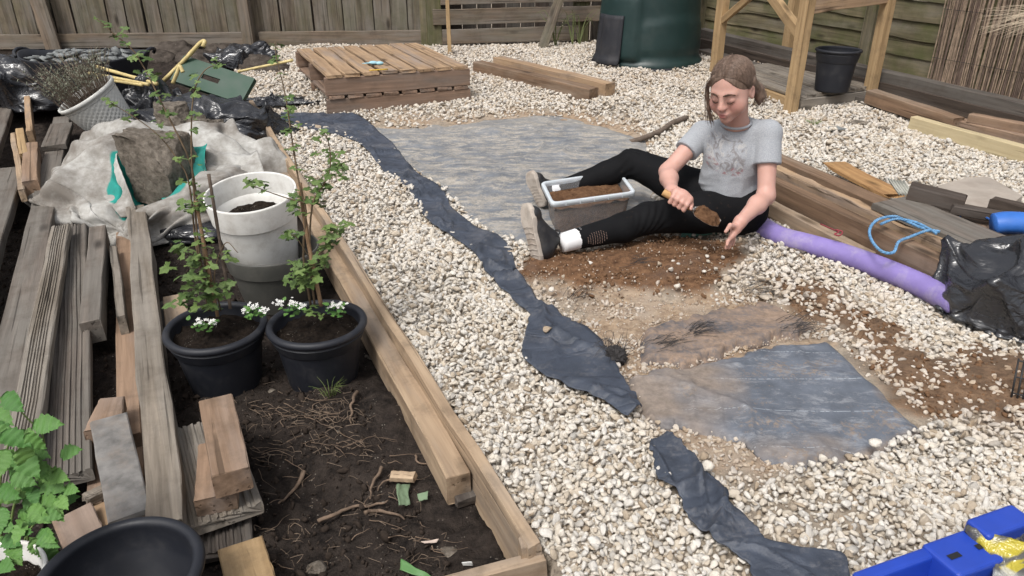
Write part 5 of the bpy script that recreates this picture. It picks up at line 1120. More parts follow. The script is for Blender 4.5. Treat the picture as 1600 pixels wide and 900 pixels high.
for k in range(70):
    if k < 46: px, py = random.uniform(385, 660), random.uniform(622, 735)
    else: px, py = random.uniform(400, 760), random.uniform(740, 885)
    if px > 545+(py-600)*.62: px -= 90
    a = random.gauss(.15, .5)*random.choice((1, 1, -1)); L_ = random.uniform(18, 62); dx, dy = cos(a)*L_, -sin(a)*L_*.6
    root([(px, py), (px+dx*.4+random.gauss(0, 4), py+dy*.4+random.gauss(0, 4)), (px+dx, py+dy)], random.uniform(.0007, .0019), 'thin dry root strewn on the dark soil', .010, 14, group=gr)
# fine straw-like root fibres, too many to count
m = MB()
for k in range(300):
    if k < 190: px, py = random.gauss(520, 75), random.gauss(660, 28)
    else: px, py = random.uniform(390, 740), random.uniform(690, 890)
    if px > 535+(py-600)*.68 or px < 345: continue
    a = random.uniform(0, 6.28); L_ = random.uniform(6, 26); q0 = SG(px, py, .008); q2 = SG(px+cos(a)*L_, py+sin(a)*L_*.7, .010+random.uniform(0, .012)); mid_ = (q0+q2)/2+Vector((random.gauss(0, .006), random.gauss(0, .006), random.uniform(0, .010)))
    m.add(*tube(spline([q0, mid_, q2], 5), random.uniform(.0004, .0010), 3))
tag(obj('root_fibres', m.mesh('root_fibres', plain('straw_fibre', (.18, .135, .1), .9, .2, .4, 0, bump=0))), 'fine pale root fibres strewn over the bed soil', 'roots', kind='stuff')
# green litter
s = NT('green_leaf_litter'); M_LIT = s.out(s.mix(s.noise(s.coord('Object'), 40, 4), (.10, .15, .085), (.2, .27, .17)), .7, .3)
def scrapm(label, pts, mat, seed, name, cat, amp=.012, lift=.014):
    c4 = [SG(*q, lift) for q in pts]; U, V = np.meshgrid(np.linspace(0, 1, 12), np.linspace(0, 1, 9), indexing='ij'); p = sum(np.array(c)[None, None]*w_[..., None] for c, w_ in zip(c4, ((1-U)*(1-V), U*(1-V), U*V, (1-U)*V)))
    p[..., 2] += amp*np.abs(ridge(p*16+seed, 3, seed)); p[..., :2] += .005*np.stack((vn(p*30, seed), vn(p*30+7, seed)), -1); o = obj(name, mesh(name, p.reshape(-1, 3), gridf(12, 9), mat, True)); o.modifiers.new('t', 'SOLIDIFY').thickness = .0015; return tag(o, label, cat)
scrapm('crumpled pale green leaf lying on the dark soil', [(618, 765), (640, 760), (640, 792), (624, 795)], M_LIT, 3, 'torn_leaf', 'leaf', .02); scrapm('smaller dull green leaf beside the crumpled pale one', [(652, 775), (668, 772), (670, 785), (655, 786)], M_LIT, 5, 'torn_leaf', 'leaf', .012)
scrapm('curved green plastic strip lying in the soil by the end board', [(628, 876), (680, 902), (675, 912), (626, 892)], plain('green_strip', (.10, .22, .075), .5), 7, 'plastic_strip', 'strip', .006)
scrapm('pink-white torn scrap on the soil near the corner block', [(660, 846), (688, 843), (684, 849), (664, 851)], plain('scrap_pale', (.5, .4, .34), .7), 9, 'paper_scrap', 'scrap', .004); scrapm('white oval scrap on the soil beside the end board', [(722, 880), (738, 879), (739, 885), (724, 885)], plain('scrap_white', (.7, .7, .68), .7), 11, 'paper_scrap', 'scrap', .003)
for label, px, py, r_, sd in (('grey stone at the front of the soil bed beside the cut block', 500, 888, .026, 5), ('grey stone sitting in the soil near the end board', 705, 862, .022, 6), ('pale stone in front of the cane bush pot', 425, 610, .014, 7), ('round stone beside the inner edging beam', 580, 560, .013, 8), ('pale stone pair member beside the inner edging beam', 573, 556, .009, 9)):
    tag(obj('soil_stone', mesh('soil_stone', stone_shape(300+sd, ICO3)*r_, ICO3[1], M_CONC, False), Matrix.Translation(SG(px, py, r_*.3))), label, 'stone')
# grass tufts
def tuft(label, base, n, h, col='tuft_green'):
    m = MB()
    for k in range(n):
        a = random.uniform(0, 6.28); d = Vector((cos(a), sin(a), 0)); p = Vector(base)+d*random.uniform(0, .02); m.add(*tube(spline([p, p+d*.015+Vector((0, 0, h*.6)), p+d*.04+Vector((0, 0, h*random.uniform(.6, 1)))], 5), .0012, 3, .0003))
    tag(obj('grass_tuft', m.mesh('grass_tuft', plain(col, (.12, .16, .05), .7, .3, .3, 0, bump=0) if col not in bpy.data.materials else bpy.data.materials[col])), label, 'grass')
tuft('small grass tuft in the soil before the cane bush pot', SG(516, 618), 24, .05); tuft('grass tuft in the gravel before the wooden stand', G(1270, 196), 40, .04); tuft('grass tuft beside the pale new beam', G(1560, 212), 50, .06)
# ---------------------------------------------------------------- solids from distance fields (for the child and soft things)
class SDF:
    def __init__(s, lo, hi, h):
        s.lo = np.array(lo, float); s.h = h; s.n = np.ceil((np.array(hi)-s.lo)/h).astype(int)+1; s.v = np.full(s.n, .06, np.float32)
    def win(s, lo, hi):
        a = np.clip(np.floor((np.array(lo)-s.lo)/s.h).astype(int), 0, s.n-1); b = np.clip(np.ceil((np.array(hi)-s.lo)/s.h).astype(int)+1, 1, s.n)
        sl = tuple(slice(i, j) for i, j in zip(a, b)); g = np.meshgrid(*[np.arange(i, j)*s.h+o for i, j, o in zip(a, b, s.lo)], indexing='ij')
        return sl, np.stack(g, -1)
    def comb(s, sl, d, k, op):
        a = s.v[sl]
        if op == 'u': h_ = np.clip(.5+.5*(a-d)/k, 0, 1); s.v[sl] = a*(1-h_)+d*h_-k*h_*(1-h_)
        else: h_ = np.clip(.5-.5*(a+d)/k, 0, 1); s.v[sl] = a*(1-h_)-d*h_+k*h_*(1-h_)     # subtract
    def cap(s, a, b, ra, rb, k=.02, op='u', squash=None, flat=False):
        a, b = np.array(a, float), np.array(b, float); m = max(ra, rb)+k+.03; sl, p = s.win(np.minimum(a, b)-m, np.maximum(a, b)+m)
        ab = b-a; t = np.clip(((p-a)@ab)/(ab@ab+1e-12), 0, 1); q = p-(a+t[..., None]*ab)
        if squash is not None: ax, f_ = squash; ax = np.array(ax, float); ax /= np.linalg.norm(ax); q = q+ax*((q@ax)*(1/f_-1))[..., None]
        dd = np.linalg.norm(q, axis=-1)-(ra+t*(rb-ra))
        if flat: dd = np.maximum(dd, (p-b)@(ab/np.linalg.norm(ab)))
        s.comb(sl, dd, k, op)
    def ell(s, c_, r, R=None, k=.02, op='u'):
        c_ = np.array(c_, float); r = np.array(r, float); m = r.max()+k+.03; sl, p = s.win(c_-m, c_+m); q = p-c_
        if R is not None: q = q@np.array(R)
        k0 = np.linalg.norm(q/r, axis=-1); k1 = np.linalg.norm(q/(r*r), axis=-1)+1e-9; s.comb(sl, k0*(k0-1)/k1, k, op)
    def cut(s, pt, n_, box=None, k=.004):              # remove the side n_ points to
        n_ = np.array(n_, float); n_ /= np.linalg.norm(n_); sl, p = s.win(*(box or (s.lo, s.lo+s.n*s.h))); s.v[sl] = np.maximum(s.v[sl], (p-np.array(pt, float))@n_)
    def mesh(s, name, mat, relax=2):
        v = s.v; ins = v < 0; nx, ny, nz = v.shape
        cs_ = [ins[i:nx-1+i, j:ny-1+j, k:nz-1+k] for i in (0, 1) for j in (0, 1) for k in (0, 1)]
        anyi = np.logical_or.reduce(cs_); alli = np.logical_and.reduce(cs_); act = anyi & ~alli; idx = np.full(act.shape, -1, np.int64); I = np.argwhere(act); idx[act] = np.arange(len(I))
        acc = np.zeros((len(I), 3)); cnt = np.zeros(len(I)); off = [(i, j, k) for i in (0, 1) for j in (0, 1) for k in (0, 1)]
        for a in off:
            for ax in range(3):
                if a[ax]: continue
                b = list(a); b[ax] = 1; va = v[tuple((I+a).T)]; vb = v[tuple((I+b).T)]; m = (va < 0) != (vb < 0); t = np.where(m, va/(va-vb+1e-12), 0); q = np.tile(np.array(a, float), (len(I), 1)); q[:, ax] = t; acc += np.where(m[:, None], q, 0); cnt += m
        P_ = s.lo+(I+acc/cnt[:, None])*s.h; Fs = []
        for ax in range(3):
            u_, w_ = [(1, 2), (2, 0), (0, 1)][ax]; A_ = [slice(None)]*3; B_ = [slice(None)]*3; A_[ax] = slice(0, -1); B_[ax] = slice(1, None); ch = ins[tuple(A_)] != ins[tuple(B_)]; E = np.argwhere(ch)
            E = E[(E[:, u_] > 0) & (E[:, w_] > 0) & (E[:, u_] < v.shape[u_]-1) & (E[:, w_] < v.shape[w_]-1)]
            def cell(du, dw): q = E.copy(); q[:, u_] -= du; q[:, w_] -= dw; return idx[tuple(q.T)]
            qd = np.stack((cell(1, 1), cell(0, 1), cell(0, 0), cell(1, 0)), -1); fl = ~ins[tuple(E.T)]; qd[fl] = qd[fl][:, ::-1]; Fs.append(qd)
        Fq = np.concatenate(Fs)
        for _ in range(relax):                          # gentle smoothing
            sm = np.zeros_like(P_); ct = np.zeros(len(P_))
            for i in range(4):
                np.add.at(sm, Fq[:, i], P_[Fq[:, (i+1) % 4]]); np.add.at(ct, Fq[:, i], 1)
            P_ = P_*.5+.5*sm/np.maximum(ct, 1)[:, None]
        return P_, Fq
# ---------------------------------------------------------------- skeleton of the seated child (pixels + distance)
J = dict(pel=W(1138, 322, 3.00), waist=W(1140, 285, 3.00), chest=W(1146, 240, 2.97), neck0=W(1150, 200, 2.955), head=W(1143, 139, 2.88),
    rsh=W(1098, 208, 3.04), relb=W(1043, 268, 2.93), rwri=W(1050, 299, 2.735), lsh=W(1200, 208, 2.90), lelb=W(1197, 306, 2.80), lwri=W(1157, 346, 2.64),
    lhip=W(1160, 328, 2.93), lknee=W(1012, 341, 2.80), lank=W(888, 377, 2.665), rhip=W(1096, 304, 3.06), rknee=W(988, 254, 3.26), rank=W(864, 300, 3.26))
J['pel'].z = max(J['pel'].z, .115)
per = thing('person', 'seated child in grey T-shirt and black leggings holding a trowel of sand', 'person', (J['pel'].x, J['pel'].y, 0))
# head frame: hx = her left, hy = up, hz = where the face points
hz_ = Vector((-.58, -.76, -.30)).normalized(); hx_v = Vector((0, 0, 1)).cross(hz_).normalized(); hx_v = -hx_v if hx_v.x < 0 else hx_v
hy_v = hz_.cross(hx_v); hy_v = -hy_v if hy_v.z < 0 else hy_v
RH = Matrix((hx_v, hy_v, hz_)).transposed(); Rn = np.array(RH); HC = np.array(J['head']); HS = 1.0
rollm = Matrix.Rotation(radians(4), 3, hz_); RH = rollm @ RH; Rn = np.array(RH)
def hp3(x_, y_, z_): return HC+Rn@np.array((x_, y_, z_))*HS
bd = SDF((J['rank'].x-.2, 2.45, -.03), (J['lsh'].x+.17, 3.45, .84), .0042)
# trunk
bd.cap(J['pel'], J['waist'], .085, .078, .03); bd.cap(J['waist'], J['chest'], .078, .074, .03); bd.cap(J['rsh'], J['lsh'], .038, .038, .03); bd.cap(J['chest'], J['neck0'], .07, .043, .04)
bd.cap(J['neck0'], hp3(0, -.045, -.035), .045, .046, .03)
# limbs
def mixv(a, b, t): return Vector(a)*(1-t)+Vector(b)*t
bd.cap(J['rsh'], J['relb'], .041, .032, .02); bd.cap(J['relb'], mixv(J['relb'], J['rwri'], .35), .032, .034, .02); bd.cap(mixv(J['relb'], J['rwri'], .35), J['rwri'], .034, .022, .02)
bd.cap(J['lsh'], J['lelb'], .041, .033, .02); bd.cap(J['lelb'], mixv(J['lelb'], J['lwri'], .35), .033, .034, .02); bd.cap(mixv(J['lelb'], J['lwri'], .35), J['lwri'], .034, .022, .02)
for a, b, c_ in (('lhip', 'lknee', 'lank'), ('rhip', 'rknee', 'rank')):
    bd.cap(J[a], J[b], .06, .038, .02); bd.cap(J[b], mixv(J[b], J[c_], .35), .038, .036, .015); bd.cap(mixv(J[b], J[c_], .35), J[c_], .036, .028, .015)
# head
bd.ell(hp3(0, .03, -.012), (.072, .082, .092), Rn, .01); bd.ell(hp3(0, -.025, .025), (.0665, .074, .061), Rn, .03); bd.ell(hp3(0, -.086, .055), (.024, .018, .020), Rn, .03)
for sg in (-1, 1):
    bd.ell(hp3(sg*.041, -.044, .043), (.028, .030, .027), Rn, .022); bd.cap(hp3(sg*.012, .016, .080), hp3(sg*.042, .016, .066), .008, .007, .016)
    bd.ell(hp3(sg*.031, -.004, .095), (.018, .012, .0115), Rn, .016, 's'); bd.ell(hp3(sg*.030, -.006, .0745), (.0155, .0125, .0125), Rn, .006)
    bd.ell(hp3(sg*.075, -.012, -.012), (.010, .030, .018), Rn, .008); bd.ell(hp3(sg*.083, -.012, -.008), (.006, .018, .010), Rn, .006, 's')
    bd.ell(hp3(sg*.010, -.034, .093), (.0085, .0075, .010), Rn, .008)
bd.cap(hp3(0, .008, .082), hp3(0, -.030, .103), .0075, .0105, .014)
bd.ell(hp3(0, -.062, .076), (.024, .020, .018), Rn, .012)
bd.cap(hp3(-.016, -.0600, .0900), hp3(.016, -.0600, .0900), .0045, .0045, .006); bd.cap(hp3(-.006, -.0575, .0950), hp3(.006, -.0575, .0950), .0050, .0050, .006); bd.cap(hp3(-.010, -.0690, .0925), hp3(.010, -.0690, .0925), .0058, .0058, .006)
bd.cap(hp3(-.019, -.0640, .0960), hp3(.019, -.0640, .0960), .0020, .0020, .003, 's'); bd.ell(hp3(0, -.092, .072), (.018, .014, .014), Rn, .015)
# right hand: closed round the trowel handle
TH0, TH1 = W(1038, 301, 2.700), W(1079, 325, 2.665)       # handle end, ferrule
tax = (TH1-TH0).normalized(); toCam = (Vector((0, 0, H))-TH0).normalized(); rw = J['rwri']
hc_ = mixv(TH0, TH1, .56); side_ = tax.cross(toCam).normalized(); side_ = side_ if side_.z > 0 else -side_      # up across the handle
front = side_.cross(tax).normalized(); front = front if front.dot(toCam) > 0 else -front
palm = hc_+side_*.022+front*.006
bd.cap(rw, palm, .024, .026, .02); bd.cap(palm-tax*.024+front*.004, palm+tax*.026+front*.004, .021, .020, .012)
for k, (o_, ln) in enumerate(((-.031, .9), (-.011, 1.0), (.0095, 1.0), (.029, .92))):      # four fingers: knuckle, middle joint, tip
    a = hc_+tax*o_+side_*.026+front*.018; b = hc_+tax*(o_+.002)+front*.031*ln+side_*.002; c_ = hc_+tax*(o_+.003)-side_*.020+front*.020; d = hc_+tax*(o_+.004)-side_*.018-front*.004
    bd.cap(a, b, .0098, .0090, .006); bd.cap(b, c_, .0090, .0082, .004); bd.cap(c_, d, .0080, .0070, .004)
bd.cap(palm+tax*.020-front*.012, hc_+tax*.046+front*.004+side_*.012, .011, .0095, .010); bd.cap(hc_+tax*.046+front*.004+side_*.012, hc_+tax*.052+front*.018-side_*.002, .0092, .0078, .004)
# left hand: open, fingers hanging
lw = J['lwri']; kn = W(1146, 363, 2.625); bd.cap(lw, mixv(lw, kn, .6), .023, .022, .015)
acr = Vector((.35, .75, .25)).normalized()                # across the palm
bd.cap(mixv(lw, kn, .55)-acr*.016, kn-acr*.020, .016, .0135, .012); bd.cap(mixv(lw, kn, .55)+acr*.016, kn+acr*.020, .016, .013, .012)
tips = [(W(1137, 377, 2.600), W(1136, 383, 2.590)), (W(1137, 380, 2.612), W(1134, 388, 2.602)), (W(1141, 380, 2.632), W(1139, 388, 2.625)), (W(1146, 377, 2.655), W(1145, 383, 2.650))]
for k, (m_, t_) in enumerate(tips):
    a = kn+acr*(-.024+.016*k); bd.cap(a, m_, .0090, .0080, .005); bd.cap(m_, t_, .0080, .0068, .004)
bd.cap(mixv(lw, kn, .25)-acr*.02, W(1141, 352, 2.592), .0105, .0092, .01); bd.cap(W(1141, 352, 2.592), W(1134, 362, 2.585), .0090, .0074, .004)
v, f = bd.mesh('body', None, 2)
# skin colour, with redder cheeks, lips, knuckles (in the head's own frame)
loc = (v-HC)@Rn; lx_, ly_, lz_ = loc.T
def blob(c_, r): return np.exp(-(((loc-np.array(c_))/np.array(r))**2).sum(1))
col = np.tile(np.array((.52, .305, .25)), (len(v), 1)); col += .03*fbm(v*30, 3, 2)[:, None]
red = np.clip(blob((.040, -.034, .07), (.026, .022, .03))+blob((-.040, -.034, .07), (.026, .022, .03))+.5*blob((0, -.032, .105), (.014, .012, .014)), 0, 1)
nearhead = np.linalg.norm(loc, axis=1) < .16
col = col*(1-(red*nearhead*.42)[:, None])+np.array((.46, .165, .145))*(red*nearhead*.42)[:, None]
lip = np.clip(blob((0, -.0590, .097), (.017, .0050, .014))+blob((0, -.0690, .096), (.015, .0058, .014)), 0, 1)*nearhead
col = col*(1-lip[:, None]*.8)+np.array((.38, .115, .12))*lip[:, None]*.8
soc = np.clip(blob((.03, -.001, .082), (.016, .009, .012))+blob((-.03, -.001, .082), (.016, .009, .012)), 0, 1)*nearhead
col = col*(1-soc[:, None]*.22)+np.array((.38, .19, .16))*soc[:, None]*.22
hand = np.exp(-(((v-np.array(kn))/.05)**2).sum(1))+np.exp(-(((v-np.array(hc_))/.05)**2).sum(1)); hand = np.clip(hand, 0, 1)
col = col*(1-hand[:, None]*.35)+np.array((.56, .27, .22))*hand[:, None]*.35
dirtm = np.clip(np.exp(-(((v-np.array(tips[1][1]))/.022)**2).sum(1)), 0, 1); col = col*(1-dirtm[:, None]*.4)+np.array((.3, .16, .1))*dirtm[:, None]*.4
me = mesh('body', v, f, None, True); attc(me, 'skin', col)
s = NT('skin'); me.materials.append(s.out(s.attr('skin', 'GEOMETRY', 'Color'), .48, .35, **{'Subsurface Weight': .12, 'Subsurface Radius': (.012, .005, .003), 'Subsurface Scale': .6}))
s.bump(s.noise(s.coord('Object'), 260, 3), .08, .001)
obj('body', me, None, per)
M_HAIRB = plain('brow_hair', (.055, .035, .025), .8, .2, .2, 0, bump=0)
for sg in (-1, 1):
    c_ = spline([hp3(sg*.010, .0165, .0955), hp3(sg*.022, .0205, .0935), hp3(sg*.036, .0200, .0850), hp3(sg*.048, .0130, .0735)], 14); vv, ff = tube(c_, [.0018+.0018*sin(pi*min(1, i/10)) for i in range(14)], 6)
    obj('eyebrow', MB().add(vv, ff).mesh('eyebrow', plain('brow', (.07, .042, .03), .8, .2) if 'brow' not in bpy.data.materials else bpy.data.materials['brow'], True), None, per)
    c_ = spline([hp3(sg*.0165, -.0125, .0835), hp3(sg*.024, -.0160, .0868), hp3(sg*.033, -.0160, .0850), hp3(sg*.044, -.0110, .0765)], 14)
    obj('eyelashes', MB().add(*tube(c_, [.0008+.0012*sin(pi*i/13) for i in range(14)], 5)).mesh('eyelashes', M_HAIRB, True), None, per)
# ---------------------------------------------------------------- hair
hr = SDF(tuple(HC-.25), tuple(HC+.22), .0038)
hr.ell(hp3(0, .033, -.016), (.0785, .0860, .0970), Rn, .01)
sl, p = hr.win(HC-.25, HC+.22); q = (p-HC)@Rn; qx, qy, qz = q[..., 0], q[..., 1], q[..., 2]
line = (qy-.073*smooth(.0, .085, qz)-.005+.036*smooth(.0, -.09, qz)+.046*(np.abs(qx)/.07)**1.3*smooth(.0, .07, qz))     # hairline: keep above
line = line+np.where(qz < .01, .02*smooth(.02, -.03, qz), 0)
hr.v[sl] = np.maximum(hr.v[sl], -line*.8)
az = np.arctan2(qx, qz+.4*qy); gro = .0012*vn(q*np.array((20, 60, 60)), 8); hr.v[sl] += gro
hr.v[sl] += .002*np.exp(-(qx/.004)**2)*(qy > .04)                # parting
tl = [hp3(.035, -.02, -.085), hp3(.062, -.045, -.092), hp3(.074, -.070, -.086), hp3(.072, -.095, -.078)]
for (a, b), (ra, rb) in zip(zip(tl[:-1], tl[1:]), ((.024, .021), (.021, .018), (.018, .007))): hr.cap(a, b, ra, rb, .015)
hr.cap(hp3(.070, .02, -.03), tl[1], .016, .018, .02)
fs = [hp3(-.040, .074, .055), hp3(-.068, .040, .052), hp3(-.076, -.01, .050), hp3(-.074, -.06, .056), hp3(-.064, -.10, .060)]
for (a, b), (ra, rb) in zip(zip(fs[:-1], fs[1:]), ((.005, .0045), (.0045, .0045), (.0045, .006), (.006, .002))): hr.cap(a, b, ra, rb, .01)
v, f = hr.mesh('hair', None, 1)
mb = MB(); rs = np.random.default_rng(5)
def onscalp(x_, y_, z_, up_=.0015):
    q = np.array((x_, y_, z_))-np.array((0, .033, -.016)); q = q/np.linalg.norm(q/np.array((.0785+up_, .0860+up_, .0970+up_))); return HC+Rn@(q+np.array((0, .033, -.016)))
for k in range(2200):
    sg = 1 if rs.random() < .58 else -1; ph = rs.random()**1.2; th_ = radians(33)+ph*radians(112)
    s0_ = np.array((sg*.002, .033+.086*sin(th_), -.016+.097*cos(th_))); e = np.array((sg*.078, .010-.02*ph+rs.normal(0, .004), .000-.055*ph+rs.normal(0, .004))); st = [onscalp(*s0_, up_=.0008)]
    for u_ in (.2, .4, .6, .8, 1): st.append(onscalp(*(s0_*(1-u_)+e*u_+np.array((sg*.022, .022, .020*(1-ph)))*sin(pi*u_)+rs.normal(0, .0012, 3)), up_=rs.uniform(.0002, .0024)))
    st.append(hp3(*(np.array((.045 if sg > 0 else -.02, -.024, -.086))+rs.normal(0, .008, 3))))
    mb.add(*tube(spline(st, 11), .0007, 3, .0005))
for k in range(60):
    o_ = rs.normal(0, .005, 3); st = [np.array(q_)+o_*(.3+1.0*i/4) for i, q_ in enumerate(fs)]; st[-1] = st[-1]+rs.normal(0, .006, 3)-np.array((0, 0, rs.uniform(0, .02))); mb.add(*tube(spline(st, 10), .0010, 3, .0005))
for k in range(120):
    o_ = rs.normal(0, .011, 3); st = [np.array(q_)+o_ for q_ in tl]; st[-1] = st[-1]+rs.normal(0, .01, 3); mb.add(*tube(spline(st, 10), .0011, 3, .0005))
for k in range(26):                                       # fly-away hairs
    x_, y_ = rs.uniform(-.06, .06), .1; st = [onscalp(x_, .1, rs.uniform(-.05, .06)), onscalp(x_*1.2+.01, .08, rs.uniform(-.06, .05), .008), onscalp(x_*1.3+.02, .05, rs.uniform(-.06, .04), .006)]; mb.add(*tube(spline(st, 8), .0005, 3, .0003))
mb.add(v, f.tolist())
s = NT('brown_hair'); o = s.coord('Object', rnd=False); n = s.noise(s.coord('Object', (1, 1, .35), rnd=False), 120, 4, .6); c = s.ramp(n, [(.3, (.095, .063, .047)), (.5, (.145, .098, .073)), (.72, (.21, .145, .11))]); M_HAIR = s.out(c, .42, .45)
obj('hair', mb.mesh('hair', M_HAIR, True), None, per)
# ---------------------------------------------------------------- T-shirt
ts = SDF((J['rsh'].x-.22, 2.6, .0), (J['lsh'].x+.17, 3.3, .62), .0045)
fdv = Vector((-.38, -.9, 0)).normalized()                  # the way her chest faces
ts.cap(J['pel']+Vector((0, 0, .02)), J['waist'], .120, .110, .03); ts.cap(J['waist'], J['chest'], .108, .104, .04); ts.cap(J['rsh']*1, J['lsh']*1, .049, .049, .04); ts.cap(J['chest'], J['neck0'], .100, .055, .05)
ts.cap(J['chest']+fdv*.02-Vector((0, 0, .02)), J['waist']+fdv*.035, .085, .095, .04)
re_, le_ = mixv(J['rsh'], J['relb'], .48), mixv(J['lsh'], J['lelb'], .50)

mk_ = np.abs(ts.v) < .03; p = ts.lo+np.argwhere(mk_)*ts.h
hdir = np.array((fdv.y, -fdv.x, 0)); cc = p-np.array(J['waist'])
fold = .010*np.clip(ridge(np.stack((cc@hdir*4, cc@np.array(fdv)*4, cc[..., 2]*17+cc@hdir*5), -1), 2, 12), -.3, 1)*smooth(.30, .10, p[..., 2]-.05)
fold += .006*np.clip(ridge(np.stack((p[..., 0]*9, p[..., 1]*9, p[..., 2]*6), -1), 2, 19), -.4, 1)
ts.v[mk_] -= fold.astype(np.float32); del p, cc, fold
bx_ = lambda c_, r: (np.array(c_)-r, np.array(c_)+r)
ts.cap(J['rsh'], re_, .050, .052, .012, flat=True); ts.cap(J['lsh'], le_, .051, .054, .012, flat=True)
hem = J['pel']+Vector((0, 0, .02)); ts.cut(hem, Vector((.10, -.22, -1)), (ts.lo, ts.lo+np.array((2, 2, .26))))
nk = J['neck0']+fdv*.03+Vector((0, 0, .028)); ts.ell(nk, (.060, .056, .034), None, .006, 's'); ts.cut(J['neck0']+Vector((0, 0, .045)), (0, -.15, 1), bx_(J['neck0']+Vector((0, 0, .1)), .07))
v, f = ts.mesh('t_shirt', None, 1)
me = mesh('t_shirt', v, f, None, True)
ctr = np.array(W(1128, 262, 2.86)); hd = np.array(Vector((fdv.y*-1, fdv.x, 0))); lu = (v-ctr)@np.array((.92, -.39, 0)); lv = v[:, 2]-ctr[2]+.15*lu; front_ = ((v-np.array(J['chest']))@np.array(fdv)) > .02
att(me, 'pu', lu); att(me, 'pv', lv); att(me, 'pf', front_.astype(float))
s = NT('grey_jersey'); o = s.coord('Object', rnd=False); hn = s.noise(o, 300, 2, .5); c = s.mix(s.lin(hn, .35, .65), (.285, .30, .325), (.37, .385, .41))
pu, pv = s.attr('pu'), s.attr('pv'); cv = s.n('CombineXYZ'); s.put(cv.inputs[0], pu); s.put(cv.inputs[1], pv)
ell = s.math('ADD', s.math('POWER', s.math('DIVIDE', pu, .085), 4), s.math('POWER', s.math('DIVIDE', s.math('SUBTRACT', pv, .045), .075), 4)); mask = s.math('MULTIPLY', s.lin(ell, .7, 1.1, 1, 0), s.attr('pf'))
pn = s.noise(cv.outputs[0], 24, 4, .6, 1.1); pn2 = s.noise(cv.outputs[0], 38, 2, .5, 1.2)
art = s.ramp(pn, [(.34, (.13, .12, .12)), (.44, (.22, .2, .2)), (.5, (.30, .30, .31)), (.57, (.5, .48, .46)), (.64, (.24, .23, .23))]); art = s.mix(s.math('MULTIPLY', s.lin(pn2, .54, .6), s.lin(pv, .035, .0)), art, (.26, .10, .11))
c = s.mix(s.math('MULTIPLY', mask, s.lin(s.math('ABSOLUTE', s.math('SUBTRACT', pn, .5)), .02, .08, .1, .75)), c, art)
s.bump(s.math('ADD', s.noise(o, 420, 2), s.noise(s.coord('Object', (1, 1, 3), rnd=False), 22, 3, .5, 1.0)), .28, .004)
me.materials.append(s.out(c, .92, .15, **{'Sheen Weight': .15})); shirt = obj('t_shirt', me, None, per)
ring = [J['neck0']+fdv*.028+Vector((0, 0, .026))+Vector((cos(a)*.057, sin(a)*.054, .014*sin(a+.4)+.004)) for a in np.linspace(0, 2*pi, 40)]
obj('collar', MB().add(*tube(ring, .0055, 6)).mesh('collar', bpy.data.materials['grey_jersey'], True), None, shirt)
# ---------------------------------------------------------------- leggings
lg = SDF((J['rank'].x-.06, 2.52, -.03), (J['lhip'].x+.2, 3.5, .36), .005)
lg.cap(J['pel'], J['pel']+Vector((0, 0, .05)), .112, .106, .03); lg.cap(J['lhip'], J['rhip'], .10, .10, .03); lg.ell(J['pel']-fdv*.02, (.16, .13, .12), None, .03)
for a, b, c_ in (('lhip', 'lknee', 'lank'), ('rhip', 'rknee', 'rank')):
    m_ = mixv(J[a], J[b], .45)+Vector((0, 0, .004)); lg.cap(J[a], m_, .094, .083, .03); lg.cap(m_, J[b], .083, .062, .02); cf = mixv(J[b], J[c_], .32)-Vector((0, 0, .010)); lg.cap(J[b], cf, .060, .057, .02); an_ = mixv(J[b], J[c_], .92); lg.cap(cf, an_, .056, .041, .02)
lg.cut(J['pel']+Vector((0, 0, .16)), (0, 0, 1)); 
for b, c_ in (('lknee', 'lank'), ('rknee', 'rank')): lg.cut(mixv(J[b], J[c_], .90), J[c_]-J[b], bx_(J[c_], .09))
lg.cut((0, 0, .004), (0, 0, -1))
mk_ = np.abs(lg.v) < .03; p = lg.lo+np.argwhere(mk_)*lg.h; kd = np.minimum.reduce([np.linalg.norm(p-np.array(J[k_]), axis=-1) for k_ in ('lknee', 'rknee', 'lhip', 'rhip')])
lg.v[mk_] -= (.004*np.sin((p[..., 0]*1.0-p[..., 2]*.8+.6*p[..., 1])*190+5*vn(p*12, 2))*np.exp(-(kd/.08)**2)).astype(np.float32); del p, kd
v, f = lg.mesh('leggings', None, 1)
s = NT('black_jersey'); o = s.coord('Object', rnd=False); c = s.mix(s.noise(o, 14, 4), (.0035, .0035, .0042), (.0075, .0078, .009)); c = s.mix(s.lin(s.noise(o, 50, 4, .7), .64, .74, 0, .3), c, (.1, .065, .04)); s.bump(s.noise(o, 300, 2), .15, .002)
legs = obj('leggings', mesh('leggings', v, f, s.out(c, .8, .15, **{'Sheen Weight': .0}), True), None, per)
# perforated dots on the calf
ax_ = (J['lank']-J['lknee']).normalized(); side2 = ax_.cross(Vector((0, 0, 1))).normalized(); side2 = side2 if side2.y < 0 else -side2; upv = side2.cross(ax_); upv = upv if upv.z > 0 else -upv
dm = MB(); cfp = J['lknee']; leg_v = v
for i in range(9):
    for j in range(9):
        if ((i-4)/4.6)**2+((j-4)/4.6)**2 > 1: continue
        t = .60+i*.027; an_ = (j-4)*.13+.05; c0 = mixv(J['lknee'], J['lank'], t); d = side2*cos(an_)+upv*sin(an_); c0 = np.array(c0); pr = (leg_v-c0); al = pr@np.array(d); off_ = np.linalg.norm(pr-np.outer(al, np.array(d)), axis=1); ok = (off_ < .007) & (al > 0)
        if not ok.any(): continue
        q = Vector(c0)+d*float(al[ok].max()); vv = ICO1[0]*.0017+np.array(q); dm.add(vv, ICO1[1].tolist())
if dm.n: tag(obj('perforations', dm.mesh('perforations', plain('mesh_dot', (.25, .17, .14), .8)), None, legs), kind='stuff')
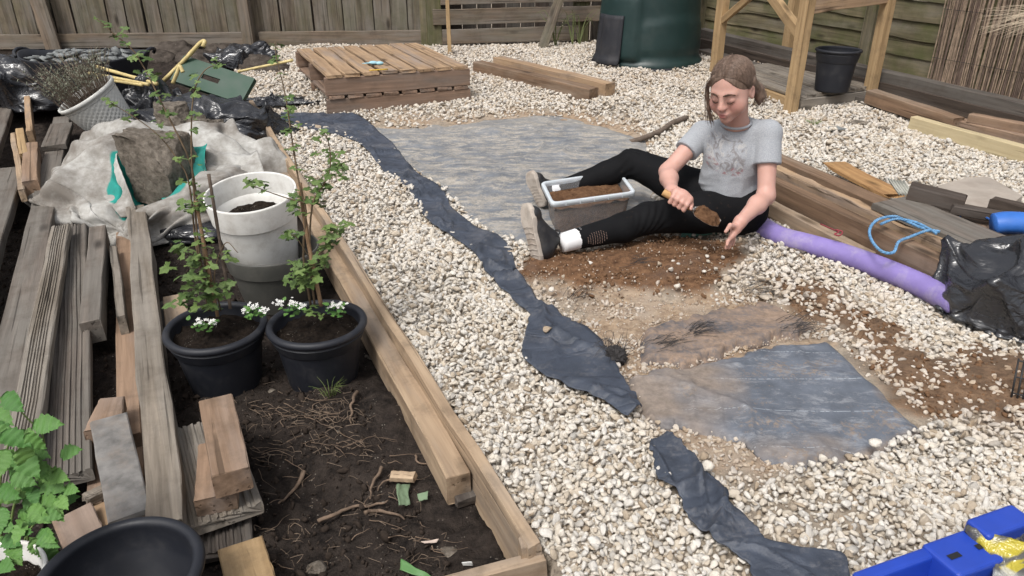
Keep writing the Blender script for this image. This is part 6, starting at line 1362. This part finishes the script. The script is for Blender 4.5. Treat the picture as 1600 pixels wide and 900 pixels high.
# ---------------------------------------------------------------- socks and shoes
def foot(ank, knee, heel, toe, nrm, sock, seedv):
    ank, knee, heel, toe, nrm = (Vector(q) for q in (ank, knee, heel, toe, nrm)); L_ = toe-heel; fl = L_.length; fx = L_.normalized(); nrm = (nrm-fx*nrm.dot(fx)).normalized(); acr_ = fx.cross(nrm)       # nrm: out of the sole
    sh = thing if False else None
    e = SDF(tuple(np.minimum(heel, toe)-np.array((.16,)*3)), tuple(np.maximum(heel, toe)+np.array((.16,)*3)), .004)
    hc2, tc2 = heel+fx*.035-nrm*.045, toe-fx*.04-nrm*.032
    e.cap(hc2, tc2, .036, .030, .02); e.cap(hc2, mixv(hc2, tc2, .45)-nrm*.006, .038, .037, .02); up2 = mixv(hc2, tc2, .2)-nrm*.045; e.cap(hc2, up2, .036, .036, .02); e.cap(up2, mixv(hc2, tc2, .65), .034, .034, .02); e.cap(tc2, tc2+acr_*.012, .030, .030, .01); e.cap(tc2, tc2-acr_*.012, .030, .030, .01)
    e.cut(heel-nrm*.016, nrm); e.cut(mixv(up2, ank, .25), (ank-hc2), bx_(ank, .09)) if False else None
    vv, ff = e.mesh('u', None, 1); s_ = 'shoe_upper'
    mt = bpy.data.materials.get('shoe_black') or plain('shoe_black', (.018, .018, .02), .5, .4, .3, .25, (.16, .13, .1), 20, .25)
    shoe = obj('shoe', mesh('shoe', vv, ff, mt, True), None, per)
    # sole outline
    u_ = np.linspace(0, 2*pi, 49)[:-1]; ww = .0; ol = []
    for a in u_:
        x_ = -cos(a)*.5+.5; wd = np.interp(x_, [0, .1, .3, .5, .75, .9, 1.0], [.018, .028, .030, .029, .038, .033, .016]); ol.append((x_*(fl+.012)-.006, (wd if sin(a) >= 0 else -wd)*(1 if abs(sin(a)) > .2 else abs(sin(a))/.2*.6+.4)))
    rows = []
    for dz, g_ in ((.000, .93), (-.003, 1.0), (-.012, 1.02), (-.020, 1.0), (-.023, .95)): rows.append([heel+fx*(fl/2+(x_-fl/2)*g_)+acr_*(y_*g_)+nrm*dz+nrm*(-.022*max(0, (x_/fl-.72))**1.2*1.5) for x_, y_ in ol])
    vs = np.array([[tuple(q) for q in r_] for r_ in rows]).reshape(-1, 3); nn = len(ol); ff = [[i*nn+j, i*nn+(j+1) % nn, (i+1)*nn+(j+1) % nn, (i+1)*nn+j] for i in range(4) for j in range(nn)]+[list(range(nn))[::-1]]+[[4*nn+j for j in range(nn)]]
    sm_ = bpy.data.materials.get('shoe_sole') or plain('shoe_sole', (.44, .39, .34), .8, .25, .2, .7, (.24, .175, .13), 14, .12)
    obj('sole', mesh('sole', vs, ff, sm_), None, shoe)
    tr_ = MB()
    for k in range(6):                                    # shallow tread bars
        x_ = .02+k*(fl-.04)/8; wd = np.interp(x_/fl, [0, .1, .3, .5, .75, .9, 1.0], [.016, .026, .028, .027, .037, .030, .014]); b0_ = heel+fx*x_+nrm*(.002-.022*max(0, (x_/fl-.72))**1.2*1.5); tr_.add(*tube([b0_-acr_*wd, b0_+fx*.006, b0_+acr_*wd], .0012, 5))
    obj('tread', tr_.mesh('tread', sm_, True), None, shoe)
    la = MB(); lc = mixv(hc2, tc2, .45)-nrm*.040
    for k in range(4): b0_ = mixv(hc2, tc2, .36+.11*k)-nrm*(.040-.003*k); la.add(*tube(spline([b0_-acr_*.024+nrm*.008, b0_-nrm*.006, b0_+acr_*.024+nrm*.008], 9), .0028, 6))
    b0_ = mixv(hc2, tc2, .30)-nrm*.046
    for sg in (-1, 1): la.add(*tube(spline([b0_, b0_+acr_*sg*.02-nrm*.02+fx*.015, b0_+acr_*sg*.045-nrm*.022+fx*.008, b0_+acr_*sg*.035-nrm*.006-fx*.01, b0_], 16), .0026, 6)); la.add(*tube(spline([b0_, b0_+acr_*sg*.025-nrm*.012-fx*.02, b0_+acr_*sg*.032-nrm*.0-fx*.05], 10), .0024, 6))
    obj('laces', la.mesh('laces', plain('lace', (.016, .016, .017), .8) if 'lace' not in bpy.data.materials else bpy.data.materials['lace'], True), None, shoe)
    # sock
    a = mixv(knee, ank, .80); b = ank+(ank-knee).normalized()*.03; cs2 = [mixv(a, b, t) for t in np.linspace(0, 1, 7)]; obj('sock', MB().add(*tube(cs2, [.0405, .0415, .0405, .0395, .039, .038, .036], 28)).mesh('sock', bpy.data.materials.get('sock_white') or plain('sock_white', (.74, .74, .75), .9, .15, .04, .12, (.4, .33, .26), 14, .3), True), None, per)
foot(J['lank'], J['lknee'], W(838, 408, 2.600), W(817, 322, 2.655), (-.80, -.58, .1), True, 1)
foot(J['rank'], J['rknee'], W(846, 322, 3.20), W(824, 272, 3.24), (-.78, -.60, .05), True, 2)
# ---------------------------------------------------------------- trowel with sand
tw = thing('trowel', 'hand trowel heaped with brown sand, held in the child\'s hand', 'trowel', TH0)
hv, hf = tube(spline([TH0-tax*.006, TH0, mixv(TH0, TH1, .3), mixv(TH0, TH1, .7), TH1], 20), [.002]+[.0125+.0015*sin(i*.35) for i in range(17)]+[.011, .010], 14); obj('handle', MB().add(hv, hf).mesh('handle', wood('trowel_wood', (.55, .34, .16), (.42, .25, .11), dirt=.1, knots=False), True), None, tw)
obj('ferrule', MB().add(*tube([TH1-tax*.002, TH1+tax*.02], .0095, 12, .007)).mesh('ferrule', M_METAL, True), None, tw)
B0, B1 = TH1+tax*.012, W(1124, 350, 2.625); bx3 = (B1-B0).normalized(); bl = (B1-B0).length; bs = bx3.cross(Vector((0, -.35, 1))).normalized(); bn = bs.cross(bx3); bn = bn if bn.z > 0 else -bn
U, V = np.meshgrid(np.linspace(0, 1, 22), np.linspace(-1, 1, 15), indexing='ij'); hw = .040*np.clip(np.interp(U, [0, .15, .5, .8, 1], [.35, .85, 1, .92, .45]), 0, 1)
p = np.array(B0)+np.outer(U.ravel()*bl, np.array(bx3)).reshape(22, 15, 3)+(V*hw)[..., None]*np.array(bs)+((V**2)*.016-.012)[..., None]*np.array(bn)
o = obj('blade', mesh('blade', p.reshape(-1, 3), gridf(22, 15), M_METAL, True), None, tw); o.modifiers.new('t', 'SOLIDIFY').thickness = .002
hgt = .030*np.clip(1-V**2, 0, 1)**.6*np.clip(np.interp(U, [.05, .2, .75, .97], [0, 1, 1, .15]), 0, 1); p2 = p+np.array(bn)*(.001+hgt*(1+.5*fbm(p*60, 3, 4))+.004*fbm(p*150, 3, 8)*(hgt > .004))[..., None]
obj('sand_heap', mesh('sand_heap', p2.reshape(-1, 3), gridf(22, 15), M_SAND, True), None, tw)
# kneeling pad under the child
kp = [G(1064, 366, .028), G(1140, 356, .028), G(1160, 325, .028), G(1075, 325, .028)]; v = np.array([tuple(q) for q in kp]); lo = v.copy(); lo[:, 2] -= .026
o = obj('kneeling_pad', mesh('kneeling_pad', np.concatenate((v, lo)), [[0, 1, 2, 3], [7, 6, 5, 4]]+[[(i+1) % 4, i, i+4, (i+1) % 4+4] for i in range(4)], M_PAD)); md = o.modifiers.new('b', 'BEVEL'); md.width = .01; md.segments = 3; tag(o, 'thin green foam kneeling pad under the seated child', 'pad')
# ---------------------------------------------------------------- clear storage box of sand
zb_ = .165; cr = [P(862, 317, zb_), P(994, 299, zb_), P(968, 266, zb_), P(845, 284, zb_)]
bo = thing('storage_box', 'clear plastic storage box filled with brown sand', 'box', sum(cr, Vector())/4-Vector((0, 0, zb_)))
def rrect(c4, inset, z, rad=.03, n=6):
    c4 = [Vector(q) for q in c4]; ce = sum(c4, Vector())/4; out = []
    c4 = [ce+(q-ce)*(1-inset/((q-ce).length)) for q in c4]
    for i in range(4):
        p_, c_, q_ = c4[i-1], c4[i], c4[(i+1) % 4]; d0 = (p_-c_).normalized(); d1 = (q_-c_).normalized(); a = c_+d0*rad; b = c_+d1*rad
        for t in np.linspace(0, 1, n): w0 = a*(1-t)**2+c_*2*t*(1-t)+b*t*t; out.append((w0.x, w0.y, z))
    return out
def loft(rings, closed=True):
    n_ = len(rings[0]); v = np.array(rings).reshape(-1, 3); return v, [[i*n_+j, i*n_+(j+1) % n_, (i+1)*n_+(j+1) % n_, (i+1)*n_+j] for i in range(len(rings)-1) for j in range(n_)]
s = NT('clear_plastic'); o = s.coord('Object'); M_CLEAR = s.out(s.mix(s.lin(s.noise(o, 18, 5, .7), .45, .7, 0, .4), (.85, .86, .88), (.72, .66, .6)), .25, .5, **{'Transmission Weight': .84, 'IOR': 1.08})
s = NT('clear_rim'); M_RIM = s.out((.70, .75, .79), .3, .5, **{'Transmission Weight': .25, 'IOR': 1.2})
v, f = loft([rrect(cr, .045, .004), rrect(cr, .040, .010), rrect(cr, .022, .13), rrect(cr, .016, zb_-.004)]); obj('wall', mesh('wall', v, f, M_CLEAR, True), None, bo)
v, f = loft([rrect(cr, .014, zb_-.022), rrect(cr, .0, zb_-.022), rrect(cr, -.002, zb_-.004), rrect(cr, .002, zb_), rrect(cr, .014, zb_), rrect(cr, .017, zb_-.004), rrect(cr, .017, zb_-.016)]); rim_ = obj('rim', mesh('rim', v, f, M_RIM, True), None, bo)
rb_ = MB()
for i in range(4):
    a, b = cr[i], cr[(i+1) % 4]; nrib = 6 if i % 2 == 0 else 4
    for k in range(1, nrib): q = mixv(a, b, k/nrib); q.z = zb_; rb_.add(*tube([q-Vector((0, 0, .020)), q-Vector((0, 0, .001))], .0022, 5))
obj('rib', rb_.mesh('rib', M_RIM), None, rim_)
n_ = 44; A_, B_ = np.meshgrid(np.linspace(0, 1, n_), np.linspace(0, 1, n_), indexing='ij'); ci = [Vector(q) for q in cr]; ce = sum(ci, Vector())/4; ci = [ce+(q-ce)*.87 for q in ci]
p = sum(np.array(c)[None, None]*w_[..., None] for c, w_ in zip(ci, ((1-A_)*(1-B_), A_*(1-B_), A_*B_, (1-A_)*B_))); p[..., 2] = .118+.016*fbm(p*9, 3, 4)+.012*fbm(p*34, 4, 5)+.005*fbm(p*110, 3, 6)
rings = [rrect(cr, .0475, .008), rrect(cr, .0265, .118)]; v, f = loft(rings); sd2 = MB().add(v, f); sd2.add(p.reshape(-1, 3), gridf(n_, n_).tolist()); obj('sand', sd2.mesh('sand', M_SAND, True), None, bo)
# ---------------------------------------------------------------- blue crate with plastic bags
bz = .10; k0, k1 = P(1330, 893, bz), P(1600, 812, bz+.02); k1 = P(1568, 808, bz)
cu = (k1-k0); cu.z = 0; cu.normalize(); cvv = Vector((cu.y, -cu.x, 0)); cl_ = .62; cw = .40
if cvv.y > 0: cvv = -cvv
ct = thing('crate', 'bright blue plastic crate holding plastic bags beside the gravel', 'crate', k0)
def cbx(name, u0, u1, v0, v1, z0, z1, bev=.008):
    A_ = lambda u_, v_, z_: k0+cu*u_+cvv*v_+Vector((0, 0, z_-bz)); q = [A_(u0, v0, z0), A_(u1, v0, z0), A_(u1, v1, z0), A_(u0, v1, z0), A_(u0, v0, z1), A_(u1, v0, z1), A_(u1, v1, z1), A_(u0, v1, z1)]
    o = obj(name, mesh(name, q, [[3, 2, 1, 0], [4, 5, 6, 7], [0, 1, 5, 4], [1, 2, 6, 5], [2, 3, 7, 6], [3, 0, 4, 7]], M_BLUE), None, ct); bm_ = bmesh.new(); bm_.from_mesh(o.data); bmesh.ops.recalc_face_normals(bm_, faces=bm_.faces); bm_.to_mesh(o.data); bm_.free(); md = o.modifiers.new('b', 'BEVEL'); md.width = bev; md.segments = 3; return o
W_ = (k1-k0).length
cbx('back_wall', .0, W_+.02, .0, .028, .0, bz); cbx('rim_block', W_*.44, W_*.78, -.002, .085, .02, bz+.006); cbx('rim_block', -.01, W_*.16, .0, .10, .0, bz-.012); cbx('raised_rim', W_*.72, W_*1.04, -.004, .05, .03, bz+.03)
cbx('base', .0, W_+.3, .0, cw, .0, .048); cbx('side_wall', -.012, .02, .02, cw, .0, bz-.01)
for u_ in (.52, .70):
    q = k0+cu*W_*u_+cvv*.045+Vector((0, 0, .0075)); o = obj('slot', mesh('slot', [q-cu*.014-cvv*.006, q+cu*.014-cvv*.006, q+cu*.014+cvv*.006, q-cu*.014+cvv*.006], [[0, 1, 2, 3]], M_WIRE), None, ct)
s = NT('clear_bag_yellow'); o = s.coord('Object'); n = s.noise(s.coord('Object', (1, 2.5, 1)), 6, 2, .5, .8); c = s.mix(s.lin(n, .60, .62), (.10, .097, .09), (.42, .35, .04)); c = s.mix(s.lin(s.noise(o, 5, 3), .58, .6, 0, .8), c, (.4, .4, .38)); s.bump(s.math('ABSOLUTE', s.math('SUBTRACT', s.noise(o, 13, 4, .6, 1.2), .5)), .8, .02); M_PB = s.out(c, .18, .5)
qb = k0+cu*(W_*1.02)+cvv*.19; bag('plastic_bag', 'crumpled grey and yellow printed plastic bags stuffed in the blue crate', (qb.x, qb.y, .045), (.17, .15, .11), 41, M_PB, .3, .16, .5, 'plastic bag')
q = k0+cu*(W_*.42)+cvv*.15; v = stone_shape(777, ICO3)*np.array((.06, .04, .04)); tag(obj('stone', mesh('stone', v, ICO3[1], M_CONC), Matrix.Translation((q.x, q.y, .072))), 'brown stone lying inside the blue crate', 'stone')
# wire rack at the edge
wr_ = thing('wire_rack', 'black wire rack standing beside the black bin bag', 'rack', G(1600, 640)); ya = G(1590, 632).y
for k in range(5): obj('wire', MB().add(*tube([G(1578+k*9, 632+k*2, .0), W(1592+k*9, 560+k*2, ya+.05)], .0028, 6)).mesh('wire', M_WIRE, True), None, wr_)
for t in (.25, .6, .95): obj('wire', MB().add(*tube([mixv(G(1578, 632), W(1592, 560, ya+.05), t), mixv(G(1614, 640), W(1628, 568, ya+.05), t)], .0024, 6)).mesh('wire', M_WIRE, True), None, wr_)
# ---------------------------------------------------------------- loose stones on the sheets and the sand
lsm = [mesh('loose_stone', stone_shape(500+i, ICO2), ICO2[1], M_GRAV) for i in range(6)]
def lstone(px, py, r_, label, group=None, dz=.03):
    p = G(px, py, dz+r_*.5); tag(obj('loose_stone', random.choice(lsm), Matrix.Translation(p) @ Matrix.Rotation(random.uniform(0, 6.28), 4, 'Z') @ Matrix.Rotation(random.gauss(0, .4), 4, 'X') @ Matrix.Scale(r_, 4)), label, 'stone', group)
lstone(856, 514, .016, 'single cream stone on the dark membrane strip beside the frayed clump'); lstone(1368, 694, .019, 'round pinkish stone on the lower edge of the blue-grey sheet'); lstone(1100, 712, .016, 'cream stone on the sand beside the dark strip by the crate'); lstone(1107, 730, .020, 'larger cream stone on the sand beside the dark strip by the crate')
for px, py in ((945, 442), (967, 452), (1052, 408), (1060, 412), (1048, 421), (1102, 388), (1105, 400), (1106, 408), (1100, 424), (1030, 412), (880, 432), (922, 410), (1059, 446), (862, 452), (1118, 420), (1129, 402)): lstone(px, py, random.uniform(.008, .014), 'pale stone scattered on the red-brown sand by the child\'s leg', 'stones on the red-brown sand', .034)
for px, py in ((1250, 735), (1268, 724), (1280, 726), (1298, 722), (1286, 716), (1305, 720), (1232, 748), (1395, 692), (1415, 692)): lstone(px, py, random.uniform(.009, .013), 'small pale stone on the lower edge of the blue-grey sheet', 'stones on the blue-grey sheet', .02)
# frayed threads
def fray(label, px, py, n_, L_, up_=.02, ang=(0, 6.28), spread=10):
    m = MB()
    for k in range(n_):
        a = random.uniform(*ang); g0 = np.array(G(px+random.gauss(0, spread), py+random.gauss(0, spread*.5), .03)); d = np.array((cos(a), sin(a), 0)); m.add(*tube(spline([g0, g0+d*L_*.5+np.array((0, 0, random.uniform(.0, up_))), g0+d*L_*random.uniform(.7, 1.2)+np.array((0, 0, random.uniform(-.005, up_)))], 7), .0009, 3, .0004))
    tag(obj('frayed_threads', m.mesh('frayed_threads', M_THREAD)), label, 'threads')
v, f = ico(4); v = v*(1+.5*ridge(v*2.5, 3, 3)[:, None]+.3*vn(v*9, 3)[:, None])*np.array((.026, .03, .022)); tag(obj('fabric_clump', mesh('fabric_clump', v, f, M_THREAD, True), Matrix.Translation(G(962, 556, .02))), 'frayed black clump of membrane between the strip and the dusty flap', 'clump')
fray('fine threads hanging from the frayed black clump', 962, 552, 50, .06, .05); fray('spray of black threads on the dusty brown flap', 1085, 518, 30, .09, .02, (-.2, .9), 9); fray('dark threads along the torn edge of the dusty flap', 1240, 512, 34, .08, .03, (-.6, .8), 14); fray('black threads lying in the sand near the membrane strip', 895, 468, 18, .07, .03, (.2, 1.6), 7); fray('dark threads beside the red-brown sand mound', 1170, 450, 24, .08, .02, (-.5, .8), 16); fray('black threads in the red-brown sand before the leg', 985, 412, 30, .07, .012, (-.3, .9), 8); fray('short dark line of threads across the dusty flap', 1030, 536, 26, .06, .015, (.1, .7), 12)
